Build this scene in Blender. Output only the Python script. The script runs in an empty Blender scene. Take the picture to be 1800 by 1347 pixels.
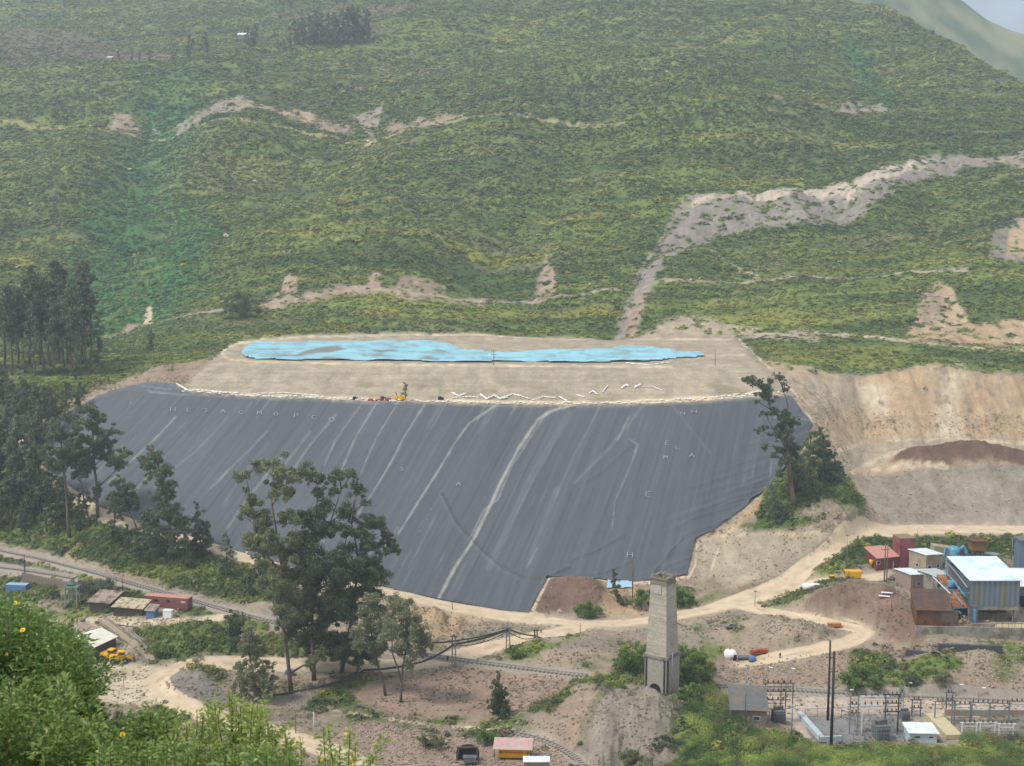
import bpy, math, random
import numpy as np
from mathutils import Vector, Matrix

# ---------------------------------------------------------------- camera, world, sun
SC = bpy.context.scene
COL = SC.collection
F_PX = 2250.0
PITCH = math.radians(7.4)
CAM_H = 130.0
cam_d = bpy.data.cameras.new('camera')
cam = bpy.data.objects.new('camera', cam_d); COL.objects.link(cam)
cam_d.sensor_width = 36.0; cam_d.lens = F_PX / 1800 * 36
cam_d.clip_start = 0.1; cam_d.clip_end = 12000
cam_d.dof.use_dof = True; cam_d.dof.focus_distance = 380; cam_d.dof.aperture_fstop = 9.0
cam.location = (0, 0, CAM_H)
cam.rotation_euler = (math.pi / 2 - PITCH, 0, 0)
SC.camera = cam
SC.view_settings.view_transform = 'Standard'; SC.view_settings.look = 'None'
SC.view_settings.exposure = 0.98; SC.view_settings.gamma = 1.0
SUN_EL, SUN_AZ = math.radians(58), math.radians(-115)   # azimuth measured from +Y (the view) clockwise
W = bpy.data.worlds.new('World'); SC.world = W; W.use_nodes = True
nt = W.node_tree; nt.nodes.clear()
sky = nt.nodes.new('ShaderNodeTexSky'); sky.sky_type = 'NISHITA'; sky.sun_disc = False
sky.sun_elevation = SUN_EL; sky.sun_rotation = SUN_AZ; sky.air_density = 1.2; sky.dust_density = 4.0; sky.altitude = 3000
hs = nt.nodes.new('ShaderNodeHueSaturation'); hs.inputs['Saturation'].default_value = 0.30
bg = nt.nodes.new('ShaderNodeBackground'); bg.inputs[1].default_value = 0.15
wo = nt.nodes.new('ShaderNodeOutputWorld')
nt.links.new(sky.outputs[0], hs.inputs['Color']); nt.links.new(hs.outputs[0], bg.inputs[0]); nt.links.new(bg.outputs[0], wo.inputs[0])
sl = bpy.data.lights.new('sun', 'SUN'); sl.energy = 2.0; sl.angle = math.radians(11); sl.color = (1.0, 0.955, 0.89)
sun = bpy.data.objects.new('sun', sl); COL.objects.link(sun)
sd = Vector((math.sin(SUN_AZ) * math.cos(SUN_EL), math.cos(SUN_AZ) * math.cos(SUN_EL), math.sin(SUN_EL)))
sun.rotation_euler = (-sd).to_track_quat('-Z', 'Y').to_euler(); sun.location = (0, 0, 900)

# ---------------------------------------------------------------- projection of the survey points
CT, ST = math.cos(PITCH), math.sin(PITCH)
def T_of(py):
    return np.tan(PITCH + np.arctan((np.asarray(py, float) - 673.5) / F_PX))
def world_at(px, py, D):
    px = np.asarray(px, float); py = np.asarray(py, float); D = np.asarray(D, float)
    u = (px - 900) / F_PX; v = (673.5 - py) / F_PX
    yc = CT + v * ST
    return np.stack(np.broadcast_arrays(u * D / yc, D, CAM_H + D * (v * CT - ST) / yc), -1)
def depth_of(py, D):
    return D / (CT + (673.5 - py) / F_PX * ST)

# ---------------------------------------------------------------- noise
def _hash(ix, iy, seed):
    h = (ix.astype(np.int64) * 374761393 + iy.astype(np.int64) * 668265263 + seed * 1274126177) & 0xFFFFFFFF
    h = ((h ^ (h >> 13)) * 1274126177) & 0xFFFFFFFF
    h = (h ^ (h >> 16)) & 0xFFFFFF
    return h / float(0xFFFFFF)
def vnoise(x, y, seed=0):
    x = np.asarray(x, float); y = np.asarray(y, float)
    xi = np.floor(x); yi = np.floor(y); fx = x - xi; fy = y - yi
    fx = fx * fx * (3 - 2 * fx); fy = fy * fy * (3 - 2 * fy)
    a = _hash(xi, yi, seed); b = _hash(xi + 1, yi, seed); c = _hash(xi, yi + 1, seed); d = _hash(xi + 1, yi + 1, seed)
    return (a + (b - a) * fx) * (1 - fy) + (c + (d - c) * fx) * fy
def fbm(x, y, seed=0, o=4, g=0.5):
    s = 0.0; a = 1.0; t = 0.0
    for k in range(o):
        s = s + a * vnoise(x * 2.03 ** k + 17.3 * k, y * 2.03 ** k - 9.1 * k, seed + 31 * k); t += a; a *= g
    return s / t          # 0..1

# ---------------------------------------------------------------- terrain profiles: photo column -> (row, distance)
# rows: 0,1,2 camera hill | 3 bottom | 4 | 5 | 6 | 7 road foot | 8 dam toe | 9 crest | 10 bench back | 11 platform front
#       12 platform back | 13 bank top | 14 terrace | 15..19 hill | 20 ridge
PRE = [(2600, 2), (1700, 60), (1500, 135)]
PROF = {
 -700: [(1347, 285), (1265, 315), (1170, 355), (1060, 395), (1000, 415), (940, 430), (860, 455), (800, 478), (690, 505), (640, 560), (600, 620), (540, 700), (400, 860), (300, 990), (200, 1150), (110, 1280), (55, 1500), (-120, 2200)],
    0: [(1347, 285), (1265, 310), (1170, 350), (1060, 392), (1000, 415), (940, 438), (800, 470), (745, 485), (690, 505), (640, 555), (600, 610), (540, 690), (400, 850), (300, 985), (200, 1150), (110, 1270), (60, 1480), (-120, 2200)],
  180: [(1347, 278), (1265, 303), (1170, 338), (1060, 378), (1000, 402), (940, 420), (900, 432), (692, -1), (682, 508), (650, 545), (600, 620), (540, 692), (400, 850), (300, 985), (200, 1140), (110, 1240), (60, 1480), (-120, 2200)],
  320: [(1347, 277), (1265, 302), (1180, 332), (1110, 352), (1040, 385), (970, 408), (945, 418), (688, -1), (680, 506), (655, 525), (612, 605), (550, 675), (400, 835), (300, 965), (200, 1115), (110, 1230), (60, 1460), (-120, 2150)],
  420: [(1347, 277), (1265, 302), (1185, 332), (1130, 348), (1060, 375), (1000, 396), (980, -1), (700, -1), (690, 502), (637, 530), (605, 612), (550, 672), (400, 830), (300, 955), (200, 1105), (110, 1235), (60, 1450), (-120, 2100)],
  650: [(1347, 278), (1265, 305), (1195, 334), (1140, 352), (1085, 372), (1045, 386), (1030, -1), (708, -1), (698, 500), (641, 528), (602, 620), (590, 642), (520, 702), (400, 822), (300, 940), (200, 1085), (100, 1290), (-120, 1900)],
  900: [(1347, 279), (1265, 307), (1190, 338), (1140, 354), (1110, 366), (1094, 380), (1076, -1), (713, -1), (703, 498), (643, 527), (602, 622), (592, 642), (520, 700), (400, 815), (300, 930), (200, 1080), (100, 1290), (-120, 1800)],
  940: [(1347, 279), (1265, 307), (1190, 338), (1140, 354), (1110, 366), (1098, 380), (1078, -1), (713, -1), (703, 498), (643, 527), (602, 622), (592, 642), (520, 700), (400, 815), (300, 930), (200, 1080), (100, 1290), (-120, 1800)],
  975: [(1347, 279), (1265, 307), (1190, 338), (1140, 354), (1110, 366), (1078, 386), (1022, -1), (713, -1), (703, 498), (643, 527), (602, 622), (595, 642), (515, 700), (400, 812), (300, 927), (200, 1075), (100, 1285), (-120, 1780)],
 1110: [(1347, 274), (1275, 298), (1215, 325), (1150, 350), (1105, 370), (1078, 386), (1020, -1), (712, -1), (702, 498), (643, 527), (602, 622), (595, 642), (505, 705), (400, 805), (300, 920), (200, 1065), (100, 1275), (-120, 1740)],
 1205: [(1347, 268), (1285, 291), (1215, 325), (1150, 350), (1100, 372), (1070, 387), (1012, -1), (709, -1), (700, 499), (643, 527), (602, 622), (592, 645), (500, 712), (400, 800), (300, 912), (200, 1060), (100, 1270), (-120, 1720)],
 1300: [(1347, 265), (1290, 290), (1213, 333), (1165, 352), (1110, 368), (1060, 388), (903, -1), (703, -1), (695, 501), (640, 530), (600, 615), (590, 640), (495, 712), (400, 795), (300, 905), (200, 1055), (100, 1265), (-100, 1650)],
 1400: [(1347, 263), (1300, 300), (1220, 331), (1170, 345), (1110, 365), (1040, 392), (815, -1), (697, -1), (692, 502), (650, 528), (600, 590), (588, 630), (487, 708), (395, 795), (300, 900), (200, 1052), (100, 1262), (-60, 1560)],
 1440: [(1347, 262), (1304, 301), (1220, 332), (1170, 345), (1100, 366), (985, 405), (880, 440), (745, 478), (725, 490), (655, 530), (605, 585), (588, 630), (485, 708), (395, 795), (300, 900), (200, 1050), (100, 1260), (-40, 1530)],
 1520: [(1347, 262), (1305, 301), (1225, 330), (1160, 346), (1110, 362), (1045, 384), (945, 425), (840, 468), (790, 500), (658, 540), (605, 582), (590, 620), (480, 705), (395, 790), (300, 895), (200, 1048), (100, 1258), (0, 1460)],
 1650: [(1347, 262), (1305, 300), (1228, 329), (1175, 337), (1130, 347), (1060, 372), (930, 438), (836, 470), (795, 502), (648, 540), (600, 588), (572, 630), (470, 705), (390, 790), (300, 892), (205, 1040), (120, 1210), (62, 1320)],
 1800: [(1347, 262), (1305, 300), (1232, 327), (1185, 335), (1130, 347), (1060, 372), (930, 438), (838, 470), (800, 502), (660, 540), (618, 590), (560, 628), (470, 700), (390, 785), (300, 890), (220, 1020), (180, 1110), (152, 1180)],
 2500: [(1347, 262), (1305, 300), (1240, 327), (1185, 337), (1130, 350), (1060, 375), (930, 440), (838, 470), (800, 502), (660, 542), (620, 592), (560, 632), (470, 700), (420, 760), (380, 830), (350, 900), (335, 960), (325, 1010)],
}
CX = sorted(PROF)
NR = 21
def dam_D(py):            # inner slope of the dam: one plane at 1 in 2
    return 314.5 / (0.5 + float(T_of(py)))
PY = np.zeros((len(CX), NR)); DD = np.zeros((len(CX), NR))
for i, c in enumerate(CX):
    rows = PRE + PROF[c]
    assert len(rows) == NR, (c, len(rows))
    for k, (p, d) in enumerate(rows):
        PY[i, k] = p; DD[i, k] = dam_D(p) if d < 0 else d
    assert (np.diff(PY[i]) < 0).all() and (np.diff(DD[i]) > 0).all(), (c, PY[i], DD[i])
UX = np.arange(-700, 2501, 2.0)
def _fine(a, s):
    out = np.stack([np.interp(UX, CX, a[:, k]) for k in range(NR)], 1)
    k = np.exp(-0.5 * (np.arange(-30, 31) / s) ** 2); k /= k.sum()
    pad = np.concatenate([np.repeat(out[:1], 30, 0), out, np.repeat(out[-1:], 30, 0)])
    return np.stack([np.convolve(pad[:, j], k, 'valid') for j in range(NR)], 1)
FPY = _fine(PY, 5.0); FDD = _fine(DD, 5.0); FT = T_of(FPY); FZ = CAM_H - FT * FDD

# ---------------------------------------------------------------- survey zones (photo coordinates of outlines on the ground)
def seg_dist(px, py, pts, close=False):
    best = np.full(px.shape, 1e9)
    n = len(pts)
    for i in range(n if close else n - 1):
        x0, y0 = pts[i]; x1, y1 = pts[(i + 1) % n]
        dx, dy = x1 - x0, y1 - y0; L = dx * dx + dy * dy + 1e-9
        t = np.clip(((px - x0) * dx + (py - y0) * dy) / L, 0, 1)
        best = np.minimum(best, np.hypot(px - x0 - t * dx, py - y0 - t * dy))
    return best
def inside(px, py, pts):
    c = np.zeros(px.shape, bool); n = len(pts)
    for i in range(n):
        x0, y0 = pts[i]; x1, y1 = pts[(i + 1) % n]
        if y0 == y1: continue
        c ^= ((y0 > py) != (y1 > py)) & (px < (x1 - x0) * (py - y0) / (y1 - y0) + x0)
    return c
def zone_w(px, py, pts, feather=4.0, warp=6.0, seed=1, wx=26.0, wy=11.0):
    """weight 0..1 of an outlined zone, with a ragged edge"""
    w = np.zeros(px.shape)
    xs = [p[0] for p in pts]; ys = [p[1] for p in pts]; m = feather + warp + 3
    sel = (px > min(xs) - m) & (px < max(xs) + m) & (py > min(ys) - m) & (py < max(ys) + m)
    if not sel.any(): return w
    x = px[sel]; y = py[sel]
    n = (fbm(x / wx, y / wy, seed, 4, 0.6) - 0.5) * 2 * warp
    d = seg_dist(x, y, pts, True) * np.where(inside(x, y, pts), 1, -1) + n * 1.6
    w[sel] = np.clip(d / feather * 0.5 + 0.5, 0, 1)
    return w
def stroke_w(px, py, pts, width, feather=1.5, warp=1.0, seed=3):
    w = np.zeros(px.shape); xs = [p[0] for p in pts]; ys = [p[1] for p in pts]; m = width + feather + warp * 2
    sel = (px > min(xs) - m) & (px < max(xs) + m) & (py > min(ys) - m) & (py < max(ys) + m)
    if not sel.any(): return w
    x = px[sel]; y = py[sel]
    d = width / 2 - seg_dist(x, y, pts) + (fbm(x / 14, y / 8, seed, 3) - 0.5) * 2 * warp
    w[sel] = np.clip(d / feather + 0.5, 0, 1)
    return w

ROADS = {   # name: (centre line, width in metres)
 'main': ([(2300, 930), (1800, 933), (1700, 932), (1620, 933), (1560, 937), (1500, 948), (1440, 984), (1380, 1027), (1320, 1053), (1260, 1069), (1180, 1084), (1100, 1096), (1020, 1097), (940, 1090), (860, 1079), (780, 1065), (700, 1045), (620, 1030), (540, 1012), (470, 993), (400, 972), (320, 945), (250, 925), (180, 905), (130, 870), (60, 800), (0, 755), (-120, 730)], 8.0),
 'loop': ([(1300, 1062), (1350, 1076), (1420, 1090), (1490, 1102), (1530, 1112), (1500, 1128), (1440, 1143), (1370, 1156), (1290, 1166)], 7.0),
 'lower': ([(1030, 1098), (990, 1110), (930, 1124), (860, 1138), (790, 1158), (700, 1170), (600, 1170), (500, 1170), (420, 1166), (345, 1168), (290, 1185), (268, 1205), (290, 1228), (350, 1250), (430, 1275), (520, 1300), (610, 1330), (700, 1400)], 9.0),
 'plant': ([(1560, 1012), (1500, 1020), (1440, 1024), (1390, 1034), (1340, 1052)], 6.0),
}
LINER = [(-60, 830), (60, 770), (120, 727), (168, 698), (215, 683), (258, 672), (300, 675), (330, 690), (420, 697), (650, 706), (760, 708), (900, 712), (1060, 713), (1160, 711), (1250, 705), (1330, 699), (1388, 694), (1402, 712), (1428, 748), (1420, 775), (1395, 812), (1362, 852), (1310, 895), (1250, 935), (1222, 950), (1212, 990), (1207, 1012), (1160, 1020), (1095, 1024), (1060, 1022), (962, 1020), (945, 1050), (930, 1079), (880, 1074), (780, 1056), (690, 1036), (560, 1010), (440, 977), (360, 952), (260, 922), (180, 895), (120, 855), (50, 800)]
PLATF = [(318, 682), (350, 655), (378, 628), (402, 607), (450, 597), (560, 592), (700, 587), (850, 586), (1000, 594), (1290, 594), (1330, 640), (1398, 694), (1250, 705), (1060, 714), (900, 713), (650, 708), (420, 700), (340, 694)]
BUMPS = [ # mounds and hollows on the valley floor: px, py, radius m, height m
 (1500, 1062, 17, 5.0), (1450, 1075, 12, 2.5), (1560, 1085, 13, 3.5), (1620, 1105, 10, 2.5), (1660, 820, 22, 4.5), (1720, 822, 24, 4.5), (1790, 822, 24, 4.0), (1600, 818, 12, 2.5),
 (1000, 1052, 12, 3.5), (1040, 1055, 8, 2.0), (1070, 1255, 16, 5.0), (1030, 1235, 10, 3.0), (1130, 1290, 15, 4.0), (340, 1195, 10, 3.0), (470, 1085, 9, 4.0), (770, 1100, 10, 3.5), (1440, 910, 22, 6.0),
 (1150, 1275, 9, 3.5), (1095, 1300, 8, 3), (960, 1275, 10, 2.5), (1400, 1125, 12, 2), (1340, 1110, 14, 2.5), (930, 1140, 12, 2.2), (1010, 1150, 12, 2.6), (1060, 1130, 9, 2), (1500, 1180, 10, 3), (1640, 1190, 12, 2.5), (1740, 1180, 12, 3), (250, 1140, 9, 2), (350, 1120, 10, 2.5), (560, 1140, 12, 2), (1490, 905, 12, 4), (330, 205, 30, 5), (430, 250, 60, 14), (1080, 180, 160, 18), (560, 420, 110, 12), (120, 330, 90, 14), (880, 330, 120, 8), (1370, 240, 120, 10)]
def _gp0(px, py):
    i = np.clip((px + 700) / 2.0, 0, len(UX) - 1.001); a = int(i); f = i - a
    T = FT[a] * (1 - f) + FT[a + 1] * f; D = FDD[a] * (1 - f) + FDD[a + 1] * f
    return world_at(px, py, 1 / np.interp(float(T_of(py)), T[::-1], (1 / D)[::-1]))
BUMPW = [(*_gp0(a, b)[:2], r, h) for a, b, r, h in BUMPS]
# rills and gullies, carved: (line, width m, depth m)
GULLIES = [([(300, 190), (265, 280), (235, 360), (205, 430), (170, 500), (140, 560)], 34, 13), ([(1090, 150), (1010, 260), (930, 380), (860, 470)], 30, 6),
           ([(1205, 360), (1165, 430), (1120, 490), (1085, 560), (1075, 590)], 7, 3.5), ([(700, 90), (640, 150), (560, 260), (500, 330)], 40, 8), ([(1560, 90), (1500, 200), (1430, 300)], 40, 9),
           ([(420, 240), (390, 340), (350, 440)], 25, 6), ([(1760, 240), (1700, 300), (1660, 380)], 25, 7), ([(60, 230), (40, 330), (10, 420)], 30, 7)]
GULLW = [([tuple(_gp0(a, b)[:2]) for a, b in L], w, d) for L, w, d in GULLIES]
_flat_cache = None
RAILS = [[(-180, 925), (-60, 952), (0, 968), (80, 985), (150, 1003), (240, 1030), (330, 1055), (410, 1078), (480, 1096), (560, 1114), (640, 1132), (700, 1146), (760, 1155), (830, 1165), (930, 1178), (1030, 1190)],
    [(1262, 1208), (1400, 1215), (1500, 1220), (1600, 1225), (1800, 1233), (2100, 1246)], [(898, 1290), (935, 1298), (968, 1308), (998, 1324), (1022, 1342), (1040, 1362)], [(-120, 985), (-40, 992), (40, 1003), (100, 1012), (130, 1018)]]
def flat_w(px, py):
    """1 where the ground was graded (roads, liner, platform)"""
    w = np.zeros(np.shape(px))
    for pts, wd in ROADS.values(): w = np.maximum(w, stroke_w(px, py, pts, 24, 8, 0))
    for pts in RAILS: w = np.maximum(w, stroke_w(px, py, pts, 16, 8, 0))
    w = np.maximum(w, zone_w(px, py, LINER, 8, 0)); w = np.maximum(w, zone_w(px, py, PLATF, 6, 0))
    return w
CLIFFS = [[(1350, 655), (1480, 664), (1640, 644), (1800, 664), (2500, 664), (2500, 800), (1500, 800), (1420, 730)],
          [(1205, 365), (1250, 342), (1420, 327), (1560, 302), (1650, 265), (1640, 300), (1570, 350), (1440, 390), (1240, 410)],
          [(1600, 600), (1640, 505), (1695, 548), (1800, 560), (2000, 560), (2000, 612), (1700, 605)],
          [(308, 228), (318, 200), (400, 167), (440, 180), (352, 228)], [(1000, 1365), (1030, 1280), (1060, 1240), (1150, 1220), (1190, 1250), (1175, 1365)], [(690, 1060), (860, 1090), (800, 1120), (700, 1110)], [(622, 185), (672, 174), (655, 226), (640, 226)], [(675, 228), (690, 200), (800, 222), (815, 235)]]
def disp(x, y, px, py):
    far = np.clip((y - 560) / 250, 0, 1)
    near = np.clip((y - 8) / 60, 0, 1)
    fl = flat_w(px, py)
    z = (fbm(x / 90, y / 120, 5, 3) - 0.5) * 22 * far + (fbm(x / 26, y / 34, 8, 3) - 0.5) * 8 * far
    z = z + (fbm(x / 9, y / 9, 12, 3) - 0.5) * (0.9 + 2.2 * far) * near + (fbm(x / 2.1, y / 2.1, 14, 3) - 0.5) * 0.55 * near * (1 - far * 0.5)
    z = z + (fbm(x / 200, y / 200, 25, 2) - 0.5) * 26 * np.clip((y - 900) / 400, 0, 1)
    # terraces of the old fields on the slope
    zz = y * 0.35 + (fbm(x / 70, y / 50, 77, 2) - 0.5) * 16
    z = z + far * 1.1 * (np.abs(((zz / 7.0) % 1) - 0.5) * 2 - 0.5)
    for c in CLIFFS:
        w = zone_w(px, py, c, 6, 3, 9)
        if w.any(): z = z + w * np.where(y > 620, .45, np.where(y > 480, .5, 1.0)) * ((fbm(x / 4.5, y / 12, 41, 4, 0.6) - 0.5) * 5.0 + (fbm(x / 9, y / 60, 43, 2) - 0.5) * 4)
    for L, wd, dp in GULLW:
        d = seg_dist(x, y, L); z = z - dp * np.exp(-(d / wd) ** 2) * (0.75 + 0.5 * fbm(x / 30, y / 30, 51, 2))
    z = z * (1 - fl)
    for bx, by, r, h in BUMPW:
        d2 = ((x - bx) ** 2 + ((y - by) / 1.0) ** 2) / (r * r)
        z = z + h * np.exp(-d2 * 1.6) * (0.8 + 0.4 * fbm(x / 4, y / 4, 61, 3)) * (1 - fl)
    return z
def base_z(x, y):
    """height of the graded survey surface and the photo coordinates of a ground point"""
    x = np.asarray(x, float); y = np.asarray(y, float); py = np.full(x.shape, 900.0)
    for _ in range(5):
        px = 900 + F_PX * x / y * (CT + (673.5 - py) / F_PX * ST)
        i = np.clip((px + 700) / 2.0, 0, len(UX) - 1.001); a = i.astype(int); f = i - a
        z = np.empty(x.shape)
        Dr = FDD[a] * (1 - f)[..., None] + FDD[a + 1] * f[..., None]; Zr = FZ[a] * (1 - f)[..., None] + FZ[a + 1] * f[..., None]
        k = np.clip((Dr <= y[..., None]).sum(-1) - 1, 0, NR - 2)
        d0 = np.take_along_axis(Dr, k[..., None], -1)[..., 0]; d1 = np.take_along_axis(Dr, k[..., None] + 1, -1)[..., 0]
        z0 = np.take_along_axis(Zr, k[..., None], -1)[..., 0]; z1 = np.take_along_axis(Zr, k[..., None] + 1, -1)[..., 0]
        z = z0 + (z1 - z0) * (y - d0) / (d1 - d0)
        py = 673.5 + F_PX * np.tan(np.arctan((CAM_H - z) / y) - PITCH)
    return z, px, py
def ground_xy(x, y):
    x = np.atleast_1d(np.asarray(x, float)); y = np.atleast_1d(np.asarray(y, float))
    z, px, py = base_z(x, y)
    return z + disp(x, y, px, py)
def gp(px, py, dz=0.0):
    """world point of the ground surveyed at a photo position"""
    p = _gp0(float(px), float(py)); z = ground_xy(p[0], p[1])[0]
    return Vector((p[0], p[1], z + dz))
def up_h(px, py_base, py_top):      # height of a vertical thing standing at (px, py_base)
    p = _gp0(px, py_base); return float(p[1] * (T_of(py_base) - T_of(py_top)))
def wid(px, py, n):                 # metres spanned by n photo pixels there
    p = _gp0(px, py); return float(n * depth_of(py, p[1]) / F_PX)

# ---------------------------------------------------------------- mesh helpers
def tag(o, label=None, cat=None, group=None, kind=None):
    if label: o['label'] = label
    if cat: o['category'] = cat
    if group: o['group'] = group
    if kind: o['kind'] = kind
    return o
def mesh_np(name, V, F, mat, parent=None, vcol=None, smooth=False, matrix=None):
    V = np.ascontiguousarray(V, np.float32); F = np.ascontiguousarray(F, np.int32)
    me = bpy.data.meshes.new(name); n, k = F.shape
    me.vertices.add(len(V)); me.vertices.foreach_set('co', V.ravel())
    me.loops.add(n * k); me.loops.foreach_set('vertex_index', F.ravel())
    me.polygons.add(n); me.polygons.foreach_set('loop_start', np.arange(0, n * k, k, dtype=np.int32))
    if smooth: me.polygons.foreach_set('use_smooth', np.ones(n, bool))
    if vcol is not None:
        a = me.color_attributes.new('Col', 'FLOAT_COLOR', 'POINT')
        c = np.ones((len(V), 4), np.float32); c[:, :3] = vcol; a.data.foreach_set('color', c.ravel())
    me.update(calc_edges=True)
    if mat: me.materials.append(mat)
    o = bpy.data.objects.new(name, me); COL.objects.link(o)
    if parent is not None: o.parent = parent
    return o
def empty(name, loc, yaw=0.0):
    o = bpy.data.objects.new(name, None); COL.objects.link(o); o.empty_display_size = 0.5
    o.location = loc; o.rotation_euler = (0, 0, yaw); return o
class MB:
    def __init__(s): s.v = []; s.f = []
    def add(s, vs, fs):
        b = len(s.v); s.v += [tuple(v) for v in vs]; s.f += [tuple(i + b for i in f) for f in fs]; return s
    def box(s, x0, x1, y0, y1, z0, z1, m=None):
        vs = [Vector(p) for p in ((x0, y0, z0), (x1, y0, z0), (x1, y1, z0), (x0, y1, z0), (x0, y0, z1), (x1, y0, z1), (x1, y1, z1), (x0, y1, z1))]
        if m is not None: vs = [m @ v for v in vs]
        return s.add(vs, [(0, 3, 2, 1), (4, 5, 6, 7), (0, 1, 5, 4), (1, 2, 6, 5), (2, 3, 7, 6), (3, 0, 4, 7)])
    def bar(s, a, b, w, h=None, up=(0, 0, 1)):
        a = Vector(a); b = Vector(b); h = h or w; d = (b - a).normalized(); u = Vector(up)
        if abs(d.dot(u)) > 0.98: u = Vector((0, 1, 0))
        r = d.cross(u).normalized() * (w / 2); u = r.cross(d).normalized() * (h / 2)
        vs = [p + i * r + j * u for p in (a, b) for i, j in ((-1, -1), (1, -1), (1, 1), (-1, 1))]
        return s.add(vs, [(3, 2, 1, 0), (4, 5, 6, 7), (0, 1, 5, 4), (1, 2, 6, 5), (2, 3, 7, 6), (3, 0, 4, 7)])
    def tube(s, pts, rad, n=7, cap=True):
        pts = [Vector(p) for p in pts]; rad = rad if isinstance(rad, (list, tuple)) else [rad] * len(pts)
        b = len(s.v); prev = None
        for i, p in enumerate(pts):
            d = (pts[min(i + 1, len(pts) - 1)] - pts[max(i - 1, 0)]).normalized()
            if prev is None: u = d.cross(Vector((0.3, 1, 0.1)) if abs(d.z) > 0.9 else Vector((0, 0, 1))).normalized()
            else: u = (prev - d * prev.dot(d)).normalized()
            prev = u; w = d.cross(u)
            for k in range(n):
                a = 2 * math.pi * k / n; s.v.append(tuple(p + (u * math.cos(a) + w * math.sin(a)) * rad[i]))
        for i in range(len(pts) - 1):
            for k in range(n):
                k2 = (k + 1) % n; s.f.append((b + i * n + k, b + i * n + k2, b + (i + 1) * n + k2, b + (i + 1) * n + k))
        if cap:
            s.f.append(tuple(b + k for k in reversed(range(n)))); s.f.append(tuple(b + (len(pts) - 1) * n + k for k in range(n)))
        return s
    def lathe(s, prof, n=12, c=(0, 0, 0)):
        b = len(s.v); c = Vector(c)
        for r, z in prof:
            for k in range(n):
                a = 2 * math.pi * k / n; s.v.append((c.x + r * math.cos(a), c.y + r * math.sin(a), c.z + z))
        for i in range(len(prof) - 1):
            for k in range(n):
                k2 = (k + 1) % n; s.f.append((b + i * n + k, b + i * n + k2, b + (i + 1) * n + k2, b + (i + 1) * n + k))
        s.f.append(tuple(b + k for k in reversed(range(n)))); s.f.append(tuple(b + (len(prof) - 1) * n + k for k in range(n)))
        return s
    def prism(s, poly, axis, a, b):   # outline extruded along an axis from a to b
        def P(p, t): return {'x': (t, p[0], p[1]), 'y': (p[0], t, p[1]), 'z': (p[0], p[1], t)}[axis]
        n = len(poly)
        return s.add([P(p, a) for p in poly] + [P(p, b) for p in poly], [tuple(range(n)), tuple(reversed(range(n, 2 * n)))] + [((i + 1) % n, i, n + i, n + (i + 1) % n) for i in range(n)])
    def build(s, name, mat, parent=None, smooth=False, loc=None, bevel=0):
        me = bpy.data.meshes.new(name); me.from_pydata(s.v, [], s.f); me.update()
        if mat: me.materials.append(mat)
        if smooth: me.polygons.foreach_set('use_smooth', [True] * len(me.polygons))
        o = bpy.data.objects.new(name, me); COL.objects.link(o)
        if parent is not None: o.parent = parent
        if loc is not None: o.location = loc
        if bevel:
            m = o.modifiers.new('bevel', 'BEVEL'); m.width = bevel; m.segments = 2; m.limit_method = 'ANGLE'
        return o
def copy_tree(o, parent=None):
    c = o.copy(); COL.objects.link(c)
    if parent is not None: c.parent = parent
    for ch in [k for k in bpy.data.objects if k.parent == o]: copy_tree(ch, c)
    return c

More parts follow.
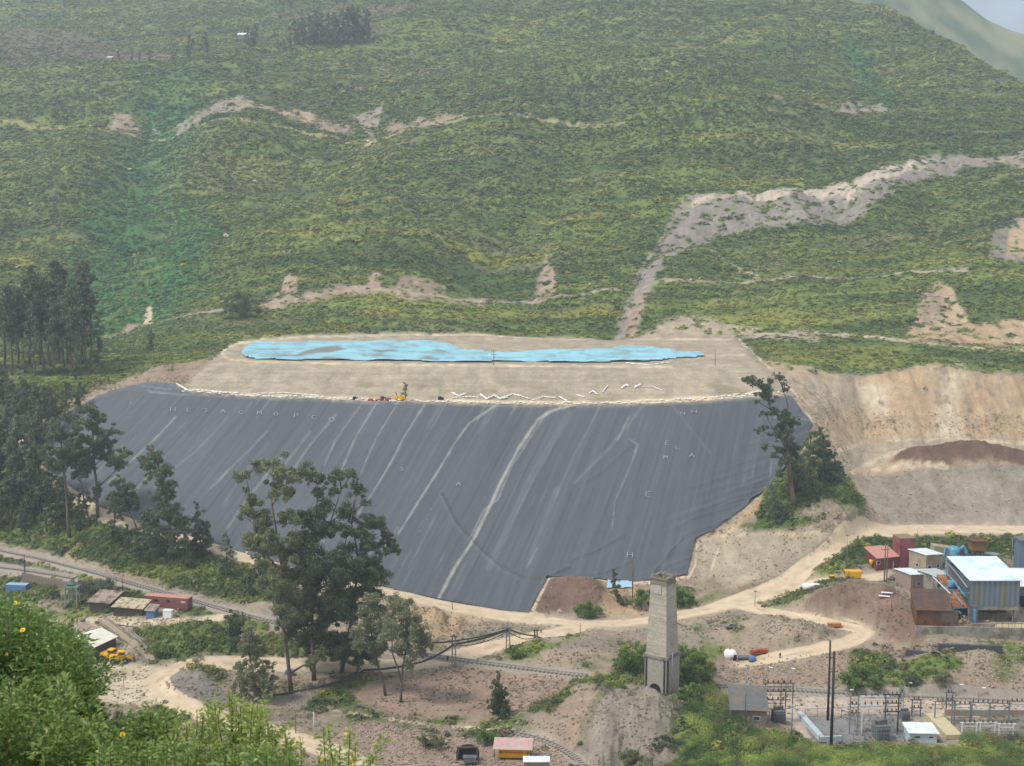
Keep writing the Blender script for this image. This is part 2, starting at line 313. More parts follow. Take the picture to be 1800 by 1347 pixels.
# ---------------------------------------------------------------- materials
def srgb(r, g, b, k=1.0):
    return tuple(min(1.0, ((c / 255) / 12.92 if c / 255 <= 0.04045 else ((c / 255 + 0.055) / 1.055) ** 2.4) * k) for c in (r, g, b))
MATS = {}
def mat(name, col=None, rough=0.8, var=0.15, scale=3.0, metal=0.0, stripes=None, col2=None, mix_scale=0.4, bump=0.0, vcol=False, obj_coords=True, spec=0.3, mix_lo=0.45, mix_hi=0.6, stretch=(1, 1, 1), transl=0.0):
    if name in MATS: return MATS[name]
    m = bpy.data.materials.new(name); m.use_nodes = True; MATS[name] = m
    n = m.node_tree.nodes; L = m.node_tree.links; b = n['Principled BSDF']
    b.inputs['Roughness'].default_value = rough; b.inputs['Metallic'].default_value = metal; b.inputs['Specular IOR Level'].default_value = spec
    tc = n.new('ShaderNodeTexCoord'); mp = n.new('ShaderNodeMapping'); mp.inputs['Scale'].default_value = stretch
    L.new(tc.outputs['Object'], mp.inputs[0]); vec = mp.outputs[0]
    nz = n.new('ShaderNodeTexNoise'); nz.inputs['Scale'].default_value = scale; nz.inputs['Detail'].default_value = 6; nz.inputs['Roughness'].default_value = 0.65
    L.new(vec, nz.inputs['Vector'])
    if vcol:
        at = n.new('ShaderNodeAttribute'); at.attribute_name = 'Col'; src = at.outputs['Color']
    else:
        rg = n.new('ShaderNodeRGB'); rg.outputs[0].default_value = (*col, 1); src = rg.outputs[0]
    if col2 is not None:
        n2 = n.new('ShaderNodeTexNoise'); n2.inputs['Scale'].default_value = mix_scale; n2.inputs['Detail'].default_value = 8; n2.inputs['Roughness'].default_value = 0.7
        L.new(vec, n2.inputs['Vector'])
        mr2 = n.new('ShaderNodeMapRange'); mr2.inputs[1].default_value = mix_lo; mr2.inputs[2].default_value = mix_hi
        L.new(n2.outputs[0], mr2.inputs[0])
        mx = n.new('ShaderNodeMix'); mx.data_type = 'RGBA'; L.new(mr2.outputs[0], mx.inputs[0]); L.new(src, mx.inputs[6]); mx.inputs[7].default_value = (*col2, 1); src = mx.outputs[2]
    if stripes:                   # (axis, spacing m, depth): sheet-metal ribs
        wv = n.new('ShaderNodeTexWave'); wv.bands_direction = stripes[0]; wv.inputs['Scale'].default_value = math.pi / 10 / stripes[1] * 0.5 * 2; wv.inputs['Distortion'].default_value = 0
        L.new(tc.outputs['Object'], wv.inputs['Vector'])
        m3 = n.new('ShaderNodeMapRange'); m3.inputs[3].default_value = 1 - stripes[2]; m3.inputs[4].default_value = 1.0; L.new(wv.outputs['Fac'], m3.inputs[0])
        v3 = n.new('ShaderNodeVectorMath'); v3.operation = 'SCALE'; L.new(src, v3.inputs[0]); L.new(m3.outputs[0], v3.inputs['Scale']); src = v3.outputs[0]
    mr = n.new('ShaderNodeMapRange'); mr.inputs[1].default_value = 0.25; mr.inputs[2].default_value = 0.75; mr.inputs[3].default_value = 1 - var; mr.inputs[4].default_value = 1 + var
    L.new(nz.outputs[0], mr.inputs[0])
    vm = n.new('ShaderNodeVectorMath'); vm.operation = 'SCALE'; L.new(src, vm.inputs[0]); L.new(mr.outputs[0], vm.inputs['Scale'])
    L.new(vm.outputs[0], b.inputs['Base Color'])
    if transl:
        tr = n.new('ShaderNodeBsdfTranslucent'); ms = n.new('ShaderNodeMixShader'); ms.inputs[0].default_value = transl; hsv = n.new('ShaderNodeHueSaturation'); hsv.inputs['Value'].default_value = 1.5; hsv.inputs['Saturation'].default_value = 1.1
        L.new(vm.outputs[0], hsv.inputs['Color']); L.new(hsv.outputs[0], tr.inputs['Color']); L.new(b.outputs[0], ms.inputs[1]); L.new(tr.outputs[0], ms.inputs[2]); L.new(ms.outputs[0], n['Material Output'].inputs['Surface'])
    if bump:
        bp = n.new('ShaderNodeBump'); bp.inputs['Strength'].default_value = 1.0; bp.inputs['Distance'].default_value = bump
        L.new(nz.outputs[0], bp.inputs['Height']); L.new(bp.outputs[0], b.inputs['Normal'])
    return m
# ---------------------------------------------------------------- ground cover survey
TAN = srgb(186, 170, 146, .62); PINK = srgb(172, 149, 129, .62); GREY = srgb(150, 142, 132, .6); LIGHT = srgb(214, 196, 168, .68)
ORANGE = srgb(196, 168, 134, .62); SPOIL = srgb(124, 98, 84, .6); SPOIL2 = srgb(142, 116, 102, .6); ROCK = srgb(168, 155, 140, .60); OLIVE = srgb(140, 130, 95, .55)
ROADC = srgb(218, 196, 165, .72)
V_RIGHT = [(1250, 1213), (1480, 1218), (1800, 1236), (2500, 1250)]
HILL = [(-900, -900), (3000, -900), (3000, 655), (1800, 657), (1700, 652), (1640, 642), (1560, 655), (1480, 664), (1420, 650), (1380, 655), (1345, 640), (1300, 598), (1200, 590), (1100, 594), (900, 588), (700, 590), (480, 597), (430, 597), (385, 622), (330, 655), (260, 655), (190, 675), (120, 705), (60, 735), (-900, 740)]
FOREST = [(-900, 700), (60, 740), (110, 715), (150, 700), (60, 775), (60, 800), (110, 850), (170, 905), (250, 925), (330, 945), (420, 975), (500, 1005), (520, 1040), (480, 1075), (330, 1040), (200, 1000), (100, 975), (0, 955), (-900, 900)]
SOIL_ZONES = [  # outline, colour, feather, ragged edge   (bare ground: no plants)
 ([(306, 230), (314, 204), (332, 188), (350, 181), (400, 166), (442, 177), (446, 196), (425, 206), (390, 207), (360, 216), (345, 229)], ROCK, 4, 6),
 ([(440, 184), (520, 189), (560, 200), (620, 200), (622, 218), (560, 216), (520, 212), (440, 201)], PINK, 4, 7),
 ([(620, 186), (672, 175), (668, 195), (656, 226), (645, 228), (636, 202)], ROCK, 3, 3),
 ([(675, 229), (688, 198), (700, 202), (712, 212), (740, 204), (760, 214), (800, 214), (818, 222), (820, 235), (720, 234)], PINK, 3, 5),
 ([(185, 222), (205, 198), (222, 194), (250, 222)], PINK, 4, 5), ([(262, 222), (270, 206), (284, 220)], GREY, 3, 4),
 ([(640, 250), (650, 236), (662, 248)], ORANGE, 3, 2), ([(760, 236), (770, 228), (790, 236)], LIGHT, 2, 2),
 ([(1462, 206), (1480, 186), (1510, 169), (1530, 174), (1552, 172), (1563, 190), (1530, 186), (1500, 196)], ROCK, 2, 3),
 ([(1200, 352), (1240, 341), (1300, 337), (1330, 331), (1420, 324), (1500, 317), (1560, 300), (1610, 280), (1650, 262), (1700, 262), (1680, 290), (1620, 310), (1570, 345), (1530, 368), (1440, 388), (1370, 396), (1300, 402), (1262, 395), (1240, 420), (1190, 445), (1150, 500), (1133, 540), (1118, 588), (1078, 590), (1092, 540), (1120, 488), (1160, 430), (1185, 385)], srgb(156, 146, 136, .62), 3, 6),
 ([(1090, 590), (1103, 540), (1120, 515), (1133, 515), (1128, 550), (1118, 590)], PINK, 3, 2),
 ([(1210, 350), (1260, 341), (1330, 331), (1420, 325), (1500, 318), (1560, 300), (1610, 280), (1650, 262), (1655, 275), (1600, 298), (1540, 325), (1490, 345), (1440, 336), (1370, 345), (1300, 344), (1220, 360)], srgb(200, 184, 164, .66), 4, 9),
 ([(1640, 263), (1700, 258), (1748, 262), (1748, 272), (1690, 276), (1640, 286)], ROCK, 3, 5),
 ([(1740, 264), (1810, 256), (1900, 260), (1900, 292), (1800, 296), (1765, 280)], ROCK, 3, 4),
 ([(1735, 462), (1750, 405), (1775, 392), (1860, 385), (1900, 460)], GREY, 3, 5), ([(1768, 455), (1772, 405), (1800, 390), (1860, 390), (1860, 458)], ORANGE, 3, 4),
 ([(932, 520), (945, 472), (960, 440), (978, 470), (975, 503), (950, 520)], PINK, 3, 3),
 ([(460, 545), (492, 520), (505, 503), (520, 508), (520, 533), (600, 527), (645, 520), (655, 500), (668, 503), (672, 524), (695, 520), (705, 503), (782, 500), (782, 520), (860, 513), (850, 526), (600, 541), (480, 550)], PINK, 3, 4),
 ([(205, 550), (222, 530), (238, 540), (250, 550)], PINK, 3, 3), ([(250, 550), (254, 514), (266, 512), (268, 550)], LIGHT, 2, 2),
 ([(1130, 590), (1160, 572), (1200, 560), (1240, 562), (1300, 582), (1440, 590), (1440, 600), (1300, 594), (1120, 602)], TAN, 4, 4),
 ([(1590, 600), (1612, 560), (1620, 520), (1650, 497), (1672, 505), (1695, 548), (1705, 570), (1760, 565), (1900, 556), (1900, 612), (1700, 608), (1620, 602)], ORANGE, 4, 6),
 ([(1615, 560), (1620, 520), (1650, 497), (1665, 520), (1660, 560), (1640, 580)], PINK, 3, 5),
 ([(1340, 636), (1400, 640), (1480, 664), (1560, 655), (1640, 640), (1700, 654), (1810, 660), (2500, 660), (3000, 930), (1810, 930), (1560, 926), (1530, 890), (1500, 850), (1478, 800), (1440, 750), (1400, 700)], ORANGE, 4, 7),
 ([(1350, 645), (1500, 670), (1540, 700), (1480, 725), (1430, 735), (1400, 695)], TAN, 14, 14),
 ([(1470, 790), (1560, 775), (1810, 780), (3000, 785), (3000, 812), (1650, 800), (1500, 830)], TAN, 6, 8),
 ([(1500, 838), (1560, 836), (1810, 841), (3000, 841), (3000, 930), (1810, 928), (1560, 924), (1528, 890)], srgb(168, 155, 138, .6), 3, 2),
 ([(1562, 822), (1590, 806), (1650, 799), (1810, 811), (2400, 815), (2400, 840), (1800, 839), (1640, 838), (1600, 833)], SPOIL, 3, 4),
 ([(1640, 645), (1690, 650), (1685, 720), (1690, 780), (1640, 770), (1655, 700)], LIGHT, 18, 10),
 ([(1520, 680), (1560, 675), (1560, 720), (1530, 725)], LIGHT, 12, 8),
 (PLATF, srgb(188, 174, 150, .6), 2, 1.5),
 ([(640, 604), (760, 590), (1290, 596), (1320, 640), (1180, 640), (1240, 622), (1100, 612), (1000, 622), (860, 616), (800, 604)], TAN, 3, 3),
 ([(420, 692), (650, 698), (900, 704), (1060, 704), (1250, 697), (1380, 690), (1388, 697), (1250, 706), (1060, 715), (900, 714), (650, 708), (420, 700), (320, 685), (340, 683)], ROADC, 2, 1.5),
 ([(95, 738), (180, 686), (245, 660), (262, 645), (330, 636), (365, 632), (325, 664), (255, 672), (170, 702), (60, 778), (0, 790), (-100, 800), (-100, 760), (0, 760)], PINK, 3, 5),
 ([(1210, 1015), (1222, 950), (1280, 925), (1395, 945), (1470, 952), (1420, 985), (1370, 1010), (1290, 1030)], TAN, 4, 5),
 ([(1340, 880), (1362, 856), (1300, 910), (1250, 945), (1270, 948), (1330, 905)], ORANGE, 3, 3),
 ([(934, 1080), (948, 1052), (966, 1024), (1050, 1026), (1068, 1048), (1060, 1080), (1000, 1084)], SPOIL2, 2, 2),
 ([(1050, 1028), (1100, 1030), (1140, 1040), (1140, 1084), (1050, 1084), (1066, 1050)], ORANGE, 4, 4),
 ([(1370, 1090), (1440, 1062), (1500, 1040), (1560, 1045), (1600, 1090), (1630, 1140), (1565, 1130), (1540, 1112), (1480, 1096)], srgb(148, 122, 104, .6), 8, 9),
 ([(690, 1050), (760, 1068), (860, 1085), (800, 1120), (740, 1130), (690, 1100)], ORANGE, 5, 5),
 ([(610, 1215), (740, 1185), (860, 1170), (1010, 1200), (990, 1230), (930, 1250), (700, 1260)], srgb(176, 150, 130, .62), 6, 6),
 ([(1000, 1360), (1020, 1300), (1060, 1250), (1110, 1222), (1150, 1226), (1190, 1245), (1180, 1360)], srgb(160, 148, 134, .56), 16, 14),
 ([(1078, 1232), (1098, 1236), (1070, 1285), (1052, 1345), (1030, 1345), (1045, 1290)], ROCK, 3, 5),
 ([(960, 1300), (1000, 1240), (1040, 1215), (1050, 1250), (1010, 1310), (990, 1335)], PINK, 4, 6),
 ([(1250, 1210), (1420, 1216), (1900, 1240), (1900, 1262), (1650, 1262), (1410, 1252), (1445, 1300), (1440, 1315), (1400, 1290), (1365, 1240), (1290, 1238)], srgb(205, 186, 168, .66), 3, 3),
 ([(1425, 1300), (1412, 1262), (1560, 1258), (1640, 1262), (1640, 1305), (1440, 1306)], srgb(150, 148, 146, .6), 3, 3), ([(1670, 1262), (1900, 1262), (1900, 1300), (1700, 1300)], GREY, 3, 3),
 ([(1590, 1262), (1665, 1260), (1700, 1300), (1690, 1320), (1620, 1320)], TAN, 3, 3),
 ([(1260, 1170), (1400, 1160), (1480, 1135), (1500, 1200), (1400, 1210), (1250, 1208)], PINK, 4, 6),
 ([(150, 1085), (300, 1088), (410, 1078), (420, 1092), (300, 1104), (160, 1100)], LIGHT, 2, 3),
 ([(150, 1185), (190, 1160), (290, 1175), (280, 1240), (200, 1235), (130, 1230)], LIGHT, 5, 5),
 ([(290, 1205), (330, 1190), (400, 1215), (420, 1240), (330, 1240)], GREY, 5, 5),
 ([(560, 1300), (640, 1270), (760, 1285), (840, 1300), (1000, 1340), (1000, 1380), (540, 1380)], srgb(176, 152, 134, .62), 5, 6),
 ([(1410, 1420), (1420, 1340)], TAN, 1, 1)]
GREEN_ZONES = [  # plants again on the valley floor: outline, feather, ragged edge, density
 (FOREST, 4, 5, 1.0), ([(95, 985), (200, 1012), (330, 1052), (440, 1085), (400, 1075), (320, 1055), (200, 1020), (90, 995)], 3, 3, .6),
 ([(236, 1112), (290, 1090), (340, 1096), (400, 1090), (415, 1150), (340, 1158), (270, 1165)], 4, 5, 1.0),
 ([(455, 1115), (560, 1118), (625, 1130), (620, 1155), (520, 1158), (460, 1152)], 4, 4, 1.0),
 ([(312, 1184), (345, 1176), (390, 1180), (396, 1206), (330, 1214)], 4, 3, 1.0),
 ([(1328, 932), (1338, 880), (1362, 850), (1400, 800), (1482, 830), (1524, 900), (1515, 925), (1440, 915), (1380, 925)], 3, 4, 1.0),
 ([(1240, 940), (1320, 920), (1400, 925), (1460, 935), (1380, 945), (1290, 946)], 3, 5, .5),
 ([(1116, 1062), (1116, 1036), (1210, 1030), (1216, 1058), (1190, 1072)], 3, 4, 1.0),
 ([(1318, 1072), (1330, 1052), (1440, 1033), (1505, 1035), (1480, 1055), (1400, 1066), (1330, 1080)], 3, 4, 1.0),
 ([(1410, 1006), (1440, 985), (1490, 958), (1560, 946), (1600, 941), (1900, 941), (1900, 985), (1640, 975), (1530, 985), (1480, 1008), (1420, 1015)], 3, 4, 1.0),
 ([(1210, 1070), (1250, 1040), (1300, 1030), (1290, 1052), (1230, 1070)], 3, 6, .35),
 ([(1078, 1182), (1090, 1135), (1160, 1140), (1246, 1150), (1248, 1205), (1180, 1215), (1090, 1200)], 4, 4, .9),
 ([(1170, 1360), (1180, 1290), (1180, 1240), (1250, 1195), (1270, 1215), (1290, 1255), (1335, 1285), (1400, 1290), (1440, 1320), (1560, 1312), (1660, 1318), (1690, 1296), (1800, 1292), (3000, 1300), (3000, 1520), (1170, 1520)], 4, 4, 1.3),
 ([(1486, 1215), (1492, 1150), (1560, 1150), (1572, 1195), (1545, 1218)], 3, 4, 1.0), ([(1570, 1216), (1575, 1170), (1680, 1160), (1690, 1190), (1600, 1220)], 4, 6, .7), ([(1590, 1222), (1800, 1224), (1800, 1234), (1580, 1226)], 3, 3, .8),
 ([(925, 1262), (958, 1222), (1000, 1208), (1080, 1190), (1100, 1225), (1060, 1255), (1010, 1262), (965, 1278)], 4, 4, 1.0), ([(1000, 1195), (1090, 1185), (1105, 1215), (1075, 1240), (1020, 1262), (1000, 1235)], 3, 4, 1.0), ([(-60, 962), (0, 978), (150, 1012), (330, 1064), (480, 1106), (470, 1118), (320, 1080), (140, 1028), (-60, 992)], 3, 4, .9), ([(1110, 1225), (1185, 1225), (1190, 1360), (1120, 1360), (1140, 1280)], 4, 10, .6),
 ([(700, 1305), (740, 1277), (800, 1292), (880, 1266), (925, 1282), (870, 1312), (780, 1312)], 4, 4, 1.0),
 ([(520, 1250), (580, 1212), (612, 1190), (640, 1204), (625, 1240), (560, 1252)], 3, 4, .9),
 ([(180, 1222), (280, 1222), (330, 1252), (300, 1300), (160, 1300)], 6, 6, .5), ([(-900, 1120), (120, 1100), (150, 1150), (100, 1240), (-900, 1347)], 6, 6, .8),
 ([(20, 1012), (170, 1016), (250, 1040), (240, 1062), (150, 1085), (20, 1085), (-300, 1080), (-300, 1005)], 4, 5, .75), ([(300, 1040), (420, 1080), (470, 1110), (400, 1105), (330, 1080)], 4, 5, .6), ([(600, 1240), (760, 1262), (900, 1250), (940, 1290), (760, 1300), (620, 1290)], 6, 8, .25), ([(1000, 1250), (1180, 1230), (1180, 1350), (1040, 1350)], 6, 10, .28), ([(1250, 1170), (1480, 1150), (1480, 1205), (1260, 1210)], 6, 9, .3),
 ([(870, 1125), (1060, 1110), (1120, 1130), (1060, 1180), (900, 1170)], 6, 8, .22), ([(1220, 1100), (1440, 1100), (1400, 1140), (1240, 1160)], 6, 8, .18),
 ([(1700, 1130), (1810, 1120), (1900, 1180), (1760, 1210)], 5, 8, .3),
 ([(-3000, 1400), (3000, 1400), (3000, 2600), (-3000, 2600)], 20, 5, .8)]
STROKES = [  # foot and cart tracks across the slope
 ([(-300, 212), (0, 216), (140, 220), (300, 230), (420, 229), (600, 230), (760, 237), (900, 238), (1100, 241)], 3.4, srgb(176, 166, 120, .6)),
 ([(175, 549), (270, 551), (400, 546), (500, 540), (700, 527), (900, 516), (1100, 506), (1250, 498), (1450, 488), (1600, 476), (1700, 478)], 4.0, srgb(188, 172, 148, .6)),
 ([(190, 570), (330, 572), (450, 570), (560, 568), (700, 562)], 2.5, OLIVE),
 ([(1245, 438), (1290, 462), (1335, 490)], 4, TAN), ([(1320, 495), (1275, 525), (1225, 552), (1165, 568), (1120, 590)], 3.5, OLIVE),
 ([(1140, 440), (1220, 440)], 3, PINK), ([(1200, 352), (1170, 400), (1140, 450), (1115, 490)], 6, ROCK),
 ([(1430, 590), (1560, 597), (1700, 612), (1900, 625)], 3, LIGHT), ([(1240, 560), (1360, 555), (1500, 560), (1600, 570)], 2, OLIVE),
 ([(1500, 832), (1520, 820), (1545, 811), (1590, 807)], 9, LIGHT), ([(1515, 828), (1590, 831), (1665, 839)], 5, LIGHT), ([(1468, 797), (1495, 785), (1525, 778)], 8, LIGHT), ([(1560, 782), (1700, 780), (1900, 784)], 4, LIGHT),
 ([(455, 600), (420, 604), (398, 612), (390, 622), (400, 631), (440, 636), (560, 638), (700, 641), (900, 643), (1180, 645)], 4.0, ROADC), ([(450, 598), (560, 594), (700, 590), (850, 589), (1000, 596), (1290, 597)], 2.0, ROADC),
 ([(1300, 598), (1345, 640), (1400, 694), (1430, 740)], 3, LIGHT), ([(1240, 625), (1310, 624)], 2, LIGHT),
 ([(170, 700), (110, 735), (60, 772)], 7, LIGHT), ([(0, 740), (60, 742), (95, 740), (130, 715)], 6, LIGHT),
 ([(934, 1082), (950, 1052), (966, 1024)], 6, ROADC), ([(966, 1022), (1060, 1026), (1140, 1024), (1210, 1014)], 5, ROADC), ([(1225, 960), (1222, 995), (1210, 1015)], 3, ROADC),
 ([(1240, 940), (1300, 900), (1362, 855)], 3, LIGHT), ([(1270, 942), (1340, 942), (1400, 950), (1440, 953)], 3.5, ROADC), ([(1265, 960), (1250, 1000)], 2.5, ROADC),
 ([(130, 1000), (118, 975), (140, 962)], 9, ORANGE), ([(560, 1245), (720, 1268), (900, 1288)], 4, LIGHT)]
LUSH = [([(300, 190), (265, 280), (235, 360), (205, 430), (170, 500), (140, 560)], 78), ([(330, 400), (300, 480), (270, 520)], 60), ([(1500, 90), (1560, 160)], 20)]
FIELDS = [([(500, 68), (540, 48), (640, 40), (700, 60), (640, 72), (560, 66)], srgb(128, 112, 100, .5)), ([(0, 50), (160, 60), (260, 88), (200, 100), (60, 118), (0, 118)], srgb(122, 112, 98, .5)), ([(480, 22), (620, 10), (760, 8), (700, 30), (520, 34)], srgb(140, 128, 108, .5)), ([(170, 80), (300, 74), (300, 92), (200, 96)], srgb(132, 122, 100, .5))]
YELLOW = [([(940, 372), (1060, 374), (1060, 382), (960, 382)], 1), ([(780, 425), (980, 430), (960, 440), (780, 438)], 1), ([(640, 556), (900, 540), (1090, 532), (1090, 546), (880, 556), (640, 566)], .8), ([(1320, 610), (1600, 610), (1580, 650), (1400, 640)], .55), ([(1230, 556), (1440, 562), (1440, 580), (1260, 574)], .6), ([(440, 600), (560, 575), (700, 578), (560, 590)], .5), ([(0, 455), (60, 452), (60, 462), (0, 462)], 1)]
def paint(px, py, x, y):
    """real surface colours and how densely plants cover the ground"""
    n1 = fbm(x / 60, y / 34, 101, 4); n2 = fbm(x / 14, y / 9, 102, 4); n3 = fbm(x / 3.2, y / 2.4, 103, 3); st = fbm(x / 46, y / 5.0, 104, 4) * .45 + fbm(x / 130, (y + 18 * fbm(x / 60, y / 60, 9, 2)) / 8.5, 105, 4, .6) * .55
    dk = np.array([.050, .076, .023]); md = np.array([.104, .137, .036]); ye = np.array([.205, .200, .045]); br = np.array([.160, .128, .080])
    t = np.clip((n2 * .25 + st * .75 - .36) * 4.4, 0, 1)[:, None]
    g = dk * (1 - t) + md * t
    t = np.clip((st * .6 + n1 * .4 - .53) * 5, 0, 1)[:, None]; g = g * (1 - t * .7) + ye * t * .7
    t = np.clip((fbm(x / 80, y / 60, 110, 4) - .53) * 5, 0, 1)[:, None] * np.clip((n3 - .3) * 2, 0, 1)[:, None]; g = g * (1 - t * .6) + br * t * .6
    yy = y + 22 * fbm(x / 70, y / 70, 19, 2); rd = np.abs(fbm(x / 220, yy / 24, 115, 3) - .5); t = (np.clip(1 - rd / .018, 0, 1) * np.clip((fbm(x / 60, y / 90, 116, 2) - .40) * 5, 0, 1))[:, None] * .65; g = g * (1 - t) + np.array([.21, .21, .05]) * t
    t = np.clip((fbm(x / 260, yy / 20, 117, 3) - .56) * 9, 0, 1)[:, None] * .55; g = g * (1 - t) + np.array([.034, .062, .022]) * t
    for L, w in LUSH:
        d = seg_dist(px, py, L); t = np.clip(1.2 - d / w + (n2 - .5) * 1.2, 0, 1)[:, None] * .8; g = g * (1 - t) + np.array([.036, .112, .040]) * t
    for P_, k in YELLOW:
        w = zone_w(px, py, P_, 5, 6, 77)[:, None] * k; g = g * (1 - w * .8) + np.array([.21, .20, .04]) * w * .8
    hill = zone_w(px, py, HILL, 4, 3, 21)
    so = fbm(x / 6, y / 4, 120, 4); so2 = fbm(x / 40, y / 25, 121, 3)
    soil = np.array(TAN) * (1 - so2[:, None]) + np.array(PINK) * so2[:, None]
    gl = np.array(GREY); t = np.clip((fbm(x / 18, y / 14, 122, 3) - .5) * 4, 0, 1)[:, None] * .6; soil = soil * (1 - t) + gl * t
    sc = np.clip((fbm(x / 5, y / 4, 123, 5, .65) - .46) * 6, 0, 1)[:, None] * np.clip((fbm(x / 35, y / 25, 124, 3) - .30) * 4, .15, 1)[:, None] * .62; soil = soil * (1 - sc) + (np.array([.145, .135, .075]) * (.6 + .8 * n3[:, None])) * sc
    dens = hill.copy() * np.clip(0.35 + (n2 - .32) * 4.5, .12, 1)
    dens = np.maximum(dens, .30 * np.clip((n2 - .5) * 7, 0, 1) * np.clip((fbm(x / 30, y / 22, 131, 3) - .38) * 5, .15, 1))
    near = np.clip((y - 270) / -60, 0, 1); dens = np.maximum(dens, near)
    g = g * 1.12; col = soil * (1 - hill[:, None]) + g * hill[:, None]
    col = col * (1 - near[:, None]) + g * near[:, None]
    for i, (P_, c) in enumerate(FIELDS):
        w = zone_w(px, py, P_, 6, 6, 200 + i)[:, None] * .7; col = col * (1 - w) + np.array(c) * w; dens = dens * (1 - w[:, 0] * .8)
    for i, (P_, fe, wa, k) in enumerate(GREEN_ZONES):
        w = zone_w(px, py, P_, fe, wa, 300 + i); w = w * (1.0 if k >= .8 else np.clip((n2 - .62 + k * .5) * 7, 0, 1))
        col = col * (1 - w[:, None]) + g * w[:, None] * (1.15 if k > 1.2 else 1); dens = np.maximum(dens * (1 - w), w * min(k, 1.3) * 1.0)
    cl = (fbm(x / 2.2, y / 9, 141, 5, .6) * (py > 600) + fbm(x / 2.0, y / 22, 146, 5, .6) * (py <= 600)) * .6 + fbm(x / 5, y / 5, 144, 4, .6) * .4; cl2 = fbm(x / 12, y / 30, 142, 4); veg = fbm(x / 4, y / 4, 143, 4)
    for i, (P_, c, fe, wa) in enumerate(SOIL_ZONES):
        if len(P_) < 3: continue
        w = zone_w(px, py, P_, fe, wa, 400 + i)
        if P_ is not PLATF and c is not ROADC: w = w * np.clip(1 - (veg - np.where(py < 600, .555, .62)) * 7 * (py < 780), 0.0, 1)
        cc = np.array(c)[None] * (0.55 + 0.62 * cl[:, None] + 0.3 * cl2[:, None]) * (0.86 + .28 * so[:, None])
        t = np.clip((cl2 - .5) * 3, 0, 1)[:, None] * .35; cc = cc * (1 - t) + np.array(LIGHT) * .9 * t if c in (ORANGE, PINK) and P_[0][1] < 900 else cc
        w_ = w[:, None]; col = col * (1 - w_) + cc * w_; dens = dens * (1 - w)
    for i, (P_, wd, c) in enumerate(STROKES):
        w = stroke_w(px, py, P_, wd, 1.5, 1.6, 500 + i) * np.clip(.75 + (n3 - .5) * 1.5, .3, 1); w_ = w[:, None]; col = col * (1 - w_) + np.array(c) * w_; dens = dens * (1 - w)
    for pts, wd in ROADS.values():
        w = stroke_w(px, py, pts, 20, 12, 5, 77) * .7; w_ = w[:, None]; col = col * (1 - w_) + np.array(LIGHT) * w_ * .92; dens = dens * (1 - np.clip(w * 1.6, 0, 1))
    for pts in RAILS:
        w = stroke_w(px, py, pts, 17, 6, 3, 79); w_ = w[:, None] * .8; col = col * (1 - w_) + np.array(srgb(184, 172, 156, .66)) * w_; dens = dens * (1 - w)
    w = zone_w(px, py, LINER, 5, 0); dens = dens * (1 - w)
    # bare creases of the platform face: rain rills and faint machine lines
    w = zone_w(px, py, PLATF, 2, 0)
    if w.any():
        ln = np.clip((fbm(x / 30, py / 2.2, 160, 3) - .5) * 3, -.5, .5) * .11; col = col * (1 + (w * ln)[:, None])
        t = (w * np.clip((fbm(x / 12, y / 8, 161, 4) - .56) * 6, 0, 1) * np.clip((py - 655) / 30, 0, 1) * .45)[:, None]; col = col * (1 - t) + np.array(OLIVE) * t
    col = col * (0.82 + .36 * n3[:, None])
    return np.clip(col, 0.004, .85), np.clip(dens, 0, 1.4)

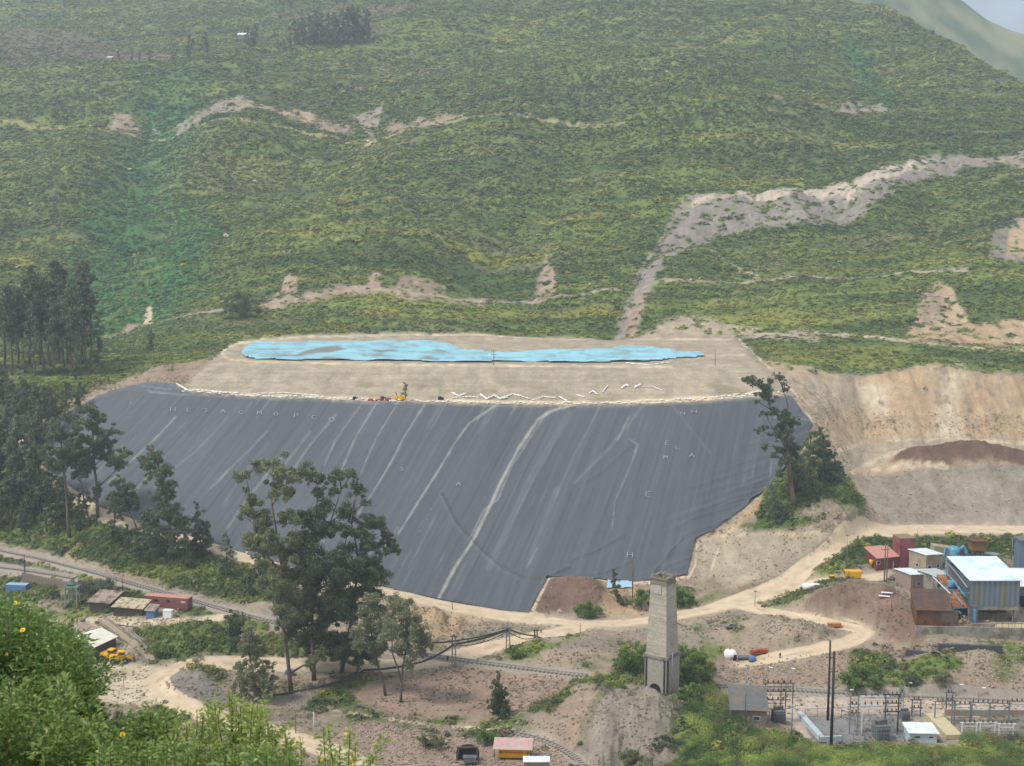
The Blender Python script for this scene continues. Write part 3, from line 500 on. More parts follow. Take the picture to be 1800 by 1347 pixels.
# ---------------------------------------------------------------- ground sheet
def build_ground():
    gx = np.concatenate([np.arange(-700, -24, 14), np.arange(-20, 1822, 1.7), np.arange(1826, 2500, 14)])
    cnt = []
    for k in range(NR - 1):
        ext = np.mean(PY[:, k] - PY[:, k + 1]); cnt.append(14 if k < 3 else max(6, int(ext / 1.65)))
    i = (gx + 700) / 2.0; a = np.clip(i.astype(int), 0, len(UX) - 2); f = (i - a)[:, None]
    T = FT[a] * (1 - f) + FT[a + 1] * f; D = FDD[a] * (1 - f) + FDD[a + 1] * f
    Ts, Is = [], []
    for k in range(NR - 1):
        t = np.linspace(0, 1, cnt[k], endpoint=False)
        Ts.append(T[:, k:k + 1] * (1 - t) + T[:, k + 1:k + 2] * t); Is.append((1 / D[:, k:k + 1]) * (1 - t) + (1 / D[:, k + 1:k + 2]) * t)
    Ts.append(T[:, -1:]); Is.append(1 / D[:, -1:])
    T = np.concatenate(Ts, 1); Dd = 1 / np.concatenate(Is, 1)
    py = 673.5 + F_PX * np.tan(np.arctan(T) - PITCH); pxx = np.repeat(gx[:, None], T.shape[1], 1)
    P3 = world_at(pxx, py, Dd); sh = pxx.shape
    x = P3[..., 0].ravel(); y = P3[..., 1].ravel(); pf = pxx.ravel(); qf = py.ravel()
    z = P3[..., 2].ravel() + disp(x, y, pf, qf)
    col, dens = paint(pf, qf, x, y)
    nc, nr = sh
    V = np.stack([x, y, z], 1)
    # the far side of the ridge falls away behind the crest
    V3 = V.reshape(nc, nr, 3); last = V3[:, -1]
    back = [np.stack([last[:, 0] * (1 + d / last[:, 1]), last[:, 1] + d, last[:, 2] - dz], 1) for d, dz in ((60, 12), (250, 110), (900, 420))]
    V3 = np.concatenate([V3] + [b[:, None] for b in back], 1); c3 = np.concatenate([col.reshape(nc, nr, 3)] + [col.reshape(nc, nr, 3)[:, -1:]] * 3, 1)
    nr2 = nr + 3
    idx = np.arange(nc * nr2).reshape(nc, nr2)
    def faces(r0, r1):
        A = idx[:-1, r0:r1 - 1]; B = idx[1:, r0:r1 - 1]; C = idx[1:, r0 + 1:r1]; D_ = idx[:-1, r0 + 1:r1]
        return np.stack([A.ravel(), B.ravel(), C.ravel(), D_.ravel()], 1)
    split = sum(cnt[:13])
    mt = mat('ground_soil', vcol=True, rough=.95, var=.22, scale=1.1, bump=.25, spec=.15)
    def part(name, r0, r1):
        f = faces(r0, r1); used = np.arange(nc * nr2).reshape(nc, nr2)[:, r0:r1].ravel(); base = np.full(nc * nr2, -1); base[used] = np.arange(len(used))
        return tag(mesh_np(name, V3.reshape(-1, 3)[used], base[f], mt, vcol=c3.reshape(-1, 3)[used], smooth=True), kind='structure')
    part('ground', 0, split + 1); part('hillside', split, nr2)
    return V.reshape(nc, nr, 3), pxx, py, dens.reshape(nc, nr), col.reshape(nc, nr, 3)
GV, GPX, GPY, GDENS, GCOL = build_ground()

# far ridge beyond the right shoulder of the hill
def far_ridge():
    cols = np.arange(1300, 2700, 12.0)
    crest = np.interp(cols, [1300, 1500, 1600, 1690, 1740, 1800, 1900, 2100, 2700], [-260, -130, -62, -2, 34, 62, 90, 160, 300])
    t = np.linspace(0, 1, 60)
    pyg = crest[:, None] * t + (crest[:, None] + 420) * (1 - t); Dg = 2550 * t + 1750 * (1 - t) + 0 * pyg
    P = world_at(np.repeat(cols[:, None], 60, 1), pyg, Dg); x = P[..., 0]; y = P[..., 1]
    P[..., 2] += (fbm(x / 120, y / 300, 71, 4) - .5) * 46 * (1 - .6 * t) + (fbm(x / 20, y / 40, 72, 3) - .5) * 10
    b1 = P[:, -1] + np.array([0, 400, -160]); P = np.concatenate([P, b1[:, None]], 1)
    nc, nr = P.shape[:2]; idx = np.arange(nc * nr).reshape(nc, nr)
    F = np.stack([idx[:-1, :-1].ravel(), idx[1:, :-1].ravel(), idx[1:, 1:].ravel(), idx[:-1, 1:].ravel()], 1)
    n = fbm(P[..., 0].ravel() / 50, P[..., 1].ravel() / 50, 73, 4)[:, None]; n = np.clip((n - .5) * 3 + .5, 0, 1); c = np.array([.065, .105, .040]) * (1 - n) + np.array([.22, .22, .11]) * n
    tag(mesh_np('far_hill', P.reshape(-1, 3), F, MATS['ground_soil'], vcol=c, smooth=True), kind='structure')
far_ridge()
def added_sky_ridge():  # ridge added to cover the overbright sky, hazy sky tone put into its colour
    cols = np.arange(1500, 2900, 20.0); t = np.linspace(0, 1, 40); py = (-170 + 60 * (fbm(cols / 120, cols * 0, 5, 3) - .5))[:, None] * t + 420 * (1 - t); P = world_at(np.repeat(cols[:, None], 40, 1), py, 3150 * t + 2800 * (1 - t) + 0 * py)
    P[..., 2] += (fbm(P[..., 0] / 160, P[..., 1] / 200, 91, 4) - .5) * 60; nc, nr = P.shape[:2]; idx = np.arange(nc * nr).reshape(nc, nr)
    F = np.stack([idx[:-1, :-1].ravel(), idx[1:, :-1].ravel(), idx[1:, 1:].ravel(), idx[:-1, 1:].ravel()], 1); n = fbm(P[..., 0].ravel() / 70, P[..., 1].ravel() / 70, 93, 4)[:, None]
    tag(mesh_np('added_sky_ridge', P.reshape(-1, 3), F, MATS['ground_soil'], vcol=np.array([.36, .42, .50]) * (.85 + .3 * n), smooth=True), kind='structure')
added_sky_ridge()

# ---------------------------------------------------------------- ribbons that lie on the ground
def resample(pts, step):
    pts = np.asarray(pts, float); d = np.r_[0, np.cumsum(np.hypot(*np.diff(pts[:, :2], axis=0).T))]
    n = max(2, int(d[-1] / step)); t = np.linspace(0, d[-1], n); return np.stack([np.interp(t, d, pts[:, k]) for k in range(pts.shape[1])], 1)
def smooth_line(p, it=6):
    for _ in range(it):
        q = p.copy(); q[1:-1] = (p[:-2] + 2 * p[1:-1] + p[2:]) / 4; p = q
    return p
def line_xy(px_pts, step=1.5, it=8):
    w = np.array([_gp0(float(a), float(b))[:2] for a, b in resample(px_pts, 6)]); return smooth_line(resample(w, step), it)
def ribbon(name, px_pts, width, m, cross=7, lift=.12, edge=-.25, jitter=.12, step=1.4, parent=None, colfn=None):
    c = line_xy(px_pts, step); t = np.gradient(c, axis=0); t /= np.linalg.norm(t, axis=1)[:, None]; nrm = np.stack([-t[:, 1], t[:, 0]], 1)
    u = np.linspace(-.5, .5, cross); s = np.arange(len(c)) * step
    wv = width * (1 + jitter * 2 * (fbm(s / 9, s * 0, 5, 3) - .5))
    X = c[:, 0][:, None] + nrm[:, 0][:, None] * u * wv[:, None]; Y = c[:, 1][:, None] + nrm[:, 1][:, None] * u * wv[:, None]
    Z = ground_xy(X.ravel(), Y.ravel()).reshape(X.shape) + lift; Z[:, 0] += edge; Z[:, -1] += edge
    V = np.stack([X, Y, Z], -1); n, k = X.shape; idx = np.arange(n * k).reshape(n, k)
    F = np.stack([idx[:-1, :-1].ravel(), idx[:-1, 1:].ravel(), idx[1:, 1:].ravel(), idx[1:, :-1].ravel()], 1)
    F = F if True else F[:, ::-1]
    vc = None
    if colfn: vc = colfn(np.repeat(s[:, None], k, 1).ravel(), np.repeat(u[None], n, 0).ravel())
    return mesh_np(name, V.reshape(-1, 3), F[:, ::-1], m, parent, vc, True)
def roadcol(s, u):
    n = fbm(s / 3, u * 6, 6, 4)[:, None]; r = np.exp(-((np.abs(u + .04 * (fbm(s / 25, s * 0, 8, 2) - .5)) - .2) / .06) ** 2)[:, None] * .16 * (.5 + fbm(s / 8, u * 3, 31, 3))[:, None] - (np.clip((fbm(s / 2.2, u * 7, 33, 3) - .58) * 6, 0, 1) * .22)[:, None]; e = np.clip((np.abs(u) - .36) / .14, 0, 1)[:, None] * .22
    return np.array(ROADC) * (0.84 + .26 * n + r - e)
road_m = mat('road_dirt', vcol=True, rough=.95, var=.10, scale=.9, bump=.05, spec=.1)
for k, (pts, wd) in ROADS.items():
    tag(ribbon('dirt_road', pts, wd, road_m, 9, .14 if k == 'main' else .10, -.3, colfn=roadcol), kind='structure')

# ---------------------------------------------------------------- haze over the whole valley
hz = MB().box(-2600, 2600, -60, 3300, -60, 1000).build('haze', None); tag(hz, kind='stuff')
hm = bpy.data.materials.new('haze'); hm.use_nodes = True; hm.node_tree.nodes.clear()
pv = hm.node_tree.nodes.new('ShaderNodeVolumePrincipled'); pv.inputs['Density'].default_value = 0.00019; pv.inputs['Color'].default_value = (.80, .92, 1, 1); pv.inputs['Anisotropy'].default_value = .2
om = hm.node_tree.nodes.new('ShaderNodeOutputMaterial'); hm.node_tree.links.new(pv.outputs[0], om.inputs['Volume']); hz.data.materials.append(hm)
# ---------------------------------------------------------------- sheets laid over the graded ground
def sheet(name, poly, m, lift, colfn, parent=None, wav=0.0, thick=0.0):
    xs = [p[0] for p in poly]; ys = [p[1] for p in poly]
    ci = np.where((GPX[:, 0] > min(xs) - 3) & (GPX[:, 0] < max(xs) + 3))[0]; a, b = ci[0], ci[-1] + 1
    X = GPX[a:b]; Y = GPY[a:b]; V = GV[a:b].copy()
    ins = inside((X[:-1, :-1] + X[1:, 1:]) / 2, (Y[:-1, :-1] + Y[1:, 1:]) / 2, poly)
    V[..., 2] += lift
    if wav: V[..., 2] += wav(X, Y, V)
    idx = np.arange(X.size).reshape(X.shape)
    F = np.stack([idx[:-1, :-1][ins], idx[1:, :-1][ins], idx[1:, 1:][ins], idx[:-1, 1:][ins]], 1)
    used = np.unique(F); base = np.full(X.size, -1); base[used] = np.arange(len(used))
    return mesh_np(name, V.reshape(-1, 3)[used], base[F], m, parent, colfn(X.ravel()[used], Y.ravel()[used], V.reshape(-1, 3)[used]), True)
def fall_line(px, py):
    x0 = px.copy()
    for _ in range(6):
        s = np.interp(x0, [0, 200, 600, 950, 1200, 1400], [-1.25, -1.05, -.68, -.52, -.28, -.1]); x0 = px - s * (py - 706)
    return x0
WEAR = [([(1010, 712), (968, 724), (945, 740), (912, 790), (880, 850), (862, 890), (845, 925), (830, 955), (800, 1000), (770, 1056)], 5.0, .9), ([(960, 728), (900, 820), (875, 880), (850, 900), (826, 950)], 2.5, .5),
        ([(875, 712), (825, 745), (800, 780), (770, 830), (735, 885), (700, 940)], 3.0, .75), ([(748, 710), (710, 770), (690, 810), (660, 860), (630, 905)], 2.6, .65), ([(665, 706), (625, 770), (600, 830)], 3.0, .5),
        ([(640, 706), (590, 775), (570, 820)], 3.0, .35), ([(700, 708), (662, 770), (640, 820), (625, 860)], 2.0, .5), ([(308, 735), (275, 770), (230, 812), (190, 850)], 2.4, .6), ([(400, 735), (350, 790), (300, 830), (270, 860)], 2.2, .35),
        ([(470, 760), (430, 800), (370, 860)], 3, .3), ([(545, 760), (500, 820), (470, 850)], 4, .35), ([(590, 730), (540, 790), (500, 850)], 4, .3), ([(1105, 735), (1095, 755), (1086, 775)], 2.2, .6), ([(1105, 772), (1121, 783), (1108, 820), (1080, 885), (1076, 930)], 2.0, .55),
        ([(1130, 715), (1070, 790), (1010, 850)], 6, .18), ([(1055, 715), (1010, 800), (975, 880)], 3, .2), ([(980, 860), (960, 910), (930, 990)], 10, .14), ([(1000, 730), (930, 850), (860, 1000)], 12, .15), ([(500, 800), (440, 870), (400, 930)], 5, .25), ([(700, 930), (640, 1010)], 5, .2), ([(945, 965), (925, 1000)], 2, .4), ([(1180, 712), (1250, 800)], 3, .15),
        ([(1362, 735), (1425, 742)], 2, .5), ([(260, 690), (330, 696)], 3, .45), ([(250, 680), (300, 686)], 3, .3)]
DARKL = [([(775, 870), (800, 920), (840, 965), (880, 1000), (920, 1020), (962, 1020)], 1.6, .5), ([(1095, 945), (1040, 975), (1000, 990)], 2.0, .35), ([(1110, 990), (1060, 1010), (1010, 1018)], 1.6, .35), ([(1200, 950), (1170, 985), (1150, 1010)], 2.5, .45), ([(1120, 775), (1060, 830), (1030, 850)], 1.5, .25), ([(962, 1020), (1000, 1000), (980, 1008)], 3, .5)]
def liner_wave(X, Y, V):
    x0 = fall_line(X, Y)
    z = (fbm(x0 / 9, Y / 160, 601, 3) - .5) * .5
    w = zone_w(X, Y, [(1180, 1010), (1230, 900), (1330, 830), (1440, 740), (1440, 1030), (1180, 1030)], 60, 0)
    k = (X - 1200) * .30 + (Y - 900) * .95                     # gathered folds along the lower right hem
    z = z + w * np.clip(fbm(k / 7, (X - Y * .3) / 120, 603, 3, .55) - .38, 0, 1) * 3.6
    for L, wd, a in DARKL: z = z + stroke_w(X, Y, L, 5, 4, .5) * .8 * a
    return z
def liner_col(px, py, V):
    x0 = fall_line(px, py); b = np.array(srgb(109, 115, 122, .47))
    n = fbm(x0 / 22, py / 260, 610, 4, .6); f = fbm(x0 / 3.0, py / 140, 611, 3, .6); big = fbm(px / 160, py / 120, 612, 3)
    k = .76 + .30 * n + .22 * (f - .5) + .22 * (big - .4)
    c = b[None] * k[:, None]
    seam = np.clip(1 - np.abs(((x0 / 31.0) % 1) - .5) * 31 / 1.2, 0, 1) * .14; c = c * (1 - seam[:, None])
    dust = np.array(srgb(196, 194, 184, .62))
    st = np.clip((fbm(x0 / 5.5, py / 90, 613, 4, .6) - .60) * 5, 0, 1) * np.clip((fbm(px / 110, py / 80, 614, 2) - .42) * 5, 0, 1) * .28
    c = c * (1 - st[:, None]) + dust * st[:, None]
    for i, (L, wd, a) in enumerate(WEAR):
        w = (stroke_w(px, py, L, wd, 2.2, 1.2, 620 + i) * a * np.clip(.4 + fbm(px / 9, py / 14, 650, 3) * 1.1, 0, 1))[:, None] * .75; c = c * (1 - w) + dust * w
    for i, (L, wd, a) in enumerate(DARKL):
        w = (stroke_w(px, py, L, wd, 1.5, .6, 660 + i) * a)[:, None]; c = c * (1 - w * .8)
    e = np.clip(1 - (py - np.interp(px, [168, 258, 300, 330, 420, 650, 900, 1060, 1250, 1388], [698, 672, 675, 690, 697, 706, 712, 713, 705, 694])) / 7, 0, 1)[:, None] * (.35 + .65 * (px > 330))[:, None] * np.clip(fbm(px / 12, py / 4, 670, 3) * 1.6 - .3, 0, 1)[:, None]; c = c * (1 - e * .6) + np.array(ROADC) * e * .6
    return np.clip(c, 0, 1)
lin_m = mat('geomembrane', vcol=True, rough=.55, var=.05, scale=.6, spec=.35, bump=.02)
lin_root = empty('geomembrane_liner', gp(700, 1035)); tag(lin_root, 'huge grey plastic liner stretched over the dam slope', 'liner')
lin = sheet('sheet', LINER, lin_m, .32, liner_col, None, liner_wave); lin.parent = lin_root; lin.matrix_parent_inverse = Matrix.Translation(-lin_root.location)

# hand-painted letters and numbers on the liner
GL = {'C': [[(1, .85), (.7, 1), (.25, .9), (0, .5), (.25, .1), (.7, 0), (1, .15)]], 'O': [[(.5, 1), (.1, .8), (0, .5), (.1, .2), (.5, 0), (.9, .2), (1, .5), (.9, .8), (.5, 1)]], 'M': [[(0, 0), (.1, 1), (.5, .4), (.9, 1), (1, 0)]], 'P': [[(0, 0), (0, 1), (.8, 1), (.95, .75), (.8, .5), (0, .5)]],
      'A': [[(0, 0), (.5, 1), (1, 0)], [(.2, .4), (.8, .4)]], 'T': [[(0, 1), (1, 1)], [(.5, 1), (.5, 0)]], 'L': [[(0, 1), (0, 0), (1, 0)]], 'E': [[(1, 1), (0, 1), (0, 0), (1, 0)], [(0, .5), (.8, .5)]], 'S': [[(1, .9), (.5, 1), (0, .75), (1, .3), (.5, 0), (0, .1)]], 'H': [[(0, 0), (0, 1)], [(1, 0), (1, 1)], [(0, .5), (1, .5)]], '3': [[(0, 1), (1, 1), (.5, .6), (1, .3), (.5, 0), (0, .1)]], 'N': [[(0, 0), (0, 1), (1, 0), (1, 1)]], '-': [[(0, .5), (1, .5)]], '.': [[(.3, .4), (.7, .6)]]}
def letters(items, name):
    for ch, cx, cy, w, h in items:
        mb = MB()
        for st in GL[ch]:
            for (a, b), (c, d) in zip(st[:-1], st[1:]):
                q = [gp(cx + (u - .5) * w, cy + (.5 - v_) * h, .75) for u, v_ in ((a, b), (c, d))]
                mb.bar(q[0], q[1], .2, .06)
        o = mb.build(name, mat('white_paint', srgb(184, 188, 194, .66), .7)); o.parent = lin_root; o.matrix_parent_inverse = Matrix.Translation(-lin_root.location)
letters([('H', 304, 723, 8, 7), ('E', 332, 724, 6, 6), ('3', 361, 725, 7, 6), ('A', 392, 726, 8, 6), ('C', 423, 728, 7, 6), ('M', 456, 729, 8, 6), ('O', 485, 731, 7, 6), ('P', 521, 734, 7, 6), ('C', 552, 737, 8, 7), ('O', 583, 741, 9, 8)], 'letter')
letters([('E', 1174, 782, 8, 7), ('L', 1192, 790, 8, 6), ('A', 1216, 804, 9, 7), ('M', 1170, 807, 7, 5), ('E', 1140, 872, 9, 8), ('S', 706, 828, 7, 6), ('A', 806, 854, 8, 6), ('H', 1107, 979, 9, 9), ('N', 1200, 730, 7, 5), ('H', 1220, 727, 8, 5), ('L', 233, 712, 6, 4), ('-', 187, 701, 6, 4), ('.', 777, 877, 4, 4), ('.', 757, 899, 4, 4), ('.', 751, 917, 4, 4), ('.', 737, 938, 4, 4), ('.', 828, 1062, 4, 4), ('.', 1047, 1010, 4, 4), ('.', 1128, 1012, 4, 4), ('.', 586, 779, 5, 4)], 'letter')

TARP = [(424, 621), (432, 611), (450, 602), (470, 601), (490, 604), (560, 602), (620, 601), (700, 600), (765, 601), (790, 607), (812, 615), (860, 620), (900, 620), (950, 617), (1000, 617), (1060, 615), (1090, 611), (1130, 610), (1160, 614), (1190, 620), (1230, 621), (1239, 627), (1210, 630), (1180, 631), (1160, 635), (1100, 637), (1000, 638), (900, 636), (830, 638), (770, 637), (700, 635), (600, 634), (500, 634), (450, 632), (430, 629)]
HOLES = [[(515, 628), (540, 618), (565, 612), (592, 610), (612, 616), (575, 622)], [(650, 619), (690, 616), (700, 618), (665, 621)], [(672, 613), (700, 611), (702, 613)], [(760, 617), (770, 615), (795, 622), (788, 624)], [(470, 627), (500, 624), (530, 625), (500, 629)], [(636, 627), (670, 625), (680, 627), (640, 629)], [(560, 634), (572, 629), (600, 631), (600, 636)], [(450, 617), (490, 614), (480, 617)], [(735, 634), (750, 630), (775, 632), (770, 636)], [(1080, 622), (1110, 620), (1100, 623)], [(690, 621), (730, 621), (725, 624)]]
def tarp_col(px, py, V):
    n = fbm(px / 40, py / 3.0, 700, 4); c = np.array(srgb(152, 208, 222, .78))[None] * (.80 + .4 * n)[:, None]
    w = np.clip((fbm(px / 22, py / 2.0, 702, 4) - .50) * 7, 0, 1)[:, None] * .50; c = c * (1 - w) + np.array(srgb(140, 160, 160, .6)) * w
    for i, H in enumerate(HOLES):
        w = zone_w(px, py, H, 1.5, 1.5, 710 + i)[:, None]; c = c * (1 - w) + np.array(srgb(150, 150, 138, .6)) * w
    return c
def tarp_wave(X, Y, V): return (fbm(V[..., 0] / 9, V[..., 1] / 11, 720, 3) - .4) * 1.3
tag(sheet('plastic_cover', TARP, mat('blue_plastic', vcol=True, rough=.45, var=.08, scale=.5, bump=.03), .45, tarp_col, None, tarp_wave), 'bright sky blue plastic cover over the tailings on top of the dam', 'plastic cover')
tag(sheet('plastic_cover', [(1068, 1024), (1110, 1024), (1112, 1034), (1078, 1038), (1066, 1046)], MATS['blue_plastic'], .5, lambda a, b, V: np.array(srgb(170, 200, 222, .8))[None] * (.85 + .3 * fbm(V[:, 0], V[:, 1], 1, 3))[:, None]), 'small pale blue plastic sheet at the foot of the liner by the thin tree', 'plastic cover')

# ---------------------------------------------------------------- low plants that nobody could count
RNG = np.random.default_rng(7)
def rand_dirs(n, up=0.0):
    v = RNG.normal(size=(n, 3)); v[:, 2] = np.abs(v[:, 2]) * (1 if up else 1) if up else v[:, 2]; return v / np.linalg.norm(v, axis=1)[:, None]
def tufts(C, R, K, col, leaf=.45, flat=.75, cj=.28, narrow=.6):
    """K small leafy faces around every centre; returns vertices and colours"""
    n = len(C); d = rand_dirs(n * K, 1); rr = (RNG.uniform(.45, 1.0, n * K)) * np.repeat(R, K)
    P = np.repeat(C, K, 0) + d * np.stack([rr, rr, rr * flat], 1)
    s = np.repeat(R, K)[:, None] * leaf * RNG.uniform(.6, 1.3, (n * K, 1))
    dn = d + np.array([0, 0, 1.3 if flat < .6 else .35]); dn /= np.linalg.norm(dn, axis=1)[:, None]
    a = rand_dirs(n * K); b = np.cross(a, dn); b /= np.linalg.norm(b, axis=1)[:, None] + 1e-6; a = np.cross(dn, b) + a * (.35 if flat < .6 else .55)
    a /= np.linalg.norm(a, axis=1)[:, None] + 1e-6
    V = np.stack([P + a * s, P - a * s * .5 + b * s * narrow, P - a * s * .5 - b * s * narrow], 1).reshape(-1, 3)
    c = np.repeat(col, K, 0) * RNG.uniform(1 - cj, 1 + cj, (n * K, 1)); return V, np.repeat(c, 3, 0)
def tris(V): return np.arange(len(V), dtype=np.int32).reshape(-1, 3)
leaf_m = mat('shrub_leaves', vcol=True, rough=.7, var=.10, scale=.3, spec=.2, transl=.28)
def sample_ground(n, wfn):
    P = GV[:-1, :-1]; e1 = GV[1:, :-1] - P; e2 = GV[:-1, 1:] - P
    area = np.abs(e1[..., 0] * e2[..., 1] - e1[..., 1] * e2[..., 0])
    px = GPX[:-1, :-1]; py = GPY[:-1, :-1]; w = (area * wfn(px, py, P[..., 1], GDENS[:-1, :-1])).ravel()
    cs = np.cumsum(w); k = np.searchsorted(cs, RNG.uniform(0, cs[-1], n)); i, j = np.unravel_index(np.clip(k, 0, w.size - 1), px.shape)
    a = RNG.random((n, 1)); b = RNG.random((n, 1)); pts = P[i, j] + e1[i, j] * a + e2[i, j] * b
    return pts, GCOL[i, j], GPX[i, j], GPY[i, j]
inf = lambda px: ((px > -60) & (px < 1860)) * 1.0 + ((px > -300) & (px < 2100)) * .12
def bush_cols(pts, g):
    n = len(pts); x, y = pts[:, 0], pts[:, 1]
    t = RNG.random(n)[:, None]; c = g * (0.95 + .45 * t)
    f = fbm(x / 22, y / 14, 811, 3)[:, None]
    c = np.where(RNG.random((n, 1)) < .09 * (f > .5) + .02, np.array([.25, .24, .05]) * (.7 + .6 * t), c)
    c = np.where(RNG.random((n, 1)) < .09, np.array([.045, .082, .028]) * (.7 + .8 * t), c)
    c = np.where(RNG.random((n, 1)) < .06, np.array([.17, .14, .09]) * (.7 + .5 * t), c)
    return c
# slopes beyond the dam
pts, g, px, py = sample_ground(175000, lambda px, py, D, de: de * (D > 520) * inf(px) * (py > -30) * np.clip(900 / D, .45, 1.4))
R = RNG.uniform(.7, 1.9, len(pts)) * np.clip(pts[:, 1] / 800, .8, 1.3) * np.where(RNG.random(len(pts)) < .04, 1.9, 1)
V, c = tufts(pts, R, 12, bush_cols(pts, g), .52, .40, .10)
tag(mesh_np('hillside_shrubs', V, tris(V), leaf_m, vcol=c), kind='stuff')
# valley floor
pts, g, px, py = sample_ground(20000, lambda px, py, D, de: np.clip(de - .04, 0, 1.4) * (D <= 520) * (D > 230) * inf(px))
R = RNG.uniform(.35, 1.35, len(pts)) * np.where(RNG.random(len(pts)) < .08, 1.8, 1)
V, c = tufts(pts, R, 42, bush_cols(pts, g), .30, .85)
tag(mesh_np('valley_shrubs', V, tris(V), leaf_m, vcol=c), kind='stuff')
# thick bushes at the foot of the near slope
pts, g, px, py = sample_ground(620, lambda px, py, D, de: (de > .9) * zone_w(px, py, [(1170, 1380), (1180, 1240), (1250, 1200), (1300, 1262), (1335, 1288), (1440, 1322), (1670, 1322), (1700, 1300), (1840, 1296), (1840, 1400)], 4, 3) * (py > 1190) * (py < 1400))
t = np.clip((fbm(pts[:, 0] / 9, pts[:, 1] / 9, 821, 3)[:, None] - .5) * 3 + .5 + RNG.normal(size=(len(pts), 1)) * .15, 0, 1); gc = np.array([.070, .135, .038]) * (1 - t) + np.array([.27, .32, .07]) * t
gc = np.where(RNG.random((len(pts), 1)) < .15, np.array([.035, .06, .025]), gc) * RNG.uniform(.7, 1.25, (len(pts), 1))
gc = np.where(RNG.random((len(pts), 1)) < .12, np.array([.17, .14, .06]) * RNG.uniform(.7, 1.2, (len(pts), 1)), gc); pts = pts + np.array([0, 0, 1]) * RNG.uniform(-.2, 1.3, (len(pts), 1)); R = RNG.uniform(1.2, 3.0, len(pts)); V, c = tufts(pts, R, 900, gc, .055, .95, .25, .5)
tag(mesh_np('thicket', V, tris(V), leaf_m, vcol=c), kind='stuff')
# grass tussocks and stones on bare ground
pts, g, px, py = sample_ground(17000, lambda px, py, D, de: (D < 520) * (D > 255) * inf(px) * (de < .5) * (1 - flat_w(px, py)) * (1 - .85 * zone_w(px, py, [(1488, 770), (3000, 770), (3000, 932), (1560, 932), (1500, 850)], 6, 3)) * (1 - .6 * zone_w(px, py, [(1205, 1020), (1222, 945), (1395, 940), (1470, 952), (1370, 1010), (1290, 1030)], 6, 3)) * np.clip(fbm(GV[:-1, :-1, 0] / 9, GV[:-1, :-1, 1] / 9, 831, 3) * 3 - 1, .05, 1))
R = RNG.uniform(.15, .5, len(pts)); cc = np.where(RNG.random((len(pts), 1)) < .55, np.array([.18, .18, .085]), np.array([.29, .25, .16])) * RNG.uniform(.6, 1.2, (len(pts), 1))
V, c = tufts(pts, R, 12, cc, .5, .8); tag(mesh_np('dry_grass', V, tris(V), leaf_m, vcol=c), kind='stuff')
def stones(name, n, wfn, r0, r1, base):
    pts, g, px, py = sample_ground(n, wfn); n = len(pts); R = RNG.uniform(r0, r1, n) ** 1.0
    ico = np.array([(0, 0, 1), (.9, 0, .3), (.3, .85, .3), (-.7, .5, .3), (-.7, -.5, .3), (.3, -.85, .3), (0, 0, -.6)]); fi = np.array([(0, 1, 2), (0, 2, 3), (0, 3, 4), (0, 4, 5), (0, 5, 1), (6, 2, 1), (6, 3, 2), (6, 4, 3), (6, 5, 4), (6, 1, 5)])
    V = ico[None] * R[:, None, None] * RNG.uniform(.6, 1.3, (n, 7, 1)) + pts[:, None]; F = fi[None] + np.arange(n)[:, None, None] * 7
    c = np.repeat(np.array(base)[None] * RNG.uniform(.6, 1.35, (n, 1)), 7, 0)
    return tag(mesh_np(name, V.reshape(-1, 3), F.reshape(-1, 3), mat('stone', vcol=True, rough=.9, var=.15, scale=2), vcol=c), kind='stuff')
ROCKY = [[(800, 1100), (880, 1095), (960, 1105), (900, 1122), (800, 1130)], [(1080, 1180), (1090, 1120), (1130, 1110), (1160, 1200)], [(1250, 1170), (1480, 1150), (1470, 1210), (1260, 1208)], [(1690, 1120), (1800, 1150), (1800, 1225), (1700, 1215)], [(1360, 1095), (1440, 1100), (1440, 1130), (1330, 1140)], [(1390, 925), (1480, 930), (1460, 950), (1380, 945)], [(60, 1030), (140, 1040), (140, 1070), (60, 1060)], [(620, 1270), (1000, 1290), (1000, 1345), (600, 1345)], [(1150, 440), (1180, 445), (1140, 500), (1110, 500)]]
stones('loose_stones', 6500, lambda px, py, D, de: (D < 720) * (D > 250) * (sum(zone_w(px, py, z_, 8, 6) for z_ in ROCKY) + .06 * (de < .3) * (1 - flat_w(px, py)) * (D < 460)) * inf(px), .08, .42, srgb(184, 172, 156, .62))

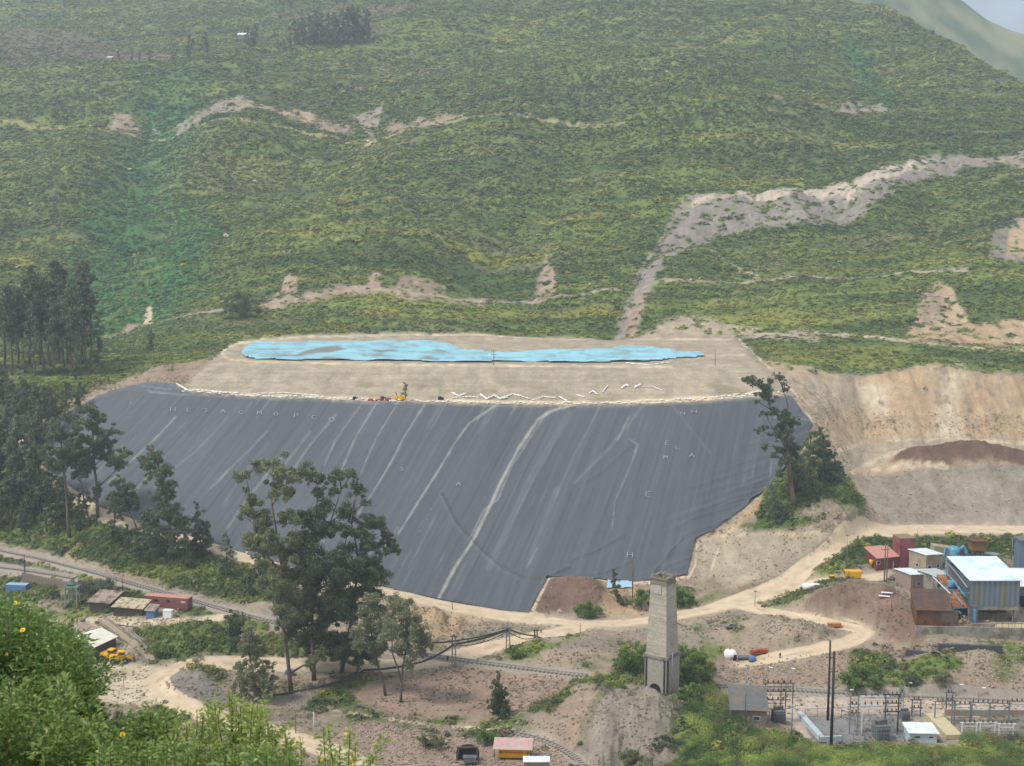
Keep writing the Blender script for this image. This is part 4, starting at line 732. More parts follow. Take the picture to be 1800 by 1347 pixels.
# ---------------------------------------------------------------- trees
bark_m = mat('bark', srgb(142, 128, 112, .5), .9, .3, 1.5, col2=srgb(96, 82, 70, .5), mix_scale=.5, stretch=(1, 1, .3))
euc_m = mat('eucalyptus_leaves', vcol=True, rough=.55, var=.08, scale=.5, spec=.3, transl=.30)
PAL = {'dark': [(.026, .042, .028), (.046, .064, .038), (.105, .105, .052)], 'olive': [(.045, .062, .036), (.075, .092, .052), (.135, .125, .065)], 'blue': [(.036, .054, .040), (.056, .076, .054), (.09, .10, .055)], 'pale': [(.060, .075, .050), (.105, .120, .080), (.14, .135, .08)], 'cypress': [(.030, .045, .024), (.048, .062, .03), (.075, .08, .04)], 'green': [(.035, .065, .02), (.06, .105, .03), (.11, .15, .04)]}
def crown_arrays(clumps, leaf, dens, pal, up=.30, sub=6, squash=.8):
    Vs, Cs = [], []; pal = np.array(PAL[pal]) * np.array([2.45, 2.30, 2.05])
    for c, r in clumps:
        c = np.array(c); n = max(60, int(dens * 3.2 * r * r)); ks = RNG.integers(sub, sub + 4)
        sc = c + RNG.normal(size=(ks, 3)) * r * .46 * np.array([1, 1, squash]); sr = RNG.uniform(.30, .60, ks) * r
        k = RNG.integers(0, ks, n); d = rand_dirs(n); P = sc[k] + d * (sr[k] * RNG.uniform(.35, 1.08, n))[:, None] * np.array([1, 1, .8])
        a = rand_dirs(n); a[:, 2] -= .7; a /= np.linalg.norm(a, axis=1)[:, None]; b = np.cross(a, rand_dirs(n)); b /= np.linalg.norm(b, axis=1)[:, None] + 1e-6
        s = (leaf * RNG.uniform(.6, 1.35, n))[:, None]
        V = np.stack([P - a * s, P + b * s * .34, P + a * s, P - b * s * .34], 1)
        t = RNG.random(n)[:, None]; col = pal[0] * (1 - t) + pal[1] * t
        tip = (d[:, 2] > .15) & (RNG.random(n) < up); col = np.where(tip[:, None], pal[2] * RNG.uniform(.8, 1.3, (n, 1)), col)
        Vs.append(V.reshape(-1, 3)); Cs.append(np.repeat(col, 4, 0))
    return np.concatenate(Vs), np.concatenate(Cs)
def quads(V): return np.arange(len(V), dtype=np.int32).reshape(-1, 4)
def limb(mb, a, b, r0, r1, n=5, sag=.12, seg=5):
    a = Vector(a); b = Vector(b); L = (b - a).length; mid = Vector((random.uniform(-1, 1), random.uniform(-1, 1), random.uniform(-.2, 1))) * L * sag
    pts = [a.lerp(b, t) + mid * math.sin(math.pi * t) for t in np.linspace(0, 1, seg)]; mb.tube(pts, [r0 + (r1 - r0) * i / (seg - 1) for i in range(seg)], n)
random.seed(11)
def hero_tree(name, label, base, trunks, clumps, pal='olive', leaf=.30, dens=60, spread=5.0, r0=.55, cat='tree', group=None, loc_dd=0.0, up=.30, fill=1):
    """base: foot in photo coordinates; trunks: stem courses; clumps: (px, py, radius px) of each leafy mass"""
    g = gp(*base); D = g.y; root = empty(name, g); tag(root, label, cat, group)
    def Pt(px, py, dy=0.0): return Vector(world_at(px, py, D + dy)) - g
    k = depth_of(base[1], D) / F_PX; tb = MB(); lines = []
    for tr in trunks:
        pts = [Pt(px, py, dy) for px, py, dy in [(t + (0,))[:3] for t in tr]]
        if tr[0] == base: pts[0] = Vector((0, 0, -.6))
        rr = r0 * (1.0 if tr is trunks[0] else .6)
        q = [pts[0]]
        for a, b in zip(pts[:-1], pts[1:]): q += [a.lerp(b, .5) + Vector((random.uniform(-.25, .25), random.uniform(-.3, .3), 0)), b]
        n = len(q); tb.tube(q, [max(.05, rr * (1.25 if i == 0 else 1) * (1 - .8 * i / (n - 1))) for i in range(n)], 8); lines.append(q)
    cl = []
    for px, py, r in clumps:
        c = Pt(px, py, random.uniform(-spread, spread)); cl.append((c, r * k * 1.12))
        if r > 8 and fill:
            for _ in range(fill): cl.append((Pt(px + random.uniform(-1, 1) * r * 1.1, py + random.uniform(-.5, 1.2) * r, random.uniform(-spread, spread)), r * k * random.uniform(.5, .85)))
        best = None
        for q in lines:
            for i, p in enumerate(q):
                s = (c - p).length + max(0, p.z - c.z + 1.0) * 4
                if i > 0 and (best is None or s < best[0]): best = (s, p)
        limb(tb, best[1], c, .16 + .012 * (c - best[1]).length, .05, 5)
        for _ in range(3):
            d = Vector(rand_dirs(1)[0]) * r * k * .8; limb(tb, c - d * .1, c + d, .06, .02, 4, .1, 3)
    tb.build('trunk', bark_m, root, True)
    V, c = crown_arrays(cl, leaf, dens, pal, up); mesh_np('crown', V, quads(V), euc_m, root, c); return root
# the tall group in front of the dam
hero_tree('eucalyptus_tree', 'tallest eucalyptus in front of the liner, its crown reaching furthest left', (512, 1215),
    [[(512, 1215), (505, 1150), (492, 1080), (498, 1010), (488, 950), (478, 890), (480, 840)], [(498, 1010), (455, 960), (440, 890), (432, 840)]],
    [(431, 836, 14), (480, 818, 19), (496, 838, 15), (485, 856, 16), (512, 862, 13), (440, 882, 17), (460, 905, 19), (422, 908, 6), (452, 938, 22), (480, 952, 19), (498, 905, 12), (440, 958, 12), (505, 975, 16), (452, 812, 9), (515, 842, 11), (428, 860, 7), (500, 1010, 22), (505, 1060, 24), (516, 1085, 18), (488, 1045, 16), (472, 965, 14), (545, 1165, 9), (565, 1150, 12), (520, 1035, 20), (470, 1000, 18), (462, 930, 14), (520, 950, 16), (515, 905, 13)], 'olive', fill=2)
hero_tree('eucalyptus_tree', 'broad dark eucalyptus filling the middle of the group in front of the liner', (552, 1195),
    [[(552, 1195), (548, 1120), (545, 1040), (552, 960), (556, 900), (558, 850)], [(552, 960), (580, 920), (600, 860)], [(545, 1040), (600, 980), (620, 900)]],
    [(530, 828, 15), (556, 838, 14), (593, 834, 15), (614, 830, 10), (628, 860, 13), (575, 880, 13), (608, 898, 15), (560, 902, 18), (532, 908, 17), (540, 940, 20), (580, 930, 18), (602, 975, 20), (560, 985, 24), (530, 975, 20), (545, 1032, 26), (582, 1038, 26), (570, 1078, 20), (612, 1022, 20), (540, 1068, 18), (560, 862, 10), (590, 862, 9), (622, 940, 15), (600, 1065, 18), (590, 1145, 12), (560, 1110, 11), (550, 1000, 24), (520, 1050, 22), (600, 1045, 22), (585, 1005, 20), (540, 970, 18), (615, 1000, 18), (528, 1085, 16), (595, 1085, 14)], 'dark', fill=2, spread=7)
hero_tree('eucalyptus_tree', 'eucalyptus leaning right in front of the liner, one branch tuft hanging out over it', (600, 1182),
    [[(600, 1182), (612, 1120), (625, 1050), (630, 980), (618, 920), (622, 880)], [(630, 980), (660, 960), (685, 940)]],
    [(655, 922, 16), (645, 908, 10), (668, 915, 12), (686, 955, 14), (680, 940, 10), (640, 958, 18), (650, 985, 19), (662, 1010, 17), (632, 1005, 20), (638, 1040, 19), (660, 1040, 14), (625, 1070, 17), (612, 1085, 14), (600, 1142, 13), (620, 1150, 13), (640, 1148, 12), (655, 1152, 9), (585, 1152, 9), (640, 885, 8), (650, 1020, 18), (640, 1070, 18), (655, 1060, 16)], 'dark', fill=2)
hero_tree('eucalyptus_tree', 'slim pale eucalyptus forking from its foot on the bare bank, rightmost there', (705, 1236),
    [[(705, 1236), (706, 1200), (712, 1150), (722, 1100), (715, 1060)], [(706, 1200), (690, 1150), (688, 1100), (690, 1060)]],
    [(700, 1062, 15), (730, 1095, 15), (690, 1112, 14), (745, 1115, 12), (690, 1052, 12), (716, 1062, 14), (705, 1085, 15), (722, 1092, 16), (692, 1095, 14), (735, 1115, 14), (715, 1122, 16), (745, 1130, 11), (700, 1140, 11), (730, 1150, 13), (720, 1170, 9), (690, 1075, 11), (742, 1150, 8), (680, 1120, 11)], 'pale', r0=.4, spread=3, fill=3, dens=44)
hero_tree('eucalyptus_tree', 'grey eucalyptus with bare leaning stem, between tall group and forked tree', (678, 1222),
    [[(678, 1222), (668, 1180), (655, 1140), (650, 1100), (655, 1060)]],
    [(640, 1130, 14), (625, 1115, 12), (672, 1100, 15), (655, 1052, 13), (668, 1078, 15), (645, 1095, 13), (662, 1110, 14), (640, 1120, 11), (672, 1130, 11), (652, 1135, 11), (658, 1165, 8), (640, 1072, 10), (665, 1150, 7)], 'pale', r0=.38, spread=3, fill=3, dens=44)
hero_tree('eucalyptus_tree', 'short drooping eucalyptus beside the lower road, left of the tall group', (450, 1232),
    [[(450, 1232), (446, 1190), (438, 1150), (440, 1105)]],
    [(438, 1108, 12), (445, 1125, 13), (432, 1142, 13), (452, 1145, 12), (440, 1162, 14), (424, 1172, 10), (468, 1168, 10), (455, 1185, 14), (436, 1190, 14), (468, 1200, 12), (420, 1200, 10), (448, 1210, 14), (425, 1215, 10), (480, 1190, 7)], 'olive', r0=.3, spread=3, dens=50, fill=2)
hero_tree('eucalyptus_tree', 'small round headed tree beside the railway, above the green gully', (414, 1142), [[(414, 1142), (412, 1115), (410, 1090)]],
    [(410, 1080, 9), (404, 1090, 11), (420, 1092, 12), (410, 1104, 14), (424, 1108, 10), (400, 1108, 10), (415, 1118, 12), (405, 1125, 8)], 'dark', r0=.3, spread=2, dens=50)
hero_tree('eucalyptus_tree', 'low dense dark tree filling the foot of the tall group, on its left', (548, 1180), [[(548, 1180), (540, 1130), (530, 1090)]],
    [(500, 1085, 14), (520, 1075, 16), (540, 1085, 18), (505, 1100, 13), (525, 1105, 17), (545, 1110, 17), (565, 1100, 16), (580, 1085, 16), (555, 1125, 15), (535, 1130, 14), (575, 1120, 14), (510, 1120, 10)], 'dark', fill=2, spread=5, r0=.35)
hero_tree('eucalyptus_tree', 'broad low tree spreading over the lower road at the right foot of the tall group', (632, 1192), [[(632, 1192), (628, 1160), (625, 1135)]],
    [(590, 1125, 13), (608, 1118, 14), (626, 1125, 16), (644, 1130, 15), (600, 1140, 13), (618, 1145, 14), (640, 1150, 14), (658, 1148, 12), (580, 1145, 10), (672, 1138, 9)], 'dark', fill=2, spread=4, r0=.3)
# left of the dam, lower group
hero_tree('eucalyptus_tree', 'leaning two stemmed eucalyptus over the left end of the liner', (172, 910),
    [[(172, 910), (170, 850), (164, 790), (160, 740), (158, 715)], [(170, 860), (185, 845), (205, 825), (215, 805)]],
    [(155, 722, 12), (170, 730, 10), (178, 740, 8), (160, 745, 13), (175, 765, 14), (195, 760, 11), (192, 778, 13), (170, 788, 14), (182, 800, 12), (200, 808, 9), (215, 798, 14), (212, 812, 10), (160, 810, 10), (166, 862, 12), (150, 770, 12), (140, 735, 8)], 'dark', fill=2, dens=60)
hero_tree('eucalyptus_tree', 'eucalyptus with flat layered crown and long bare stem, left end of the liner', (122, 945),
    [[(122, 945), (118, 890), (112, 830), (108, 780), (112, 740)]],
    [(98, 742, 13), (118, 735, 13), (135, 750, 13), (90, 765, 12), (110, 765, 15), (128, 778, 14), (80, 790, 12), (98, 795, 14), (118, 800, 13), (138, 800, 11), (85, 812, 9), (105, 820, 10), (140, 772, 11)], 'dark', fill=2, dens=60)
hero_tree('eucalyptus_tree', 'eucalyptus with a drooping dark crown just left of the leaning pair', (158, 925),
    [[(158, 925), (150, 890), (143, 850), (138, 815)]], [(135, 800, 13), (148, 808, 11), (125, 812, 11), (140, 825, 12), (152, 828, 10), (130, 838, 8), (118, 795, 10), (150, 790, 10)], 'dark', fill=2, dens=60, r0=.4)
hero_tree('eucalyptus_tree', 'narrow eucalyptus with stacked tufts, its tip standing clear against the liner', (300, 985),
    [[(300, 985), (298, 920), (288, 860), (275, 800), (264, 785)]],
    [(262, 785, 8), (270, 798, 11), (256, 806, 10), (280, 812, 11), (265, 822, 12), (290, 830, 12), (275, 842, 12), (300, 850, 11), (284, 862, 13), (300, 872, 12), (270, 872, 9), (292, 890, 14), (310, 895, 11), (282, 905, 13), (305, 915, 14), (262, 905, 11), (322, 912, 9), (290, 930, 15), (315, 935, 12), (270, 930, 12), (285, 955, 14), (310, 955, 12)], 'dark', fill=2, dens=60)
hero_tree('eucalyptus_tree', 'short bushy eucalyptus with a slanting stem over the pale road by the liner', (242, 932),
    [[(242, 932), (230, 905), (222, 880)]], [(205, 850, 10), (220, 858, 12), (210, 870, 12), (228, 872, 12), (196, 876, 9), (215, 888, 12), (234, 886, 9), (200, 890, 8), (212, 842, 8)], 'dark', fill=2, dens=60, r0=.3, spread=3)
hero_tree('cypress_tree', 'pointed dark cypress at the edge of the liner, right of the stacked eucalyptus', (352, 975),
    [[(352, 975), (350, 930), (346, 890)]], [(346, 890, 6), (350, 902, 8), (344, 914, 9), (356, 920, 9), (346, 932, 11), (360, 938, 11), (350, 950, 13), (366, 955, 9), (340, 958, 11), (356, 966, 12)], 'dark', dens=60, r0=.25, spread=2)
hero_tree('cypress_tree', 'slim grey green young tree standing alone in the scrub below the liner hem', (400, 1015),
    [[(400, 1015), (398, 975), (397, 940)]], [(396, 940, 5), (398, 952, 6), (394, 964, 7), (404, 972, 7), (397, 984, 9), (404, 994, 9), (393, 1000, 9)], 'blue', dens=60, r0=.2, spread=1.5)
# right shoulder of the dam
hero_tree('eucalyptus_tree', 'old eucalyptus with thick bare stem and tufted top, right of the liner', (1396, 912),
    [[(1396, 912), (1390, 850), (1384, 790), (1380, 740), (1355, 720), (1345, 690)], [(1384, 790), (1372, 770), (1350, 740)], [(1380, 740), (1385, 715), (1378, 690)]],
    [(1312, 668, 8), (1322, 670, 9), (1336, 674, 9), (1345, 680, 10), (1352, 670, 7), (1342, 692, 9), (1352, 690, 8), (1330, 706, 5), (1350, 703, 7), (1362, 722, 8), (1345, 728, 7), (1356, 725, 6), (1342, 752, 7), (1333, 758, 5), (1353, 765, 5), (1346, 785, 7), (1362, 786, 5), (1378, 735, 11), (1390, 742, 11), (1380, 725, 8), (1398, 738, 7), (1372, 752, 9), (1385, 758, 11), (1380, 775, 10), (1372, 768, 8), (1390, 790, 12), (1376, 792, 11), (1402, 788, 7), (1362, 802, 7), (1382, 806, 10), (1398, 805, 10), (1364, 661, 5), (1374, 665, 6), (1380, 684, 6), (1370, 662, 4), (1376, 675, 4), (1370, 835, 9), (1376, 815, 8)], 'dark', dens=60, leaf=.33, spread=3, r0=.8, up=.15)
hero_tree('eucalyptus_tree', 'pointed dense dark tree with a pale stem, right of the old bare eucalyptus', (1446, 872),
    [[(1446, 872), (1446, 820), (1444, 770), (1440, 752)]], [(1441, 754, 5), (1436, 764, 7), (1446, 768, 8), (1438, 778, 9), (1450, 782, 9), (1442, 794, 11), (1456, 800, 10), (1430, 795, 8), (1446, 810, 12), (1460, 820, 11), (1436, 815, 10), (1452, 832, 13), (1466, 840, 10), (1440, 838, 10), (1456, 855, 11), (1470, 858, 9)], 'dark', dens=70, leaf=.33, spread=3, r0=.5, up=.12)
hero_tree('eucalyptus_tree', 'lighter green eucalyptus squeezed between the old bare tree and the pointed dark one', (1424, 880),
    [[(1424, 880), (1424, 830), (1424, 780)]], [(1424, 764, 6), (1420, 778, 8), (1428, 790, 9), (1418, 800, 9), (1428, 815, 11), (1416, 822, 9), (1424, 840, 12), (1412, 850, 11), (1428, 860, 13), (1416, 872, 11)], 'olive', dens=60, leaf=.33, spread=3, r0=.4)
hero_tree('eucalyptus_tree', 'low dark eucalyptus at the right end of the mound, leaning down the slope', (1478, 868),
    [[(1478, 868), (1474, 835), (1466, 800)]], [(1464, 800, 7), (1468, 815, 9), (1476, 828, 9), (1470, 840, 10), (1480, 850, 9), (1474, 858, 10)], 'blue', dens=70, leaf=.33, spread=3, r0=.35)
hero_tree('eucalyptus_tree', 'dark young tree at the foot of the thick bare stem, nearest the liner', (1366, 928),
    [[(1366, 928), (1362, 895), (1358, 865)]], [(1357, 858, 6), (1362, 870, 8), (1356, 880, 8), (1366, 890, 9), (1360, 900, 10), (1372, 906, 9), (1364, 916, 9)], 'blue', dens=70, leaf=.33, spread=2, r0=.3)
hero_tree('eucalyptus_tree', 'dense dark tree behind the thick bare stem on the mound', (1408, 885),
    [[(1408, 885), (1402, 850), (1398, 815)]], [(1396, 820, 9), (1404, 832, 10), (1394, 842, 11), (1406, 852, 12), (1392, 862, 11), (1404, 872, 12), (1414, 866, 9), (1382, 876, 9)], 'dark', dens=70, leaf=.33, spread=3, r0=.35, up=.1)
# single trees of the valley floor
hero_tree('cypress_tree', 'dark conical cypress alone on the reddish slope above the yellow hut', (880, 1260),
    [[(880, 1260), (878, 1220), (876, 1182)]], [(876, 1181, 4), (877, 1190, 5), (872, 1200, 7), (880, 1206, 7), (871, 1214, 9), (882, 1220, 9), (874, 1230, 11), (886, 1236, 10), (872, 1244, 10), (882, 1250, 12), (890, 1252, 8)], 'cypress', dens=120, leaf=.24, spread=1.8, r0=.2, up=.1, fill=2)
hero_tree('cypress_tree', 'thin grey cypress beside the pale blue sheet at the foot of the liner', (1086, 1062),
    [[(1086, 1062), (1082, 1030), (1078, 1002)]], [(1078, 1003, 4), (1079, 1012, 5), (1077, 1022, 6), (1083, 1030, 6), (1079, 1040, 6), (1086, 1048, 5)], 'cypress', dens=90, leaf=.28, spread=1.2, r0=.2, up=.15)
for nm, lb, b, cl, pal in [
    ('shrub', 'round green bush on the dark red spoil at the foot of the liner', (1030, 1086), [(1030, 1068, 12), (1018, 1072, 9), (1042, 1070, 10), (1030, 1078, 12)], 'green'),
    ('shrub', 'small dense bush at the foot of the thin grey cypress', (1096, 1068), [(1094, 1056, 8), (1100, 1060, 7)], 'dark'),
    ('shrub', 'tall bright bush against the left side of the brick chimney top', (1128, 1072), [(1124, 1042, 9), (1128, 1055, 11), (1122, 1062, 8), (1135, 1048, 8)], 'green'),
    ('shrub', 'wide green bush between the road and the right side of the chimney', (1196, 1066), [(1192, 1042, 11), (1206, 1044, 11), (1196, 1055, 12), (1184, 1055, 8), (1210, 1054, 8)], 'green'),
    ('shrub', 'large dark bush half hidden behind the left side of the chimney base', (1108, 1182), [(1100, 1150, 14), (1116, 1158, 15), (1098, 1168, 13), (1114, 1174, 13), (1086, 1160, 7), (1128, 1145, 10)], 'green'),
    ('shrub', 'upper of the two big dark bushes right of the chimney base', (1212, 1180), [(1200, 1148, 14), (1220, 1150, 15), (1208, 1162, 15), (1230, 1160, 12), (1204, 1172, 12)], 'green'),
    ('shrub', 'lower of the two big dark bushes right of the chimney base', (1224, 1202), [(1210, 1178, 14), (1228, 1180, 15), (1218, 1190, 15), (1238, 1184, 10), (1204, 1190, 10)], 'green'),
    ('shrub', 'small round bush beside the pipeline trestle on the pale slope', (910, 1158), [(906, 1146, 9), (914, 1150, 9), (908, 1152, 8)], 'green'),
    ('shrub', 'green bush on the crest of the grey rock slope below the curved rails', (1058, 1225), [(1046, 1205, 14), (1064, 1210, 14), (1050, 1218, 14), (1038, 1214, 9), (1076, 1216, 9)], 'green'),
    ('shrub', 'round dark tree on the far bench left above the blue covered tailings', (425, 562), [(418, 520, 12), (432, 520, 12), (408, 534, 12), (425, 534, 14), (442, 536, 12), (414, 548, 14), (434, 548, 14), (452, 546, 8), (398, 545, 8)], 'dark'),
    ('shrub', 'grey green bush by the portal frame at the far left', (95, 1052), [(90, 1042, 8), (100, 1045, 7)], 'dark'),
    ('shrub', 'dark bush behind the low rusty roofed hut', (186, 1048), [(176, 1030, 11), (190, 1028, 11), (182, 1040, 12), (196, 1040, 8), (170, 1040, 8)], 'blue'),
    ('shrub', 'dark rounded bush beside the broken wall under the siding', (228, 1046), [(150, 1034, 8), (160, 1030, 8)], 'dark'),
    ('shrub', 'green clump beside the long ramp foot at the lower road', (285, 1160), [(275, 1140, 10), (290, 1146, 10), (280, 1150, 10), (300, 1140, 9)], 'green'),
    ('shrub', 'broad green bush left of the crest bush, above the pink gully', (1010, 1252), [(995, 1232, 12), (1012, 1228, 13), (1004, 1242, 12), (1022, 1240, 11), (985, 1242, 9)], 'green'),
    ('shrub', 'olive bush below the crest bush, on the edge of the grey rock', (1062, 1262), [(1048, 1238, 12), (1066, 1236, 12), (1056, 1250, 12), (1074, 1248, 9), (1040, 1250, 9)], 'olive'),
    ('shrub', 'brownish bush high on the grey rock slope near the chimney foot', (1100, 1246), [(1090, 1232, 10), (1106, 1230, 10), (1098, 1240, 10), (1116, 1238, 8)], 'olive'),
    ('shrub', 'small bush in the middle of the grey rock slope', (1134, 1300), [(1126, 1288, 8), (1138, 1290, 9), (1132, 1296, 7)], 'green'),
    ('shrub', 'dark low bush at the bottom edge on the grey rock slope', (1110, 1340), [(1098, 1326, 10), (1114, 1324, 10), (1106, 1334, 10), (1124, 1332, 8)], 'olive'),
    ('shrub', 'dark bush at the right hem of the grey rock slope, against the thicket', (1168, 1322), [(1158, 1304, 10), (1172, 1302, 11), (1164, 1314, 11)], 'dark'),
    ('shrub', 'bright bush hugging the right foot of the chimney', (1212, 1236), [(1200, 1216, 10), (1214, 1212, 11), (1208, 1226, 11), (1226, 1220, 9)], 'green'),
    ('shrub', 'green bush left of the tunnel mouth at the bottom', (760, 1316), [(745, 1302, 10), (762, 1300, 11), (754, 1308, 10), (776, 1306, 9)], 'olive'),
    ('shrub', 'green bush between the tunnel mouth and the yellow hut', (858, 1310), [(846, 1290, 10), (862, 1288, 11), (854, 1300, 10), (872, 1296, 8)], 'green'),
    ('shrub', 'yellowish bush under the twin black poles', (1512, 1215), [(1500, 1185, 14), (1520, 1180, 14), (1508, 1200, 14), (1534, 1196, 12), (1492, 1200, 10), (1540, 1176, 9)], 'green'),
    ('shrub', 'dark bush on the bank between the concrete wall and the railway', (1600, 1214), [(1592, 1192, 10), (1606, 1198, 10), (1598, 1206, 9)], 'dark'),
    ('shrub', 'green bush in front of the pale drain on the bank right of the dark one', (1660, 1212), [(1650, 1190, 9), (1664, 1188, 9), (1658, 1200, 9)], 'olive')]:
    hero_tree(nm, lb, b, [[b, (b[0], b[1] - 10)]], cl, pal, leaf=.24, dens=95 if b[1] > 600 else 40, spread=1.5, r0=.15, cat='bush' if 'tree' not in lb else 'tree')
hero_tree('poplar_tree', 'slender yellow leafed tree on the crest bench behind the liner', (713, 706), [[(713, 706), (713, 690), (713, 676)]], [(713, 676, 4), (713, 684, 5), (712, 692, 5)], 'pale', leaf=.3, dens=60, spread=1, r0=.12)

# woods: a few different trees built once, then copied with their trunk and crown
def wood_tree(h, w, seed, pal, bare=.35, leaf=.42, dens=24, fat=1.2):
    random.seed(seed); root = empty('eucalyptus_tree', (0, 0, 0)); tb = MB(); lean = random.uniform(-.06, .06)
    q = [Vector((lean * h * t + random.uniform(-.2, .2), random.uniform(-.2, .2), h * t - (.8 if t == 0 else 0))) for t in np.linspace(0, .95, 8)]
    tb.tube(q, [max(.06, .012 * h * (1.2 - t)) for t in np.linspace(0, 1, 8)], 6); cl = []
    n = int(h * .9)
    for i in range(n):
        t = bare + (1 - bare) * (i + .5) / n; ww = w * math.sin(math.pi * min(1, (t - bare) / (1 - bare) * .85 + .12)) ** .7
        a = random.uniform(0, 6.28); r = ww * random.uniform(.2, 1); c = Vector((lean * h * t + r * math.cos(a), r * math.sin(a), h * t)); cl.append((c, random.uniform(.9, 1.7) * (.6 + .4 * ww / w) * (h / 26) ** .35 * fat))
        limb(tb, q[max(1, int(t * 6.2))], c, .1, .03, 4, .08, 3)
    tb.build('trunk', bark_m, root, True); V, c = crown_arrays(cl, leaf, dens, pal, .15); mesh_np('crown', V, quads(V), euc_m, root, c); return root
protos = [wood_tree(30, 3.2, 1, 'blue', .40), wood_tree(34, 2.8, 2, 'dark', .45), wood_tree(27, 3.6, 3, 'blue', .30), wood_tree(22, 3.0, 4, 'dark', .2), wood_tree(15, 2.6, 5, 'dark', .05, .5, 26, 1.1), wood_tree(18, 3.4, 6, 'dark', .1, .45, 30, 1.3)]
used = [False] * len(protos)
def plant(k, px, py, s, label, group, name=None):
    o = protos[k] if not used[k] else copy_tree(protos[k]); used[k] = True
    o.location = gp(px, py); o.rotation_euler = (0, 0, random.uniform(0, 6.28)); o.scale = (s * random.uniform(.9, 1.3), s, s); tag(o, label, 'tree', group); return o
random.seed(5)
A_ = 'tall thin eucalyptus of the dark wood on the slope left of the dam'
for k, px, py, s in [(0, 8, 645, 1.15), (1, 22, 660, 1.1), (2, 33, 640, 1.2), (0, 44, 655, 1.2), (1, 52, 640, 1.25), (2, 62, 662, 1.1), (0, 70, 640, 1.3), (1, 78, 655, 1.2), (0, 88, 645, 1.3), (2, 96, 660, 1.2), (1, 104, 640, 1.3), (0, 112, 652, 1.25), (1, 120, 640, 1.3), (2, 128, 655, 1.2), (0, 137, 660, 1.35), (1, 144, 640, 1.3), (1, 152, 652, 1.35), (2, 160, 645, 1.2), (3, 84, 628, 1.3), (3, 30, 622, 1.4), (0, -20, 650, 1.2), (1, -45, 655, 1.2), (2, -75, 650, 1.1), (4, 135, 668, .8), (5, 172, 640, .7)]:
    plant(k, px, py, s, A_, 'eucalyptus wood left of the dam')
B_ = 'bushy topped eucalyptus in the grove between the pale road and the railway'
for k, px, py, s in [(1, 5, 905, 1.05), (3, 22, 930, 1.1), (0, 38, 900, 1.15), (3, 55, 925, 1.2), (1, 68, 905, 1.1), (3, 82, 935, 1.0), (5, 100, 930, 1.0), (5, 62, 890, .9), (5, 15, 880, 1.1), (4, 140, 935, .9), (5, 85, 900, 1.1), (4, 40, 940, .8), (2, -18, 915, 1.1), (1, -50, 900, 1.2), (5, 200, 955, .9), (4, 225, 975, .7), (5, 250, 985, .9), (5, 270, 975, .7), (4, 330, 1000, .8), (5, 28, 905, 1.2), (5, 118, 915, .9), (0, 18, 860, 1.0), (2, 60, 850, .9), (5, 0, 935, 1), (5, 46, 915, 1.0), (4, 440, 1050, .6), (4, 455, 1020, .8), (5, 470, 1040, .6)]:
    plant(k, px, py, s, B_, 'trees of the grove below the left end of the liner')
C_ = 'eucalyptus by the road bend above the left end of the liner'
for k, px, py, s in [(1, 14, 770, .82), (0, 30, 785, .85), (2, 45, 790, .85), (3, 62, 792, .95), (3, 80, 770, .9), (5, 95, 745, .8), (5, 115, 735, .8), (4, 140, 720, .7), (2, -20, 775, .9), (5, 38, 745, 1.0), (5, 60, 738, .8), (5, 20, 730, .8)]:
    plant(k, px, py, s, C_, 'trees by the road bend left of the dam')
D_ = 'distant dark tree of the row on the high plateau'
for px, py, s in [(518, 84, 1.0), (526, 85, 1.1), (534, 84, 1.25), (543, 85, 1.2), (552, 84, 1.3), (560, 86, 1.1), (568, 84, 1.25), (577, 83, 1.2), (586, 84, 1.2), (595, 82, 1.2), (604, 80, 1.35), (613, 77, 1.45), (622, 74, 1.5), (631, 72, 1.45), (640, 68, 1.3), (648, 64, 1.0), (574, 88, .8), (590, 87, .8), (510, 90, .6), (500, 92, .5), (490, 94, .45)]:
    plant(random.choice([4, 5]), px, py + 2, s * 1.45, D_, 'row of trees on the plateau')
plant(4, 333, 98, 1.6, 'distant pointed tree, nearer of the lone pair on the high plateau', None)
plant(4, 363, 88, 1.5, 'distant pointed tree, higher of the lone pair on the high plateau', None)
for px, s in ((438, .9), (447, 1.0)): plant(5, px, 95, s * 1.4, 'distant round tree beside the white roofed hut on the plateau', 'two trees beside the plateau hut')
plant(4, 266, 617, .7, 'lone small conifer on the green field left of the blue cover', None)
for k, (px, py) in enumerate([(245, 112), (262, 113), (232, 110), (305, 112), (210, 108)]): plant(5, px, py, .6, 'low dark scrub tree of the hedge on the plateau edge', 'hedge trees on the plateau edge')
for u, o in zip(used, protos):
    assert u
# ---------------------------------------------------------------- built things: materials
brick_m = mat('chimney_brick', srgb(194, 184, 166, .74), .95, .38, 1.6, col2=srgb(168, 160, 146, .70), mix_scale=.25, bump=.06, stretch=(1, 1, 2.4), mix_lo=.48, mix_hi=.66)
conc_m = mat('concrete', srgb(176, 168, 152, .62), .92, .16, 1.2, col2=srgb(128, 120, 108, .6), mix_scale=.25, bump=.03)
dark_m = mat('dark_opening', (.012, .012, .012), .9, .1)
steel_m = mat('galvanised_steel', srgb(150, 156, 160, .7), .5, .12, 2, metal=.3)
black_m = mat('tarred_wood', (.030, .026, .025), .8, .2, 3)
wood_m = mat('weathered_wood', srgb(120, 104, 90, .6), .9, .25, 3, stretch=(1, 1, .2))
rust_m = mat('rusty_sheet', srgb(140, 88, 58, .6), .85, .25, 1.5, stripes=('X', .35, .25), col2=srgb(96, 70, 56, .6), mix_scale=.5)
orange_rust_m = mat('orange_rust', srgb(196, 128, 78, .65), .85, .25, 1.2, col2=srgb(120, 76, 50, .6), mix_scale=.4)
